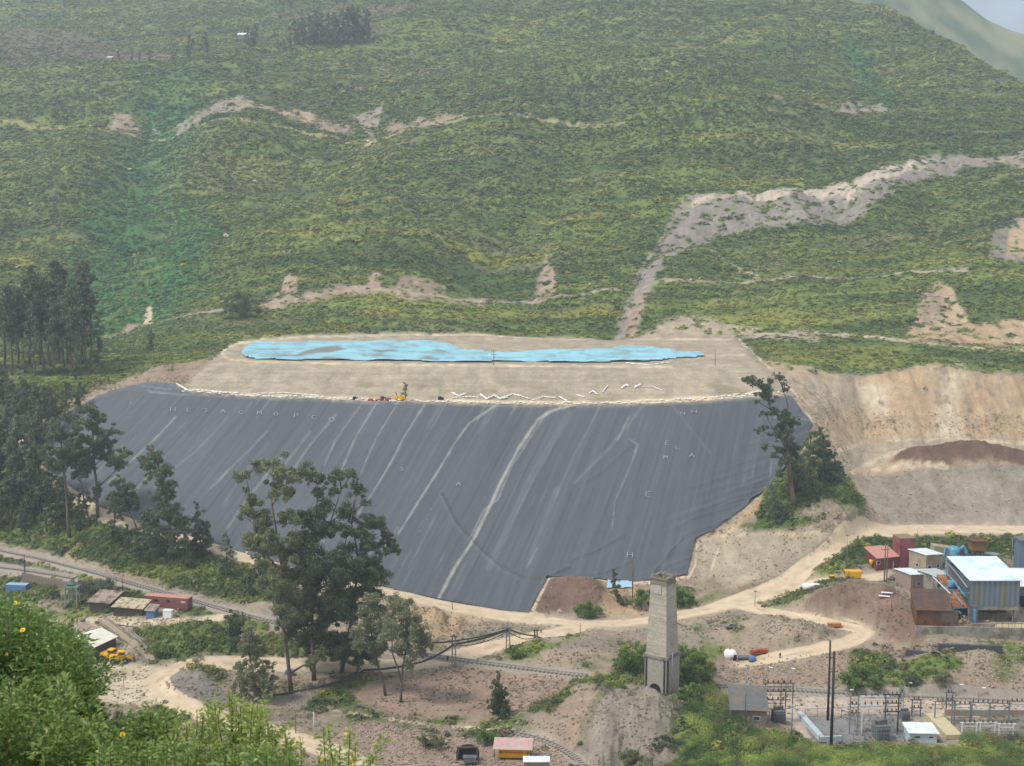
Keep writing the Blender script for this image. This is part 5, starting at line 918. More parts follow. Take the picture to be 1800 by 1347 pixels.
white_roof_m = mat('white_roof_sheet', srgb(226, 234, 240, .9), .5, .06, .6, stripes=('X', .6, .06), col2=srgb(205, 210, 205, .8), mix_scale=.3)
blueroof_m = mat('pale_blue_roof', srgb(214, 230, 244, .92), .45, .05, .5, stripes=('X', .9, .05), col2=srgb(195, 214, 228, .85), mix_scale=.2)
clad_m = mat('grey_cladding', srgb(124, 142, 160, .66), .55, .14, .7, stripes=('X', 1.5, .30), col2=srgb(140, 140, 124, .62), mix_scale=.5, stretch=(1, 1, .05), mix_lo=.48, mix_hi=.55)
clads_m = mat('grey_cladding_side', srgb(116, 126, 138, .6), .6, .12, .7, stripes=('Y', 1.1, .25))
cyan_m = mat('blue_steel', srgb(110, 176, 204, .7), .5, .12, 1.5, col2=srgb(84, 128, 150, .6), mix_scale=.6)
maroon_m = mat('maroon_paint', srgb(164, 98, 102, .66), .6, .10, 1, col2=srgb(140, 72, 70, .6), mix_scale=.3)
maroon2_m = mat('maroon_sheet', srgb(152, 90, 78, .6), .7, .15, 1, stripes=('X', .8, .3))
pinkwall_m = mat('pink_plaster', srgb(176, 152, 140, .62), .9, .1, 1)
cream_m = mat('cream_plaster', srgb(186, 182, 158, .62), .9, .12, .8, col2=srgb(190, 150, 120, .6), mix_scale=.3)
cont_m = mat('container_red', srgb(156, 100, 94, .64), .6, .10, 1, stripes=('X', .3, .18)); controof_m = mat('container_roof', srgb(206, 150, 136, .7), .7, .10, .8)
tinroof_m = mat('old_tin_roof', srgb(176, 160, 140, .68), .8, .25, 1, stripes=('X', .4, .15), col2=srgb(110, 92, 78, .6), mix_scale=.35)
yellow_m = mat('yellow_paint', srgb(232, 178, 20, .8), .5, .10, 1.5, col2=srgb(180, 120, 30, .6), mix_scale=.6, mix_lo=.55, mix_hi=.75)
pinkroof_m = mat('faded_red_roof', srgb(206, 168, 160, .75), .75, .14, .8, stripes=('X', .45, .16), col2=srgb(196, 188, 176, .75), mix_scale=.3)
glass_m = mat('window_glass', (.04, .05, .06), .15, .05)
white_m = mat('white_coat', srgb(230, 230, 226, .85), .6, .06, 2); greymetal_m = mat('grey_metal', srgb(120, 124, 126, .6), .6, .12, 2); teal_m = mat('teal_coat', srgb(134, 158, 146, .6), .6, .12, 2)
bluepaint_m = mat('blue_paint', srgb(96, 134, 176, .7), .6, .12, 1.5); greyroof_m = mat('slate_grey_roof', srgb(120, 124, 124, .6), .8, .15, .8, stripes=('X', .5, .15), col2=srgb(150, 132, 112, .6), mix_scale=.3)
rubber_m = mat('rubber', (.02, .02, .02), .9, .1); ins_m = mat('brown_ceramic', srgb(120, 70, 60, .5), .35, .1); pipe_m = mat('pipe_black', (.05, .047, .045), .7, .2, 2); redpaint_m = mat('red_paint', srgb(172, 82, 66, .65), .6, .1, 2)

def local(o): return o
# ---------------------------------------------------------------- brick chimney
def chimney():
    g = gp(1163, 1216); H = up_h(1163, 1222, 1018) ; s = wid(1163, 1216, 1); yaw = math.radians(-38)
    r = empty('brick_chimney', g, yaw); tag(r, 'tall square brick smoke stack tapering upward on a pilastered base', 'chimney')
    w0 = 22.0 * s; hb = H * .335; w1 = 20.6 * s; w2 = 15.6 * s
    b = MB().box(-w0, w0, -w0, w0, -2, hb * .93)
    b.build('base', mat('base_render', srgb(180, 172, 158, .68), .95, .25, 1.2), r)
    for sx in (-1, 1):
        for sy in (-1, 1):
            if (sx, sy) == (1, 1): continue
            for k in (0, 1):
                p = MB(); q = .16
                x = sx * (w0 + (q if k else -.55)); y = sy * (w0 + (-.55 if k else q)); p.box(x - q, x + q, y - q, y + q, -2, hb * .93); p.build('angle_iron', pipe_m, r)
    c = MB().box(-w0 - .28, w0 + .28, -w0 - .28, w0 + .28, hb * .93, hb); c.build('ledge', conc_m, r)
    # stack as a tapered square with slightly uneven courses
    st = MB(); n = 44; t = .75
    rng = random.Random(4)
    def ring(z, w):
        return [(-w, -w, z), (w, -w, z), (w, w, z), (-w, w, z)]
    vs = []; fs = []
    for i in range(n + 1):
        f = i / n; w = w1 + (w2 - w1) * f + rng.uniform(-.03, .03); z = hb + (H - hb - 2.0) * f; vs += ring(z, w)
    for i in range(n):
        for k in range(4): a = i * 4 + k; bq = i * 4 + (k + 1) % 4; fs.append((a, bq, bq + 4, a + 4))
    st.add(vs, fs); st.build('stack', brick_m, r)
    cap = MB(); zc = H - 2.0; o = w2 + .14; i_ = w2 - .55
    for a, b_, z0, z1 in ((o, i_, zc, zc + .6), (o - .15, i_, zc + .6, zc + 1.5), (o + .1, i_, zc + 1.5, zc + 2.0)):
        cap.box(-a, a, -a, -b_, z0, z1).box(-a, a, b_, a, z0, z1).box(-a, -b_, -b_, b_, z0, z1).box(b_, a, -b_, b_, z0, z1)
    cap.box(-.5, .5, -o - .12, -o + .1, zc - 2.2, zc - .4)
    for _ in range(26):
        k = rng.choice((0, 1, 2, 3)); u = rng.uniform(-o, o); x, y = [(u, -o), (u, o - .4), (-o, u), (o - .4, u)][k]; cap.box(x, x + rng.uniform(.25, .6), y, y + .45, zc + 2.0, zc + 2.0 + rng.uniform(.08, .45))
    cap.build('cap', mat('old_dark_brick', srgb(150, 140, 124, .64), .95, .3, 2, bump=.05), r)
    MB().box(-i_, i_, -i_, i_, zc + .1, zc + .15).build('flue', dark_m, r)
    ar = MB(); pts = [(1.7 * math.cos(a), 1.7 * math.sin(a) + 1.2) for a in np.linspace(0, math.pi, 12)]
    ar.prism([(1.7, -1.5)] + pts + [(-1.7, -1.5)], 'y', -w0 - .06, -w0 + .3); ar.build('arch_opening', dark_m, r)
    for zz in (.42, .62): pass
    pl = MB().box(-1.1, .9, -w2 * 1.06 - .12, -w2 * 1.06 + .3, H * .86, H * .93); pl.build('patch', mat('pale_patch', srgb(196, 186, 174, .72), .95, .15, 2), r)
chimney()

# ---------------------------------------------------------------- buildings
def windows(r, specs, w, d, framem=None):
    for face, u, z, ww, hh in specs:
        m = {'f': Matrix.Translation((u, -d / 2, z)), 'l': Matrix.Translation((-w / 2, u, z)) @ Matrix.Rotation(-math.pi / 2, 4, 'Z'), 'r': Matrix.Translation((w / 2, u, z)) @ Matrix.Rotation(math.pi / 2, 4, 'Z')}[face]
        o = MB()
        for a in ((-ww / 2 - .08, -ww / 2, -.08, hh + .08), (ww / 2, ww / 2 + .08, -.08, hh + .08), (-ww / 2, ww / 2, -.08, 0), (-ww / 2, ww / 2, hh, hh + .08)): o.box(a[0], a[1], -.09, .02, a[2], a[3], m)
        win = o.build('window', framem or white_m, r); MB().box(-ww / 2, ww / 2, -.04, .01, 0, hh, m).build('pane', glass_m, win)
def house(name, label, cat, px, py, w, d, h, yaw, wall, roofm, roof='flat', pitch=1.0, over=.35, wins=(), door=None, base=1.5, group=None, dz=0.0, lift=0.0):
    g = gp(px, py, dz); r = empty(name, g, math.radians(yaw)); tag(r, label, cat, group)
    b = MB().box(-w / 2, w / 2, -d / 2, d / 2, -base + lift, h + lift)
    if roof == 'gable': b.prism([(-w / 2 + .01, h + lift - .02), (w / 2 - .01, h + lift - .02), (0, h + lift + pitch)], 'y', -d / 2 + .02, d / 2 - .02)
    if roof == 'gablex': b.prism([(-d / 2 + .01, h + lift - .02), (d / 2 - .01, h + lift - .02), (0, h + lift + pitch)], 'x', -w / 2 + .02, w / 2 - .02)
    if roof == 'shed': b.prism([(-d / 2 + .01, h + lift - .02), (d / 2 - .01, h + lift - .02), (d / 2 - .01, h + lift + pitch)], 'x', -w / 2 + .02, w / 2 - .02)
    if roof == 'shedx': b.prism([(-w / 2 + .01, h + lift - .02), (w / 2 - .01, h + lift - .02), (-w / 2 + .01, h + lift + pitch)], 'y', -d / 2 + .02, d / 2 - .02)
    b.build('wall', wall, r); rf = MB(); z = h + lift; t = .14
    if roof == 'flat': rf.box(-w / 2 - over, w / 2 + over, -d / 2 - over, d / 2 + over, z + .01, z + t + .06)
    elif roof == 'shed':
        k = pitch / d; rf.prism([(-d / 2 - over, z - over * k + .03), (d / 2 + over, z + pitch + over * k + .03), (d / 2 + over, z + pitch + over * k + .03 + t), (-d / 2 - over, z - over * k + .03 + t)], 'x', -w / 2 - over, w / 2 + over)
    elif roof == 'shedx':
        k = pitch / w; rf.prism([(w / 2 + over, z - over * k + .03), (-w / 2 - over, z + pitch + over * k + .03), (-w / 2 - over, z + pitch + over * k + .03 + t), (w / 2 + over, z - over * k + .03 + t)], 'y', -d / 2 - over, d / 2 + over)
    else:
        a = w if roof == 'gable' else d; k = pitch / (a / 2); ax = 'y' if roof == 'gable' else 'x'; L = (d if roof == 'gable' else w) / 2 + over
        for s in (-1, 1): rf.prism([(s * (a / 2 + over), z - over * k + .03), (0, z + pitch + .03), (0, z + pitch + .03 + t), (s * (a / 2 + over), z - over * k + .03 + t)], ax, -L, L)
    rf.build('roof', roofm, r); windows(r, wins, w, d)
    if door:
        f, u, dw, dh = door; m = {'f': Matrix.Translation((u, -d / 2, lift)), 'l': Matrix.Translation((-w / 2, u, lift)) @ Matrix.Rotation(-math.pi / 2, 4, 'Z')}[f]
        do = MB().box(-dw / 2, dw / 2, -.06, .02, 0, dh, m).build('door', wood_m, r); MB().box(dw / 2 - .25, dw / 2 - .15, -.12, -.06, dh * .45, dh * .5, m).build('handle', steel_m, do)
    return r
# concentrator hall on the right
def big_hall():
    px, py = 1746, 1096; g = gp(px, py); W_ = wid(px, py, 87); Hh = up_h(px, py, 1066); Ht = up_h(px, py, 1021); D_ = 19.0
    r = empty('processing_hall', g, 0); tag(r, 'big hall with pale blue roof and striped grey cladding on concrete legs', 'industrial hall')
    MB().box(-W_ / 2, W_ / 2, 0, .14, Hh, Ht).build('front_wall', clad_m, r)
    MB().box(-W_ / 2, -W_ / 2 + .14, .16, D_, Hh - 1.2, Ht + .1).build('side_wall', clads_m, r); MB().box(W_ / 2 - .14, W_ / 2, .16, D_, Hh - 1.2, Ht + .1).build('side_wall', clads_m, r)
    MB().box(-W_ / 2 + .2, W_ / 2 - .2, D_ - .14, D_, 0, Ht + .2).build('back_wall', clad_m, r)
    MB().prism([(-.5, Ht + .12), (D_ + .4, Ht + 1.9), (D_ + .4, Ht + 2.1), (-.5, Ht + .32)], 'x', -W_ / 2 - .4, W_ / 2 + .4).build('roof', blueroof_m, r)
    MB().box(-W_ / 2 + .05, W_ / 2 - .05, .02, .6, Hh - 1.1, Hh - .02).build('beam', conc_m, r)
    for x in (-W_ / 2 + .5, W_ / 2 - .6):
        for y in (.5, D_ * .5, D_ - .8): MB().box(x - .55, x + .55, y - .5, y + .5, -1.5, Hh - 1.1).build('leg', conc_m, r)
    MB().box(-W_ / 2 + .8, W_ / 2 - .8, 1.6, D_ - .6, Hh - .9, Hh - .6).build('floor_slab', conc_m, r)
    MB().box(-W_ / 2 + 1.5, W_ / 2 - 1, 7, 7.3, -1, Hh - .9).build('shade_panel', dark_m, r)  # near-black panel, its colour stands in for the shade under the hall
    # blue window bands and pipes down the left side
    for i in range(4):
        z = Ht - 1.0 - i * 2.6; p = MB(); p.tube([(-W_ / 2 - .6 - i * .5, .6, z - 1.2), (-W_ / 2 - .8 - i * .5, 9, z + .6), (-W_ / 2 - 1.2 - i * .6, 17, z + 1.8)], .28, 7); p.build('pipe', cyan_m if i % 2 else steel_m, r, True)
    for i, (x, y, z, s) in enumerate([(-W_ / 2 - 2.2, 14, 6, 1.4), (-W_ / 2 - 3.4, 8, 3.2, 1.5), (-W_ / 2 - 2.0, 10, 8.4, 1.2), (-W_ / 2 - 4.2, 14, 4.5, 1.3)]):
        MB().lathe([(s * .3, -s * 1.6), (s, 0), (s, s), (s * .9, s * 1.1)], 12, (x, y, z)).build('hopper', cyan_m, r, True)
    for i in range(5):
        y = 1 + i * 3.6; f = MB(); f.bar((-W_ / 2 - 5.5, y, -1), (-W_ / 2 - 5.5, y, 8.5), .25).bar((-W_ / 2 - 5.5, y, 8.5), (-W_ / 2, y, 8.9), .22).bar((-W_ / 2 - 5.5, y, 4.2), (-W_ / 2, y, 4.4), .2); f.build('side_frame', cyan_m if i < 3 else steel_m, r)
    for z in (4.4, 8.8): MB().bar((-W_ / 2 - 5.5, .6, z), (-W_ / 2 - 5.5, 16, z + .6), .2).build('side_rail', white_m, r)
    st = MB().box(-W_ / 2 + .2, -W_ / 2 + 2.0, -1.6, -.1, -1, Hh + .6); st.build('stair_tower', clads_m, r)
    MB().box(-W_ / 2 + .6, -W_ / 2 + 1.4, -1.75, -1.6, Hh - 5, Hh - .2).build('door', cyan_m, r)
big_hall()
def annex():
    g = gp(1808, 1066); r = empty('annex_hall', g, 0); tag(r, 'white roofed lean-to annex at the right edge, adjoining the big blue roofed hall', 'industrial hall')
    h = up_h(1808, 1066, 1030); MB().box(-3.2, 8, 0, 14, -4, h).build('wall', clads_m, r); MB().prism([(-.4, h - .1), (14.4, h + 1.4), (14.4, h + 1.6), (-.4, h + .1)], 'x', -3.6, 8.4).build('roof', white_roof_m, r); MB().box(-2.8, 7, -.1, .05, -3.5, h - 3).build('opening', dark_m, r)
annex()
def tower_right():
    g = gp(1806, 1008); r = empty('elevator_tower', g, 0); tag(r, 'slim blue grey tower with a grey cap at the right edge behind the hall', 'tower')
    h = up_h(1806, 1008, 952); MB().box(-2.6, 4.5, 0, 5, -2, h).build('shaft', mat('tower_blue', srgb(120, 140, 166, .6), .6, .1, 1, stripes=('X', .8, .15)), r); MB().box(-3.0, 4.9, -.4, 5.4, h, h + .7).build('cap', greymetal_m, r)
tower_right()
house('rusty_shed', 'brown rusty roofed shed with open orange front beside the blue hall legs', 'shed', 1634, 1104, 9.5, 9, 3.4, -6, rust_m, mat('dark_rust_roof', srgb(104, 88, 80, .55), .9, .2, 1, stripes=('X', .7, .25), col2=srgb(130, 92, 70, .6), mix_scale=.4), 'shed', 3.2, .4, door=('f', 4.5, 4.5, 3.6))
def ore_bin():
    g = gp(1695, 1092); r = empty('ore_bin', g, 0); tag(r, 'orange rusted sloping ore bin between the rusty shed and the hall', 'ore bin')
    MB().prism([(0, 3.5), (15, 9.0), (15, 9.3), (0, 3.8)], 'x', -3.6, 3.2).build('deck', orange_rust_m, r); MB().box(-3.6, 3.2, .3, .6, -1, 3.4).build('front', dark_m, r)
    for x in (-3.4, -1.2, 1.0, 3.0): MB().bar((x, .1, 4.0), (x, 15, 9.5), .18).build('rail', steel_m, r)
    for x in (-3.3, 3.0): MB().bar((x, .1, -1.5), (x, .1, 3.6), .4).build('leg', conc_m, r)
    MB().box(-2.5, 1.5, 9, 12, 7.6, 8.8).build('chute', orange_rust_m, r)
ore_bin()
def wall_seg(name, label, a, b, h, th, m, dz=0):
    A = gp(*a); B = gp(*b); z = min(A.z, B.z) + dz; mid = (A + B) / 2; mid.z = z; L = Vector((B.x - A.x, B.y - A.y, 0)); r = MB().box(-L.length / 2, L.length / 2, -th / 2, th / 2, -2, h).build(name, m)
    r.location = mid; r.rotation_euler = (0, 0, math.atan2(L.y, L.x)); return tag(r, label, 'wall', kind='thing')
wall_seg('retaining_wall', 'long stained concrete retaining wall below the hall', (1608, 1130), (1830, 1128), up_h(1690, 1130, 1108), .6, conc_m)
wall_seg('retaining_wall', 'short grey concrete wall in front of the rusty shed', (1612, 1108), (1668, 1106), up_h(1640, 1108, 1098), .5, conc_m)
wall_seg('retaining_wall', 'pale concrete footing wall under the hall legs', (1712, 1107), (1830, 1105), up_h(1750, 1107, 1094), .5, mat('pale_concrete', srgb(196, 188, 170, .62), .92, .14, 1, col2=srgb(160, 150, 135, .6), mix_scale=.3))
t = MB().prism([(0, 0), (9.5, 0), (12.5, 6), (3, 6)], 'z', 0, .25).build('slab_platform', mat('tan_slab', srgb(206, 190, 146, .65), .9, .1, 1), None, loc=gp(1745, 1126, 2.0)); tag(t, 'tan concrete slab with rebar stubs jutting above the retaining wall', 'slab'); t['label'] = 'tan concrete slab with a raised edge jutting above the retaining wall'
for x, y in ((1, .4), (2.6, .4), (4.4, .4), (6.2, .4), (8, .4)): MB().bar((x, y, .3), (x, y, 2.6), .07).build('rebar', rust_m, t)
for x in (1, 9): MB().bar((x, .5, -2.5), (x, .5, 0), .4).build('leg', conc_m, t)
for n_, (a, b) in enumerate([((1592, 1158), (1648, 1156)), ((1648, 1156), (1704, 1158)), ((1704, 1158), (1760, 1160))]):
    wall_seg('slag_wall', ['left length of the dark slag wall on the bank below the concrete wall', 'middle length of the dark slag wall on the bank', 'right length of the dark slag wall on the bank below the tan slab'][n_], a, b, 1.9 + .15 * n_, 1.0 + .1 * n_, mat('dark_slag', srgb(96, 98, 102, .55), .95, .3, 1.5, bump=.1))
# maroon silo and the houses round it
house('ore_silo', 'tall maroon steel silo rising between the low maroon shed and white roofed houses', 'silo', 1587, 992, wid(1587, 992, 27), 5.5, up_h(1587, 992, 944), 8, maroon_m, mat('silo_top', srgb(160, 140, 112, .6), .8, .15, 1), 'flat', over=.15)
house('maroon_shed', 'low maroon corrugated shed left of the silo, its roof sun faded', 'shed', 1549, 994, wid(1549, 994, 44), 7, up_h(1549, 994, 976), 18, maroon2_m, controof_m, 'shed', 1.8, .3, wins=[('f', -3.5, 1.5, 1.2, 1.0)])
t = gp(1531, 1001); r = empty('fuel_pump', t); tag(r, 'small yellow funnel shaped bin standing before the low maroon shed', 'bin'); MB().lathe([(.1, 0), (.12, 1.2), (.7, 2.2), (.7, 2.9)], 10).build('funnel', yellow_m, r, True)
house('workshop', 'two storey cream building with white roof right of the silo', 'building', 1626, 1010, wid(1626, 1010, 38), 7.5, up_h(1626, 1010, 972), 26, cream_m, white_roof_m, 'shedx', .5, .4, wins=[('f', -2, 3.0, 1.2, 1.0), ('f', 1.5, 3.0, 1.2, 1.0), ('l', 0, 3.0, 1.2, 1.0)])
house('workshop', 'lower pink walled house with white roof in front of the silo', 'building', 1600, 1036, wid(1600, 1036, 34), 7, up_h(1600, 1036, 1010), 24, pinkwall_m, white_roof_m, 'shedx', .5, .4, wins=[('f', 0, 1.6, 1.2, 1.0)], door=('f', 2.2, 1.0, 2.0))
house('workshop', 'long low grey house with pale roof between the workshops and the blue hall', 'building', 1645, 1040, wid(1645, 1040, 40), 9, up_h(1645, 1040, 1010), 22, conc_m, mat('greywhite_roof', srgb(190, 196, 194, .8), .6, .08, .8, stripes=('X', .6, .08)), 'shedx', .5, .4, wins=[('f', -2.5, 1.5, 1.0, .9), ('f', 1.2, 1.5, 1.0, .9)])
t = gp(1675, 1000); r = empty('cyclone_tower', t); tag(r, 'sky blue cyclone tank with curved ducts behind the blue roofed hall', 'tank')
MB().lathe([(.5, 0), (1.9, 2), (1.9, 6.5), (1.2, 7.3), (.2, 7.5)], 14).build('tank', cyan_m, r, True); MB().tube([(1.6, 0, 6.2), (3, 0, 7.4), (4, 0, 5.8), (4.1, 0, 1)], .5, 8).build('duct', cyan_m, r, True); MB().tube([(-1.6, 0, 6.2), (-2.6, 0, 6.8), (-3, 0, 3), (-3, 0, 0)], .45, 8).build('duct', cyan_m, r, True)
house('blue_shed', 'small dark blue roofed shed right of the cyclone tank', 'shed', 1690, 984, 5.5, 4.5, 2.4, 0, greymetal_m, mat('dark_blue_roof', srgb(60, 80, 120, .6), .7, .1, 1), 'gable', 2.0)
t = gp(1716, 990); r = empty('wooden_tower', t); tag(r, 'brown timber headframe hut behind the hall beside the blue shed', 'tower')
for x in (-2, 2):
    for y in (-1.6, 1.6): MB().bar((x, y, -1), (x * .8, y * .8, 6), .3).build('leg', wood_m, r)
MB().box(-2.2, 2.2, -1.8, 1.8, 4.6, 7.6).build('cabin', mat('brown_boards', srgb(150, 112, 78, .6), .9, .2, 2, stripes=('X', .4, .3)), r); MB().box(-2.7, 2.7, -2.2, 2.2, 7.6, 7.85).build('roof', rust_m, r)
t = gp(1742, 985); r = empty('round_tank', t); tag(r, 'low teal tank right of the timber headframe hut', 'tank'); MB().lathe([(2.8, -1), (2.8, 2.2), (2.4, 2.3), (2.4, 1.9)], 18).build('shell', teal_m, r, True); MB().tube([(2.8 * math.cos(a), 2.8 * math.sin(a), 2.3) for a in np.linspace(0, 6.28, 18)], .12, 5).build('rim', rust_m, r)
t = gp(1656, 975); tag(MB().prism([(-3, 0), (3, 0), (3.4, 2.2), (-2.6, 3.0)], 'y', 0, 4).build('canvas_cover', cream_m, None, loc=t), 'cream canvas covered heap behind the cream workshop', 'canvas')
# substation side
house('switch_house', 'old stone house with sagging grey roof beside the poles, below the railway', 'house', 1314, 1262, wid(1314, 1262, 60), 8.5, up_h(1314, 1262, 1238), -6, mat('pink_stone', srgb(176, 152, 140, .6), .9, .2, 2.5, col2=srgb(140, 124, 116, .6), mix_scale=.8), greyroof_m, 'shed', 2.6, .5, wins=[('f', 1.8, .9, 1.6, 1.0)], door=('f', -2.2, 1.2, 2.0))
house('control_house', 'small white walled control house with white roof in the substation', 'house', 1617, 1304, wid(1617, 1304, 46), 6.0, up_h(1617, 1304, 1282), -3, mat('white_wall', srgb(196, 212, 222, .78), .8, .08, 1), white_roof_m, 'flat', over=.5, wins=[('f', -1.5, 2.0, 1.4, .5), ('f', 1.8, 2.0, 1.0, .5)], door=('f', -3.0, 1.0, 2.0))
t = MB().box(-2, 2, -7, 7, 0, 1.1).build('cable_trench', mat('trench_cover', srgb(214, 200, 160, .68), .9, .08, 1), None, loc=gp(1658, 1280)); t.rotation_euler = (0, 0, .05); tag(t, 'long tan concrete trench cover right of the white control house', 'concrete cover')
t = MB().box(-.7, .7, -8, 8, 0, 1.3).box(-.7, 5, -8.6, -8.0, 0, 1.3).build('canal_wall', mat('pale_wall', srgb(192, 204, 208, .72), .85, .1, 1), None, loc=gp(1424, 1282)); t.rotation_euler = (0, 0, .12); tag(t, 'pale L shaped low wall at the left end of the substation yard', 'wall')
# bottom of the picture
def kiosk():
    g = gp(904, 1337); r = empty('ore_chute_hut', g, math.radians(-4)); tag(r, 'bright yellow hut under a faded red sheet roof by the curved rails', 'hut'); w = wid(904, 1333, 56)
    MB().box(-w / 2, w / 2, 0, .2, .5, 2.6).build('front_panel', yellow_m, r); MB().box(-w / 2 + .05, -w / 2 + .25, .25, 3.3, -.5, 2.8).build('side_wall', rust_m, r); MB().box(w / 2 - .25, w / 2 - .05, .25, 3.3, -.5, 2.8).build('side_wall', dark_m, r); MB().box(-w / 2 + .3, w / 2 - .3, 3.4, 3.6, -.5, 3.4).build('back_wall', rust_m, r)
    MB().prism([(-.7, 2.75), (3.8, 3.7), (3.8, 3.8), (-.9, 2.85)], 'x', -w / 2 - 1.2, w / 2 + .5).build('roof', pinkroof_m, r)
    for x in (-w / 2 + .6, w / 2 - .6): MB().lathe([(.32, 0), (.32, .08)], 12).build('disc', greymetal_m, r).matrix_local = Matrix.Translation((x, -.02, 1.8)) @ Matrix.Rotation(math.pi / 2, 4, 'X')
    for x in (-w / 2 - .8, w / 2 + .2): MB().bar((x, -.6, -1), (x, -.6, 2.8), .14).build('post', wood_m, r)
    MB().box(-w / 2 + 1, w / 2 - 1.6, -.04, .02, 1.6, 2.0).build('stripe', mat('orange_band', srgb(210, 130, 30, .7), .6), r)
kiosk()
house('white_roof_hut', 'hut with a plain white roof at the bottom edge beside the yellow hut', 'hut', 943, 1352, wid(943, 1352, 44), 2.6, 2.2, 0, pinkwall_m, white_roof_m, 'flat', over=.2)
def mine_mouth():
    g = gp(822, 1337); r = empty('mine_portal', g, 0); tag(r, 'dark timbered tunnel mouth with a grey ore cart in front', 'tunnel mouth'); r.scale = (.8, .8, .72)
    pts = [(3.3 * math.cos(a), 2.6 * math.sin(a) + 2.6) for a in np.linspace(0, math.pi, 12)]
    MB().prism([(3.3, -1)] + pts + [(-3.3, -1)], 'y', .2, 1.0).build('opening', dark_m, r)
    for x in (-3.2, 3.2): MB().bar((x, -.1, -1), (x * .8, -.1, 4.6), .35).build('post', wood_m, r)
    MB().bar((-3.2, -.1, 4.6), (3.2, -.1, 4.7), .4).build('lintel', wood_m, r)
    q = empty('ore_cart', gp(826, 1342), 0); tag(q, 'grey ore cart standing at the dark tunnel mouth', 'ore cart')
    MB().prism([(-1.2, .6), (1.2, .6), (1.6, 1.9), (-1.6, 1.9)], 'y', -.8, .8).build('tub', greymetal_m, q)
    for x in (-.8, .8):
        for y in (-.7, .7): MB().lathe([(.32, 0), (.32, .12)], 10).build('wheel', rubber_m, q).matrix_local = Matrix.Translation((x, y, .3)) @ Matrix.Rotation(math.pi / 2, 4, 'X')
mine_mouth()
# left: container, huts, gantry, ramp
def container(px, py, npx, yaw, label):
    g = gp(px, py, .3); L = npx; r = empty('office_container', g, math.radians(yaw)); tag(r, label, 'container')
    MB().box(-L / 2, L / 2, 0, 3.0, -.2, 3.1).build('body', cont_m, r); MB().box(-L / 2 - .05, L / 2 + .05, -.05, 3.05, 3.1, 3.2).build('roof', controof_m, r)
    for x in (-L * .22, L * .05): w = MB().box(x - .6, x + .6, -.05, .02, 1.6, 2.3).build('window', dark_m, r)
    for x in (-L / 2, L / 2 - .2):
        MB().box(x, x + .2, -.08, .1, -.2, 3.1).build('corner_post', maroon_m, r)
    MB().box(L * .35, L * .45, -.05, .02, 1.9, 2.2).build('plate', white_m, r)
    for x in (-L * .4, L * .4): MB().box(x - .4, x + .4, .5, 2.5, -2, -.2).build('foot', conc_m, r)
container(292, 1070, wid(292, 1070, 84), -14, 'long maroon container office with pink roof beside the railway')
house('tin_hut', 'dark walled hut with a patched brown tin roof behind the container yard', 'hut', 186, 1068, wid(186, 1068, 40), 6.5, 2.6, -14, mat('dark_boards', srgb(96, 78, 72, .55), .9, .2, 2), tinroof_m, 'shed', 1.4, .6)
house('tin_hut', 'long low hut with a ragged cream tin roof in front of the container', 'hut', 232, 1078, wid(232, 1078, 56), 4.5, 2.2, -14, mat('dark_boards', (.05, .04, .04)), mat('cream_tin', srgb(206, 192, 156, .7), .8, .25, 1.2, col2=srgb(120, 104, 90, .6), mix_scale=.6), 'shed', 1.1, .5)
house('tin_hut', 'little blue walled lean-to at the right end of the ragged hut', 'hut', 268, 1085, wid(268, 1085, 16), 2.6, 2.3, -14, bluepaint_m, tinroof_m, 'shed', .8, .4)
house('pump_house', 'small white board shelter right of the blue lean-to', 'hut', 296, 1086, 2.6, 1.6, 2.2, -10, white_m, white_roof_m, 'flat', over=.1)
house('grey_roof_shed', 'white roofed open shed half hidden by the near bush, beside the yellow loader', 'shed', 160, 1152, wid(160, 1152, 64), 9, 4.6, -22, mat('dark_hall', srgb(100, 92, 84, .5), .9, .2, 1), mat('chalk_roof', srgb(232, 226, 208, .85), .8, .1, .8, stripes=('X', .5, .1)), 'gable', 1.7, .5)
g = gp(28, 1042); r = empty('blue_container', g, math.radians(-6)); tag(r, 'pale blue container at the left edge under the siding', 'container'); MB().box(-3.4, 3.4, 0, 2.6, 0, 2.5).build('body', bluepaint_m, r); MB().box(-3.45, 3.45, -.05, 2.65, 2.5, 2.6).build('roof', mat('pale_blue', srgb(150, 185, 215, .75), .7, .08, 1), r); MB().box(2.2, 3.2, -.04, .02, .2, 2.1).build('door', greymetal_m, r)
g = gp(128, 1066); r = empty('portal_gantry', g, math.radians(-10)); tag(r, 'rusty teal topped loading gantry on tall legs at the far left', 'gantry')
for x in (-1.8, 2.0):
    for y in (-1, 1): MB().bar((x, y, -1), (x, y, 6.2), .35).build('leg', steel_m, r)
MB().box(-2.2, 2.4, -1.2, 1.2, 6.2, 6.7).build('head', teal_m, r); MB().bar((-1.8, -1, .2), (2, -1, 6), .15).build('brace', steel_m, r); MB().prism([(-2, 7.2), (1, 7.2), (0, 8.6)], 'y', -1, 1).build('hood', teal_m, r)
w = wall_seg('siding_wall', 'old plank faced wall under the siding at the left edge', (40, 1022), (122, 1036), 3.2, .6, mat('plank_wall', srgb(150, 136, 118, .58), .9, .2, 1, stripes=('X', .9, .3)))
w = wall_seg('siding_wall', 'dark stone wall block behind the loading gantry', (140, 1045), (208, 1055), 4.5, 1.0, mat('dark_stone_wall', srgb(96, 92, 86, .55), .95, .25, 1.2))
w = wall_seg('siding_wall', 'low weathered plank wall below the container yard', (168, 1097), (300, 1108), 1.0, .3, wood_m)
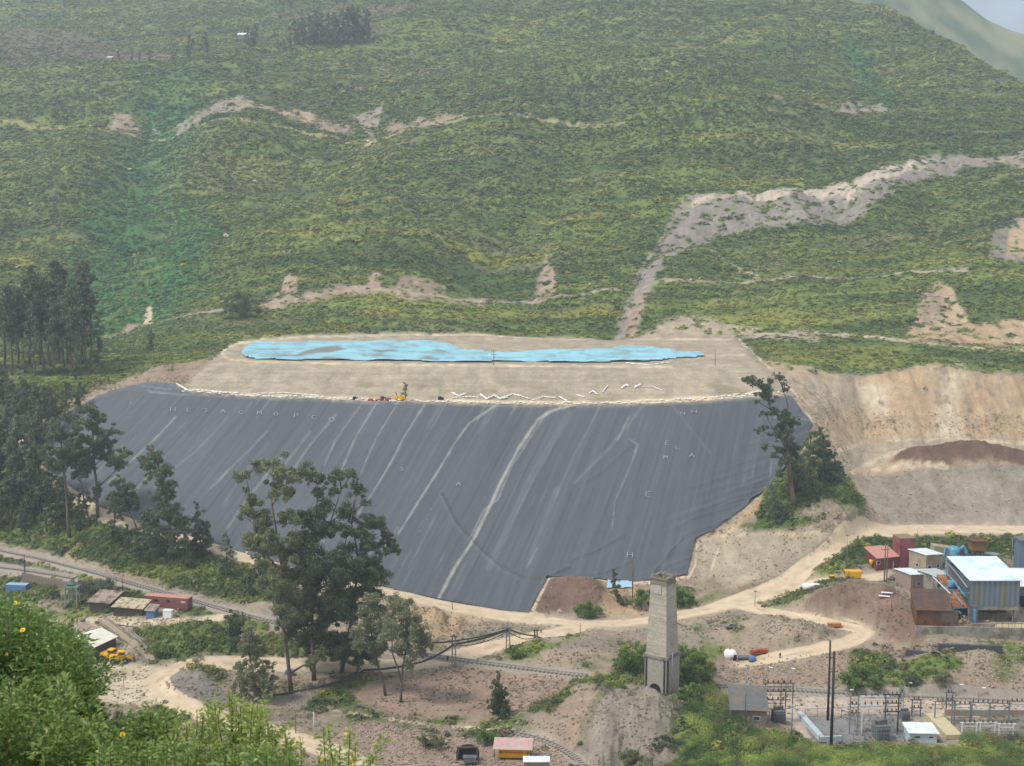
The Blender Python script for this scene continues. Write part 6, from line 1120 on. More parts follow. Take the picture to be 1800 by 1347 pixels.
def ramp(a, b, w, label):
    A = gp(*a, 1.2); B = gp(*b, .6); c = (A + B) / 2; o = MB(); o.bar(A - c, B - c, w, .5); s = (B - A).cross(Vector((0, 0, 1))).normalized() * (w / 2)
    o = o.build('concrete_ramp', mat('ramp_concrete', srgb(186, 168, 140, .62), .9, .15, 1), None, loc=c); tag(o, label, 'ramp')
    for k in (-1, 1): m = MB(); m.bar(A - c + s * k + Vector((0, 0, .5)), B - c + s * k + Vector((0, 0, .5)), .3, .6); m.build('kerb', conc_m, o)
ramp((183, 1100), (270, 1166), 2.6, 'long straight concrete ramp running down to the lower road'); ramp((222, 1118), (262, 1152), 1.0, 'shorter narrow ramp rail beside the long concrete ramp')

# ---------------------------------------------------------------- vehicles and machines
def wheel(r, x, y, rad, w=.4, z=None):
    t = MB().lathe([(rad, 0), (rad, w)], 14).build('wheel', rubber_m, r); t.matrix_local = Matrix.Translation((x, y + w / 2, z or rad)) @ Matrix.Rotation(math.pi / 2, 4, 'X'); h = MB().lathe([(rad * .5, -.02), (rad * .5, w + .02)], 10).build('rim', steel_m, t); return t
def loader(px, py, yaw, label, s=1.0):
    r = empty('wheel_loader', gp(px, py), math.radians(yaw)); tag(r, label, 'loader'); r.scale = (s, s, s)
    MB().prism([(-3.4, .9), (-.6, .9), (-.6, 2.1), (-3.2, 2.3)], 'y', -1.1, 1.1).build('engine_body', yellow_m, r, bevel=.1)
    cb = MB().box(-.9, .9, -.9, .9, 1.9, 3.4).build('cab', yellow_m, r, bevel=.06); MB().box(-.75, .92, -.92, .92, 2.4, 3.1).build('window', glass_m, cb)
    MB().box(-.5, 2.0, -.8, .8, .9, 1.7).build('front_frame', yellow_m, r)
    for y in (-.6, .6): MB().bar((1.2, y, 1.7), (3.4, y, .9), .3).build('lift_arm', yellow_m, r)
    MB().prism([(3.2, .2), (4.4, .2), (3.5, .5), (3.4, 1.6), (3.2, 1.6)], 'y', -1.5, 1.5).build('bucket', greymetal_m, r)
    for x in (-2.3, 1.1):
        for y in (-1.25, 1.25): wheel(r, x, y, .8, .55)
loader(197, 1163, -20, 'yellow wheel loader parked beside the long ramp, left of its orange mate'); loader(214, 1167, 12, 'orange yellow loader with lowered bucket nearest the ramp foot', .95)
def truck(px, py, yaw, label, body, s=1.0, name='dump_truck'):
    r = empty(name, gp(px, py), math.radians(yaw)); tag(r, label, 'truck'); r.scale = (s, s, s) if isinstance(s, float) else s
    c = MB().box(2.0, 3.7, -1.1, 1.1, .8, 2.9).build('cab', body, r, bevel=.12); MB().box(3.0, 3.74, -1.0, 1.0, 1.9, 2.6).build('windscreen', glass_m, c)
    MB().box(-3.6, 3.4, -.6, .6, .6, .9).build('chassis', greymetal_m, r)
    MB().prism([(-3.7, 1.2), (1.6, 1.0), (1.9, 2.8), (-3.9, 2.8)], 'y', -1.25, 1.25).build('tipper_box', body, r)
    for x in (-2.6, -1.4, 2.7):
        for y in (-1.05, 1.05): wheel(r, x, y, .5, .35)
truck(1498, 1022, 178, 'boxy yellow truck parked on the spur road near the plant', yellow_m, (.68, 1.0, 1.25)); truck(1466, 1104, 182, 'orange dump truck at the outer bend of the loop road', mat('orange_paint', srgb(204, 128, 62, .7), .6, .1, 1.5), .52)
loader(1462, 1026, 185, 'orange loader on the spur road left of the boxy yellow truck', .8)
def pickup(px, py, yaw, label, body):
    r = empty('pickup_truck', gp(px, py), math.radians(yaw)); tag(r, label, 'pickup'); r.scale = (.72, .8, .9)
    MB().prism([(-2.5, .5), (2.5, .5), (2.5, 1.0), (1.2, 1.15), (.6, 1.8), (-.7, 1.8), (-.9, 1.1), (-2.5, 1.1)], 'y', -.9, .9).build('body', body, r, bevel=.08)
    MB().prism([(1.05, 1.18), (.55, 1.7), (-.6, 1.7), (-.78, 1.18)], 'y', -.92, .92).build('window', glass_m, r); MB().box(-2.4, -1.0, -.75, .75, 1.0, 1.12).build('cargo_bed', dark_m, r)
    for x in (-1.6, 1.6):
        for y in (-.85, .85): wheel(r, x, y, .38, .25)
pickup(1285, 1113, 178, 'pale teal pickup on the scrub slope above the loop road', teal_m)
g = gp(1284, 1157); r = empty('round_tent', g); tag(r, 'white sagging two humped tent beside the end of the loop road', 'tent'); MB().prism([(-1.7, -.3), (1.9, -.3), (1.8, 1.3), (1.3, 2.0), (.5, 2.15), (.1, 1.9), (-.5, 2.3), (-1.3, 2.0), (-1.8, 1.2)], 'y', -1.3, 1.4).build('canopy', mat('tent_white', srgb(236, 228, 230, .85), .8, .05, 1), r, True); MB().box(.6, 1.4, -2.1, -1.8, 0, 1.5).build('opening', dark_m, r)
g = gp(1302, 1160); r = empty('tyre_stack', g); tag(r, 'grey steel trailer frame with dark boxes right of the white tent', 'trailer'); r.name = 'flat_trailer'
MB().box(-3, 4, -1, 1, .7, 1.0).build('deck', greymetal_m, r); MB().box(-2.9, -1.6, -.9, .9, 1.0, 2.2).build('box', dark_m, r); [wheel(r, x, y, .45, .3) for x in (-2, 2.6) for y in (-.9, .9)]
g = gp(1333, 1152); r = empty('drill_rig', g, math.radians(14)); tag(r, 'red orange drilling rig lying low at the loop road edge', 'drill rig'); r.scale = (.62, .75, .75)
MB().prism([(-4, .5), (4.4, 1.0), (4.4, 1.5), (1, 2.0), (-2, 2.2), (-4, 1.4)], 'y', -.9, .9).build('body', redpaint_m, r, bevel=.1); MB().tube([(-4, 0, 2.0), (4.6, 0, 2.5)], .25, 6).build('mast', mat('rig_orange', srgb(214, 120, 70, .7), .6), r); [wheel(r, x, y, .5, .3) for x in (-3, 2.8) for y in (-.9, .9)]
g = gp(1322, 1163); tag(MB().lathe([(.9, 0), (.95, 1.4), (.5, 1.7)], 12).build('water_drum', bluepaint_m, None, True, loc=g), 'blue drum standing before the red drilling rig', 'drum')
g = gp(1425, 1055); r = empty('steel_tank', g, math.radians(6)); tag(r, 'long white tapering pipe section lying on the spoil edge', 'pipe'); MB().tube([(-2.6, 0, .9), (0, 0, 1.1), (3, 0, 1.3), (7.5, 0, 1.9)], [1.0, 1.0, .5, .3], 10).build('barrel', white_m, r, True)
g = gp(1553, 1085); r = empty('white_boards', g, -.3); tag(r, 'two white boards lying on the brown spoil heap', 'boards'); MB().box(-1.6, 1.6, -.5, .5, .5, .6).build('board', white_m, r); MB().box(-1, 2.4, 1.0, 1.9, 1.2, 1.3).build('board', white_m, r)
# crest bench of the dam
g = gp(703, 704); r = empty('drill_rig', g); tag(r, 'yellow compressor beside the yellow leafed tree on the dam crest', 'compressor'); MB().prism([(-2.2, .4), (2.2, .4), (2.0, 1.7), (-1, 2.0), (-2.2, 1.5)], 'y', -.9, .9).build('body', yellow_m, r, bevel=.08); MB().bar((-1, 0, 1.8), (-1.6, 0, 3.2), .3).build('exhaust', dark_m, r); [wheel(r, x, y, .4, .3) for x in (-1.4, 1.4) for y in (-.8, .8)]
for px, w, lb in ((665, 3.2, 'red plastic bundle at the left of the pile on the dam crest'), (680, 2.6, 'red and dark bundle nearest the yellow compressor on the crest'), (652, 1.6, 'small red barrier at the left end of the crest pile')):
    o = MB(); rr = random.Random(px)
    for _ in range(6): x = rr.uniform(-w / 2, w / 2); y = rr.uniform(-.6, .6); o.box(x - .5, x + .5, y - .4, y + .4, 0, rr.uniform(.4, 1.1), Matrix.Rotation(rr.uniform(-.5, .5), 4, 'Z'))
    tag(o.build('material_bundle', redpaint_m, None, loc=gp(px, 705)), lb, 'bundle')
for px, lb in ((625, 'dark crate left of the red bundles on the dam crest'), (674, 'dark crate just behind the red bundles'), (775, 'dark crate at the left end of the white sheets on the crest')):
    tag(MB().box(-1.1, 1.1, -.6, .6, 0, .9).box(-.9, .2, -.5, .5, .9, 1.3).build('crate', dark_m, None, loc=gp(px, 703)), lb, 'crate')
def plastic(pts, w, label):
    o = MB(); W3 = [gp(a, b, .35) for a, b in pts]; c = W3[0]; rr = random.Random(int(pts[0][0]))
    for a, b in zip(W3[:-1], W3[1:]):
        n = 4
        for i in range(n): p = a.lerp(b, i / n); q = a.lerp(b, (i + 1) / n); o.tube([p - c, q - c + Vector((0, 0, rr.uniform(-.1, .3)))], [w * rr.uniform(.35, .8), w * rr.uniform(.3, .7)], 6)
    return tag(o.build('plastic_sheet', mat('white_plastic', srgb(236, 232, 224, .85), .7, .06, 2), None, True, loc=c), label, 'plastic sheet')
for pts, w, lb in [([(795, 692), (806, 698), (820, 693)], .7, 'crumpled white sheet, leftmost of those on the dam crest'), ([(795, 701), (818, 699), (842, 700)], .45, 'long flat white sheet under the leftmost crumpled one'), ([(845, 695), (856, 703), (868, 697), (880, 703), (893, 700)], .7, 'zigzag white sheet at the middle of the crest bench'), ([(878, 703), (902, 694), (932, 703)], .5, 'tent shaped white sheet right of the zigzag one'), ([(936, 705), (956, 699), (978, 701)], .45, 'straight white sheet right of the tent shaped one'), ([(983, 699), (1000, 709)], .55, 'white sheet sloping down to the liner edge'), ([(1014, 696), (1028, 700)], .55, 'short white sheet between the sloping one and the upper scraps'), ([(1036, 693), (1042, 689), (1050, 695)], .5, 'hooked white sheet on the tan bank'), ([(1059, 691), (1068, 680)], .45, 'slanting white sheet leaning up the tan bank'), ([(1093, 684), (1099, 679), (1105, 680)], .9, 'thick white scrap on the bank, left of the upper pair'), ([(1115, 683), (1126, 678)], .9, 'thick white scrap on the bank, right of the upper pair'), ([(1128, 681), (1146, 681), (1164, 688)], .4, 'thin white strip trailing right along the bank'), ([(310, 677), (330, 688), (360, 688), (385, 691), (420, 693)], .6, 'long white seam of plastic at the left corner of the bench'), ([(445, 694), (500, 692), (560, 697)], .4, 'thin white seam of plastic right of the left corner'), ([(1100, 640), (1140, 643), (1180, 638)], .5, 'white tube lying along the lower edge of the blue cover'), ([(1310, 695), (1330, 690), (1350, 692)], .6, 'white plastic behind the tufted old eucalyptus'), ([(1255, 700), (1300, 694)], .45, 'white plastic roll near the right end of the crest')]:
    plastic(pts, w, lb)
# sandbags pinning the liner along the crest
sb = MB().lathe([(.15, 0), (.5, .08), (.55, .3), (.35, .5), (.1, .52)], 8).build('sandbag', mat('sandbag_white', srgb(232, 228, 214, .8), .85, .08, 2), None, True)
first = True
for i in range(110):
    px = 320 + i * 9.6 + random.uniform(-3, 3)
    if px > 1385: break
    cy = float(np.interp(px, [320, 420, 650, 900, 1060, 1250, 1388], [690, 698, 706, 712, 713, 704, 694])) - random.uniform(.5, 4)
    o = sb if first else sb.copy()
    if not first: COL.objects.link(o)
    first = False; o.location = gp(px, cy, .15); o.scale = (random.uniform(.8, 2.2), 1, random.uniform(.8, 1.3)); o.rotation_euler = (0, 0, random.uniform(-.3, .3)); tag(o, 'white sandbag in the row pinning the top edge of the liner', 'sandbag', 'sandbags along the dam crest')

# ---------------------------------------------------------------- railways
rail_m = mat('rail_steel', srgb(178, 170, 160, .65), .5, .15, 1); ball_m = mat('ballast', vcol=True, rough=.95, var=.25, scale=4, bump=.08); tie_m = mat('sleeper', srgb(140, 126, 112, .55), .9, .2, 2)
def railway(pts, label, w=5.0):
    A = gp(*pts[len(pts) // 2]); r = empty('railway_track', A); tag(r, label, 'railway track')
    def fix(o): o.parent = r; o.matrix_parent_inverse = Matrix.Translation(-r.location)
    fix(ribbon('ballast', pts, w, ball_m, 7, .30, -.45, .06, colfn=lambda s, u: np.array(srgb(176, 164, 150, .66)) * (.75 + .4 * fbm(s / 2, u * 8, 9, 4))[:, None]))
    c = line_xy(pts, 1.2); z = ground_xy(c[:, 0], c[:, 1]) + .38; t = np.gradient(c, axis=0); t /= np.linalg.norm(t, axis=1)[:, None]; n = np.stack([-t[:, 1], t[:, 0]], 1)
    for s in (-.75, .75):
        mb = MB(); q = np.stack([c[:, 0] + n[:, 0] * s, c[:, 1] + n[:, 1] * s, z + .14], 1)
        for a, b in zip(q[:-1], q[1:]): mb.bar(a, b, .14, .2)
        fix(mb.build('rail', rail_m))
    mb = MB()
    for i in range(0, len(c)): mb.bar((c[i, 0] - n[i, 0] * 1.25, c[i, 1] - n[i, 1] * 1.25, z[i] - .02), (c[i, 0] + n[i, 0] * 1.25, c[i, 1] + n[i, 1] * 1.25, z[i] - .02), .28, .16)
    fix(tag(mb.build('sleepers', tie_m), kind='stuff'))
railway(RAILS[0], 'railway running from the left edge past the container to the chimney slope', 4.6)
railway(RAILS[1], 'railway passing above the substation at the right', 5.0)
railway(RAILS[2], 'curved narrow track leaving the yellow hut', 3.4)
railway(RAILS[3], 'short siding above the plank wall at the left edge', 4.5)

# ---------------------------------------------------------------- poles, lamps, trestles
def pole(px, py, top, label, m=wood_m, r0=.16, arms=(), cat='utility pole', group=None, wires=None):
    h = up_h(px, py, top); r = empty('utility_pole', gp(px, py)); tag(r, label, cat, group); MB().tube([(0, 0, -1), (0, 0, h)], [r0, r0 * .7], 7).build('shaft', m, r, True)
    for k, (z, w) in enumerate(arms):
        a = MB().bar((-w / 2, 0, h - z), (w / 2, 0, h - z), .14, .14).build('crossarm', m, r)
        for x in (-w / 2 + .1, 0, w / 2 - .1): MB().lathe([(.08, 0), (.14, .12), (.08, .3)], 7, (x, 0, h - z + .07)).build('insulator', ins_m, a)
    return r
pole(1455, 1268, 1128, 'black pole, shorter and left of the dark pair by the substation', black_m, .34, [(4.5, 1.8)]); pole(1461, 1315, 1145, 'tall black pole reaching the thicket, right one of the dark pair', black_m, .40, [(5, 2.0), (9, 1.6)])
pole(1391, 1303, 1238, 'pale concrete pole rising from the thicket right of the stone house', steel_m, .2, [(.6, 1.6)]); pole(1310, 1272, 1175, 'grey pole in front of the stone house', steel_m, .15); pole(1181, 1225, 1150, 'thin grey pole just right of the chimney base', steel_m, .12)
pole(1115, 1180, 1112, 'thin pole left of the chimney beside the big dark bush', steel_m, .1); pole(1112, 1052, 993, 'rusty red pole beside the pale blue sheet at the liner foot', rust_m, .18); pole(1488, 1002, 945, 'thin steel pole beside the plant road bend', steel_m, .12, [(.4, 1.2)])
pole(1327, 1066, 1038, 'short post with sign at the fork of the main road', steel_m, .12, [(.4, .9)]); pole(868, 642, 614, 'wooden pole in front of the blue cover', wood_m, .16, [(.8, 2), (2.2, 2)]); pole(1257, 642, 615, 'wooden pole right of the end of the blue cover', wood_m, .14)
pole(1554, 1030, 962, 'A frame pole with transformer before the low maroon shed', wood_m, .22, [(.8, 2.4), (2.2, 2.4)]); pole(1558, 1032, 962, 'second leg pole of the frame before the maroon shed', wood_m, .2); pole(1566, 1100, 1012, 'slender lamp pole standing on the brown spoil heap', steel_m, .1); pole(1606, 1108, 1072, 'lamp pole at the left corner of the rusty shed', steel_m, .12, [(.2, .8)])
pole(795, 1072, 1058, 'short post on the main road edge under the liner', wood_m, .15); pole(1020, 1115, 1098, 'short post at the edge of the main road left of the chimney', wood_m, .12); pole(216, 1050, 1016, 'dark signal post beside the railway left of the container', black_m, .12); pole(205, 1048, 1014, 'dark post left of the signal post by the railway', black_m, .1)
pole(218, 1215, 1180, 'thin sapling stake on the pale ground left of the road bend', wood_m, .08); pole(1778, 1120, 1085, 'steel mast standing on the tan slab', steel_m, .08)
pole(44, 1010, 975, 'dark signal mast at the far left by the siding', black_m, .18); pole(520, 1290, 1250, 'dark post near the bottom road, left one', wood_m, .12); pole(552, 1286, 1252, 'pale post near the bottom road, right one', white_m, .12)
def lamp(px, py, top, label):
    h = up_h(px, py, top); r = empty('street_lamp', gp(px, py)); tag(r, label, 'lamp'); MB().tube([(0, 0, -1), (0, 0, h)], [.12, .08], 7).build('post', steel_m, r, True)
    MB().tube([(0, 0, h), (.5, 0, h + .35), (1.2, 0, h + .4)], .06, 6).build('arm', steel_m, r); MB().box(.9, 1.9, -.25, .25, h + .3, h + .5).build('lamp_head', white_m, r, bevel=.06)
lamp(1345, 1214, 1176, 'white headed lamp with a pale banner post, left of the bank pair'); lamp(1385, 1212, 1178, 'white headed lamp on a wooden post, right of the bank pair'); lamp(1590, 1224, 1203, 'twin headed lamp beside the railway above the substation'); lamp(1680, 1226, 1206, 'lamp with slanting head right of the twin one by the railway'); lamp(1720, 1228, 1212, 'lamp with slanting head, right of the previous one beside the rails'); lamp(1612, 960, 930, 'tall lamp on the grass behind the silo'); lamp(1778, 985, 948, 'curved neck lamp behind the blue roofed hall'); lamp(1480, 1208, 1192, 'small lamp right of the twin black poles'); lamp(1488, 1226, 1216, 'tiny lamp by the railway right of the black poles')
bpy.data.objects['street_lamp.004']['label'] = 'lamp furthest right of the three beside the rails above the substation'
def trestle(px, py, top, label, wd=2.0, m=conc_m):
    h = up_h(px, py, top); r = empty('pipe_trestle', gp(px, py)); tag(r, label, 'trestle')
    for x in (-.35, .35): MB().bar((x * 1.6, 0, -1), (x, 0, h - 1), .32).build('leg', m, r)
    for k in range(1, 5): MB().bar((-.5, 0, h * k / 5.5), (.5, 0, h * k / 5.5 + .5), .12).build('brace', steel_m, r)
    MB().bar((-wd / 2, 0, h - 1), (wd / 2, 0, h - 1), .4).build('head_beam', m, r); MB().bar((0, 0, h - 1), (0, 0, h + 1.4), .12).build('mast', steel_m, r); return r
trestle(798, 1174, 1112, 'tall concrete trestle carrying the pipes beside the lower road'); trestle(893, 1150, 1104, 'steel lattice trestle at the high point of the pipes', 2.4, steel_m); trestle(942, 1135, 1112, 'short trestle under the falling right end of the pipes', 1.6, wood_m)
def hang(name, pts, rad, label, m=pipe_m, sag=1.0, cat='pipeline'):
    W3 = []
    for (a, b, base) in pts:
        g = gp(a, base); W3.append(Vector(world_at(a, b, g.y)))
    q = []
    for a, b in zip(W3[:-1], W3[1:]):
        for t in np.linspace(0, 1, 8, endpoint=False): q.append(a.lerp(b, t) - Vector((0, 0, sag * math.sin(math.pi * t))))
    q.append(W3[-1]); c = q[0]; return tag(MB().tube([p - c for p in q], rad, 6).build(name, m, None, True, loc=c), label, cat)
hang('suspended_pipe', [(480, 1222, 1225), (590, 1200, 1205), (640, 1178, 1190), (740, 1164, 1178), (798, 1133, 1174), (893, 1107, 1150)], .30, 'thick black pipe climbing from the tall group of trees to the high trestle', sag=.5)
hang('suspended_pipe', [(735, 1128, 1160), (798, 1127, 1174), (893, 1106, 1150), (942, 1118, 1135), (972, 1124, 1126)], .22, 'thinner pipe passing over both trestles and falling right', sag=.4)
hang('suspended_pipe', [(798, 1136, 1174), (893, 1110, 1150), (942, 1121, 1135)], .12, 'thin cable slung under the pipes between the trestles', sag=1.2)
# light rail fence below the tall trees
g = gp(500, 1212); r = empty('rail_fence', g); tag(r, 'rusty post and rail fence below the lower road', 'fence'); P0 = [gp(480 + i * 22, 1224 - i * 3) for i in range(6)]
for i, p in enumerate(P0): MB().bar(p - g + Vector((0, 0, -.3)), p - g + Vector((0, 0, 1.3)), .12).build('post', wood_m, r)
for z in (.6, 1.2): m = MB(); [m.bar(a - g + Vector((0, 0, z)), b - g + Vector((0, 0, z)), .09) for a, b in zip(P0[:-1], P0[1:])]; m.build('rail', wood_m, r)
tag(MB().prism([(-1.1, 0), (1.2, 0), (1.3, .9), (.4, 1.3), (-.9, 1.0)], 'y', -.7, .7).build('blue_bundle', bluepaint_m, None, loc=gp(508, 1186)), 'small blue bundle on the lower road edge left of the tree stems', 'bundle')

# ---------------------------------------------------------------- substation
def gantry(px, py, w, h, label, arms=2, m=steel_m, n_ins=3, yaw=0):
    r = empty('switch_gantry', gp(px, py), math.radians(yaw)); tag(r, label, 'switchgear')
    for x in (-w / 2, w / 2):
        for y in (-.3, .3): MB().bar((x, y, -.5), (x, y * .5, h), .16).build('leg', m, r)
    for k in range(arms):
        z = h - k * 2.2; a = MB().bar((-w / 2 - .6, 0, z), (w / 2 + .6, 0, z), .22).bar((-w / 2, 0, z - .9), (w / 2, 0, z - .9), .12).build('beam', m, r)
        for i in range(n_ins): x = -w / 2 + w * (i + .5) / n_ins; MB().lathe([(.10, 0), (.22, .1), (.1, .2), (.22, .3), (.1, .4), (.22, .5), (.08, .7)], 8, (x, 0, z + .11)).build('insulator', ins_m, a)
    return r
gantry(1362, 1262, 5.2, 9.0, 'dark frame with three beams beside the stone house', 3, wood_m, 4); gantry(1382, 1266, 3.0, 9.5, 'narrow dark frame right of the three beam one', 2, wood_m, 2)
gantry(1500, 1290, 2.0, 10, 'grey ladder gantry standing alone right of the black poles', 3, steel_m, 2); gantry(1535, 1290, 6.0, 9.5, 'white topped steel gantry over the transformer', 2, white_m, 4); gantry(1566, 1292, 3.2, 10.5, 'tall dark legged gantry between the transformer and control house', 3, black_m, 3)
gantry(1583, 1262, 2.6, 8.5, 'slanting grey gantry behind the control house', 2, steel_m, 2, 60)
gantry(1610, 1262, 2.2, 4.5, 'low grey frame behind the control house roof', 2, greymetal_m, 2)
for i, px in enumerate((1660, 1690, 1722, 1756, 1790)):
    gantry(px, 1270 + (i % 2) * 3, 5.0, 5.4, ['grey bus frame nearest the tan trench cover', 'second bus frame from the trench cover', 'middle bus frame of the right hand switchyard', 'fourth bus frame from the trench cover', 'bus frame touching the right edge of the picture'][i], 1, steel_m, 4)
for i, px in enumerate((1703, 1735, 1768)): gantry(px, 1296, 3.6, 3.6, ['front row breaker frame, left of three', 'front row breaker frame, middle of three', 'front row breaker frame, right of three'][i], 1, white_m, 3)
gantry(1668, 1256, 1.6, 6.0, 'cluster of grey steel stands right of the control house', 2, greymetal_m, 2)
def transformer(px, py, label, s=1.0):
    r = empty('power_transformer', gp(px, py), .1); r.scale = (s, s, s); tag(r, label, 'transformer'); MB().box(-1.4, 1.4, -1, 1, .3, 2.8).build('tank', greymetal_m, r, bevel=.06)
    for x in (-1, 0, 1): MB().lathe([(.1, 0), (.2, .15), (.1, .3), (.2, .45), (.08, .8)], 8, (x, 0, 2.8)).build('bushing', ins_m, r)
    f = MB(); [f.box(-1.3 + i * .3, -1.2 + i * .3, -1.35, -1.02, .5, 2.5) for i in range(9)]; f.build('radiator', steel_m, r); MB().tube([(-1.1, .3, 3.4), (1.1, .3, 3.4)], .32, 10).build('conservator', greymetal_m, r, True); MB().box(-1.5, 1.5, -1.2, 1.2, -.5, .3).build('plinth', conc_m, r)
transformer(1548, 1300, 'large grey transformer with cooling fins under the white gantry', 1.35); transformer(1368, 1270, 'pale grey transformer beside the dark frames and stone house', 1.1); transformer(1590, 1268, 'small transformer half hidden behind the control house', .8)
def mesh_fence(pts, h, label):
    W3 = [gp(a, b) for a, b in pts]; g = W3[0]; r = empty('wire_fence', g); tag(r, label, 'fence'); cp = []
    for a, b in zip(W3[:-1], W3[1:]):
        n = max(2, int((b - a).length / 3)); cp += [a.lerp(b, i / n) for i in range(n)]
    cp.append(W3[-1])
    for i, p in enumerate(cp[:90]): MB().bar(p - g + Vector((0, 0, -.3)), p - g + Vector((0, 0, h)), .1).build('post', steel_m, r)
    m = MB()
    for z in np.linspace(.2, h - .05, 6): [m.bar(a - g + Vector((0, 0, z)), b - g + Vector((0, 0, z)), .04 if z < h - .1 else .1) for a, b in zip(cp[:-1], cp[1:])]
    m.build('wire_mesh', steel_m, r)
mesh_fence([(1440, 1308), (1520, 1306), (1590, 1306)], 2.4, 'wire fence along the near side of the substation, left of the control house'); mesh_fence([(1690, 1304), (1760, 1302), (1840, 1302)], 2.4, 'wire fence along the near side of the right hand switchyard'); mesh_fence([(1415, 1262), (1500, 1258), (1580, 1258)], 2.2, 'wire fence along the far side of the left switchyard'); mesh_fence([(1672, 1262), (1750, 1262), (1840, 1263)], 2.0, 'wire fence along the far side of the right switchyard')
mesh_fence([(1262, 1222), (1272, 1245), (1290, 1262)], 2.0, 'short wire fence left of the stone house')
wall_seg('yard_wall', 'low pale wall behind the bus frames', (1660, 1258), (1820, 1260), 1.5, .4, cream_m)
# hut of the plateau
house('plateau_hut', 'tiny white roofed hut far up on the plateau beside two round trees', 'hut', 431, 72, 14, 7, 3, 0, pinkwall_m, white_roof_m, 'shed', 2.4, .8)
house('plateau_hut', 'speck of a white hut on the plateau left of the lone pair of trees', 'hut', 193, 96, 5, 4, 2.5, 0, pinkwall_m, white_roof_m, 'shed', 1.2, .4)
# boulders on the slopes
for px, py, s, lb in [(228, 290, 4.0, 'pale boulder in the green gully on the left slope'), (1172, 162, 3.5, 'lone pale rock on the upper slope above the tailings'), (446, 292, 3.5, 'grey rock on the left slope right of the gully'), (648, 243, 3, 'tan rock below the pale scar on the upper track'), (397, 396, 4, 'pinkish rock low on the left slope'), (497, 357, 5, 'flat grey rock on the slope left of the middle'), (1214, 498, 2.2, 'small white rock on the track near the grey gully'), (942, 514, 1.8, 'white rock at the foot of the pink scar'), (980, 1100, 1.2, 'pale boulder on the scrub at the junction of the roads'), (984, 1081, 1.5, 'white upright stone on the dark red spoil')]:
    bm = MB().lathe([(.5, -.4), (1, .1), (.8, .6), (.35, .95)], 7); bm.v = [(x * random.uniform(.7, 1.3), y * random.uniform(.7, 1.3), z * random.uniform(.8, 1.2)) for x, y, z in bm.v]
    o = bm.build('boulder', mat('boulder_rock', srgb(196, 184, 168, .7), .9, .2, .8), None, loc=gp(px, py)); o.scale = (s * .6, s * .5, s * .5); tag(o, lb, 'rock')

# ---------------------------------------------------------------- people
def person(px, py, yaw, shirt, trousers, label, stride=.18):
    g = gp(px, py, .12); r = empty('person', g, math.radians(yaw)); tag(r, label, 'person')
    J = [(0, 0, .95), (0, 0, 1.15), (0, 0, 1.40), (0, 0, 1.52), (0, .01, 1.66), (.19, 0, 1.40), (.25, .03, 1.12), (.24, -.06, .86), (-.19, 0, 1.40), (-.25, -.03, 1.12), (-.24, .08, .86), (.10, 0, .90), (.11, -stride * .5, .50), (.11, -stride * .2, .08), (.11, -stride - .12, .03), (-.10, 0, .90), (-.11, stride * .3, .50), (-.11, stride, .10), (-.11, stride - .14, .03)]
    E = [(0, 1), (1, 2), (2, 3), (3, 4), (2, 5), (5, 6), (6, 7), (2, 8), (8, 9), (9, 10), (0, 11), (11, 12), (12, 13), (13, 14), (0, 15), (15, 16), (16, 17), (17, 18)]
    R = [.15, .15, .16, .06, .11, .075, .055, .04, .075, .055, .04, .10, .07, .05, .045, .10, .07, .05, .045]
    me = bpy.data.meshes.new('body'); me.from_pydata(J, E, []); o = bpy.data.objects.new('body', me); COL.objects.link(o); o.parent = r
    m = o.modifiers.new('skin', 'SKIN'); me.skin_vertices[0] if me.skin_vertices else None
    if not me.skin_vertices: 
        bm_ = __import__('bmesh').new(); bm_.from_mesh(me); bm_.verts.layers.skin.verify(); bm_.to_mesh(me); bm_.free()
    for v, rr in zip(me.skin_vertices[0].data, R): v.radius = (rr, rr)
    me.skin_vertices[0].data[0].use_root = True; s = o.modifiers.new('sub', 'SUBSURF'); s.levels = 1; s.render_levels = 1
    me.materials.append(mat('skin', srgb(150, 108, 84, .7), .6, .05))
    MB().lathe([(.20, .98), (.21, 1.2), (.22, 1.42), (.10, 1.50)], 10).build('jacket', shirt, r, True); MB().tube([(.1, 0, .98), (.11, -stride * .5, .50), (.11, -stride * .2, .1)], [.125, .09, .075], 7).tube([(-.1, 0, .98), (-.11, stride * .3, .50), (-.11, stride, .1)], [.125, .09, .075], 7).build('trousers', trousers, r, True)
    MB().lathe([(.16, 1.70), (.135, 1.76), (.09, 1.83), (.02, 1.85)], 10).build('helmet', mat('helmet', srgb(210, 190, 120, .7), .5), r, True)
navy = mat('navy_cloth', srgb(60, 62, 86, .6), .9); brown = mat('brown_cloth', srgb(88, 70, 58, .6), .9)
person(1508, 950, 30, brown, navy, 'person in dark clothes walking on the main road above the plant'); person(1371, 1158, -20, brown, brown, 'person in brown standing on the loop road by the drilling rig'); person(787, 1164, 10, navy, brown, 'person in dark jacket walking on the lower road beside the trestle')
person(951, 1114, 0, mat('pale_cloth', srgb(190, 180, 176, .7), .9), brown, 'person in a pale jacket at the roadside right of the trestles')
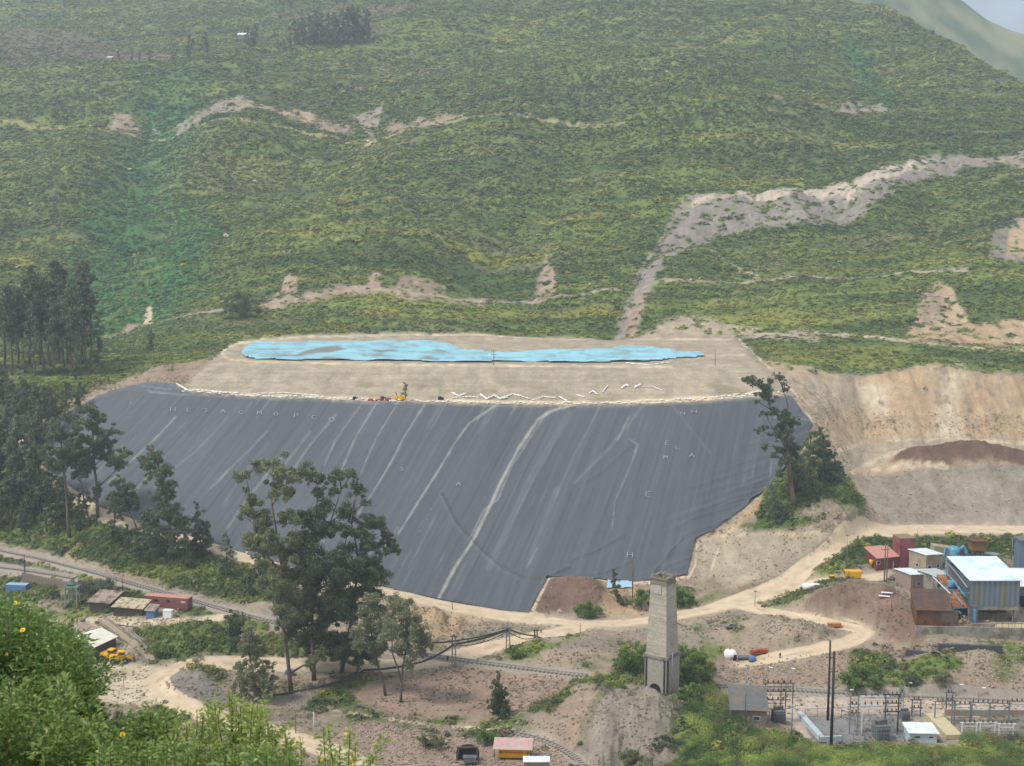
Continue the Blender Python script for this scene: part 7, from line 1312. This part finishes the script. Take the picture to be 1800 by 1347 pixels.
# ---------------------------------------------------------------- flowering shrubs beside the camera
stem_m = mat('green_stem', srgb(120, 122, 76, .55), .8, .15, 6); fl_m = mat('fresh_leaves', vcol=True, rough=.5, var=.06, scale=3, spec=.3, transl=.35); petal_m = mat('yellow_petals', srgb(248, 208, 30, .9), .6, .06, 6); disc_m = mat('flower_disc', srgb(200, 130, 20, .7), .8, .1, 6)
def leafy(paths, step, L, wd, pal, twig=.12, tip=1.0):
    Vs, Cs = [], []; pal = np.array(pal) * np.array([1.25, 1.18, 1.15])
    for q in paths:
        q = np.array([tuple(p) for p in q]); d = np.r_[0, np.cumsum(np.linalg.norm(np.diff(q, axis=0), axis=1))]; n = max(4, int(d[-1] / step)); t = RNG.uniform(.12, 1, n) * d[-1]
        P = np.stack([np.interp(t, d, q[:, k]) for k in range(3)], 1); a = RNG.normal(size=(n, 3)); a[:, 2] = np.abs(a[:, 2]) * .8 + .25; a /= np.linalg.norm(a, axis=1)[:, None]
        P = P + a * RNG.uniform(0, twig, (n, 1)); b = np.cross(a, rand_dirs(n)); b /= np.linalg.norm(b, axis=1)[:, None] + 1e-6; s = L * RNG.uniform(.4, 1.7, (n, 1)); w = wd * RNG.uniform(.7, 1.2, (n, 1)); dr = np.zeros((n, 3)); dr[:, 2] = -1
        V = np.stack([P, P + a * s * .5 + b * w, P + a * s + dr * s * .25, P + a * s * .5 - b * w], 1); Vs.append(V.reshape(-1, 3)); u = RNG.random((n, 1)); c = pal[0] * (1 - u) + pal[1] * u
        c = np.where(RNG.random((n, 1)) < .15, pal[2], c); Cs.append(np.repeat(c, 4, 0))
    return np.concatenate(Vs), np.concatenate(Cs)
def flower(root, p, s, tilt):
    fr = MB(); n = 11
    for k in range(n):
        a = 2 * math.pi * k / n; d = Vector((math.cos(a), math.sin(a), .18)); e = Vector((-math.sin(a), math.cos(a), 0)); fr.add([d * s * .25, d * s * .65 + e * s * .16, d * s, d * s * .65 - e * s * .16], [(0, 1, 2, 3)])
    o = fr.build('flower', petal_m, root); o.location = p; o.rotation_euler = tilt; dd = MB().lathe([(s * .28, 0), (s * .22, s * .12), (.001, s * .14)], 9).build('flower_disc', disc_m, o)
def fore_shrub(D, px0, px1, tops, nst, label, pal, L=.06, wd=.010, step=.006, flowers=(), dd=.5, bush=.10, br=4, seed=1):
    """tops: profile of the shrub's upper outline in photo coordinates"""
    rr = random.Random(seed); cx = (px0 + px1) / 2; X0 = float(world_at(cx, 1300, D)[0]); gz = float(ground_xy(X0, D)[0]); root = empty('flowering_shrub', (X0, D, gz)); tag(root, label, 'shrub'); O = Vector((X0, D, gz)); paths = []; sb_ = MB()
    xs = [t[0] for t in tops]; ys = [t[1] for t in tops]
    for i in range(nst):
        px = px0 + (px1 - px0) * (i + rr.random()) / nst; Dn = D + rr.uniform(-dd, dd); ty = float(np.interp(px, xs, ys)) + (rr.random() ** 1.5) * 150 * (1 if rr.random() < .8 else 0)
        T_ = Vector(world_at(px, ty, Dn)) - O; B = Vector((T_.x * .65 + rr.uniform(-.15, .15), T_.y, float(ground_xy(X0 + T_.x * .65, Dn)[0]) - gz - .05)); M_ = B.lerp(T_, .5) + Vector((rr.uniform(-.08, .08), rr.uniform(-.08, .08), .1))
        q = [B.lerp(M_, t).lerp(M_.lerp(T_, t), t) for t in np.linspace(0, 1, 8)]; sb_.tube(q, [.0045 * (1.3 - t) + .001 for t in np.linspace(0, 1, 8)], 4); paths.append(q)
        for _ in range(br):
            k = rr.randint(3, 6); p = q[k]; e = p + Vector((rr.uniform(-1, 1), rr.uniform(-1, 1), rr.uniform(.4, 1.2))) * rr.uniform(.1, .28); paths.append([p, p.lerp(e, .5) + Vector((0, 0, -.01)), e]); sb_.tube(paths[-1], [.004, .003, .0015], 3)
    sb_.build('stems', stem_m, root); V, c = leafy(paths, step, L, wd, pal, bush); mesh_np('leaves', V, quads(V), fl_m, root, c)
    for px, py, s in flowers:
        p = Vector(world_at(px, py, D - dd * .7)) - O; flower(root, p, s * .75, (math.radians(rr.uniform(35, 75)), rr.uniform(-.4, .4), rr.uniform(-.5, .5)))
    return root
PG = [(.070, .125, .034), (.140, .205, .060), (.23, .28, .10)]; PD = [(.055, .105, .032), (.110, .170, .050), (.17, .24, .08)]; PY_ = [(.13, .19, .05), (.23, .29, .085), (.32, .35, .13)]
fore_shrub(6.5, -140, 158, [(-140, 1056), (0, 1058), (45, 1064), (85, 1096), (120, 1112), (145, 1135), (158, 1200)], 175, 'dense leafy shrub filling the lower left corner, dotted with yellow daisies', PD, .031, .0062, .0026, [(27, 1060, .016), (40, 1108, .020), (70, 1232, .014), (12, 1150, .012), (100, 1180, .010)], .8, .08, 7, 1)
fore_shrub(5.5, -100, 165, [(-100, 1200), (60, 1205), (110, 1200), (165, 1250)], 95, 'nearer shrub with three yellow daisies in the lower left corner', PG, .030, .006, .0027, [(147, 1267, .017), (215, 1292, .018), (160, 1340, .016)], .5, .07, 6, 2)
fore_shrub(5.9, 150, 310, [(150, 1250), (180, 1272), (230, 1280), (262, 1250), (310, 1262)], 70, 'yellow green shrub between the corner shrub and the road bend', PG, .029, .0058, .0028, [(360, 1341, .022)], .5, .06, 5, 3)
fore_shrub(5.5, 290, 480, [(290, 1285), (330, 1275), (360, 1240), (385, 1235), (395, 1222), (430, 1240), (452, 1232), (480, 1295)], 42, 'upright leafy shoots below the lower road, left of the bottom daisy', PY_, .025, .0052, .0022, [(352, 1340, .024)], .3, .03, 2, 4)
fore_shrub(5.2, 470, 655, [(470, 1305), (500, 1282), (530, 1300), (560, 1285), (595, 1255), (606, 1285), (630, 1285), (655, 1325)], 24, 'thin leafy shoots with a yellow daisy at the bottom, right end of the near growth', PY_, .024, .0052, .0024, [(617, 1342, .022), (608, 1290, .010), (525, 1300, .010), (565, 1336, .010)], .3, .026, 2, 5)
fore_shrub(4.8, 160, 520, [(160, 1315), (300, 1310), (400, 1315), (480, 1325), (520, 1335)], 90, 'low mixed shoots along the bottom edge in front of the taller ones', PG, .028, .0056, .0028, [], .3, .045, 3, 6)
for o in bpy.data.objects:            # free-standing walls, ramps and slabs are things of their own
    if o.parent is None and 'category' in o and 'kind' not in o and o.type in ('MESH', 'EMPTY'): o['kind'] = 'thing'
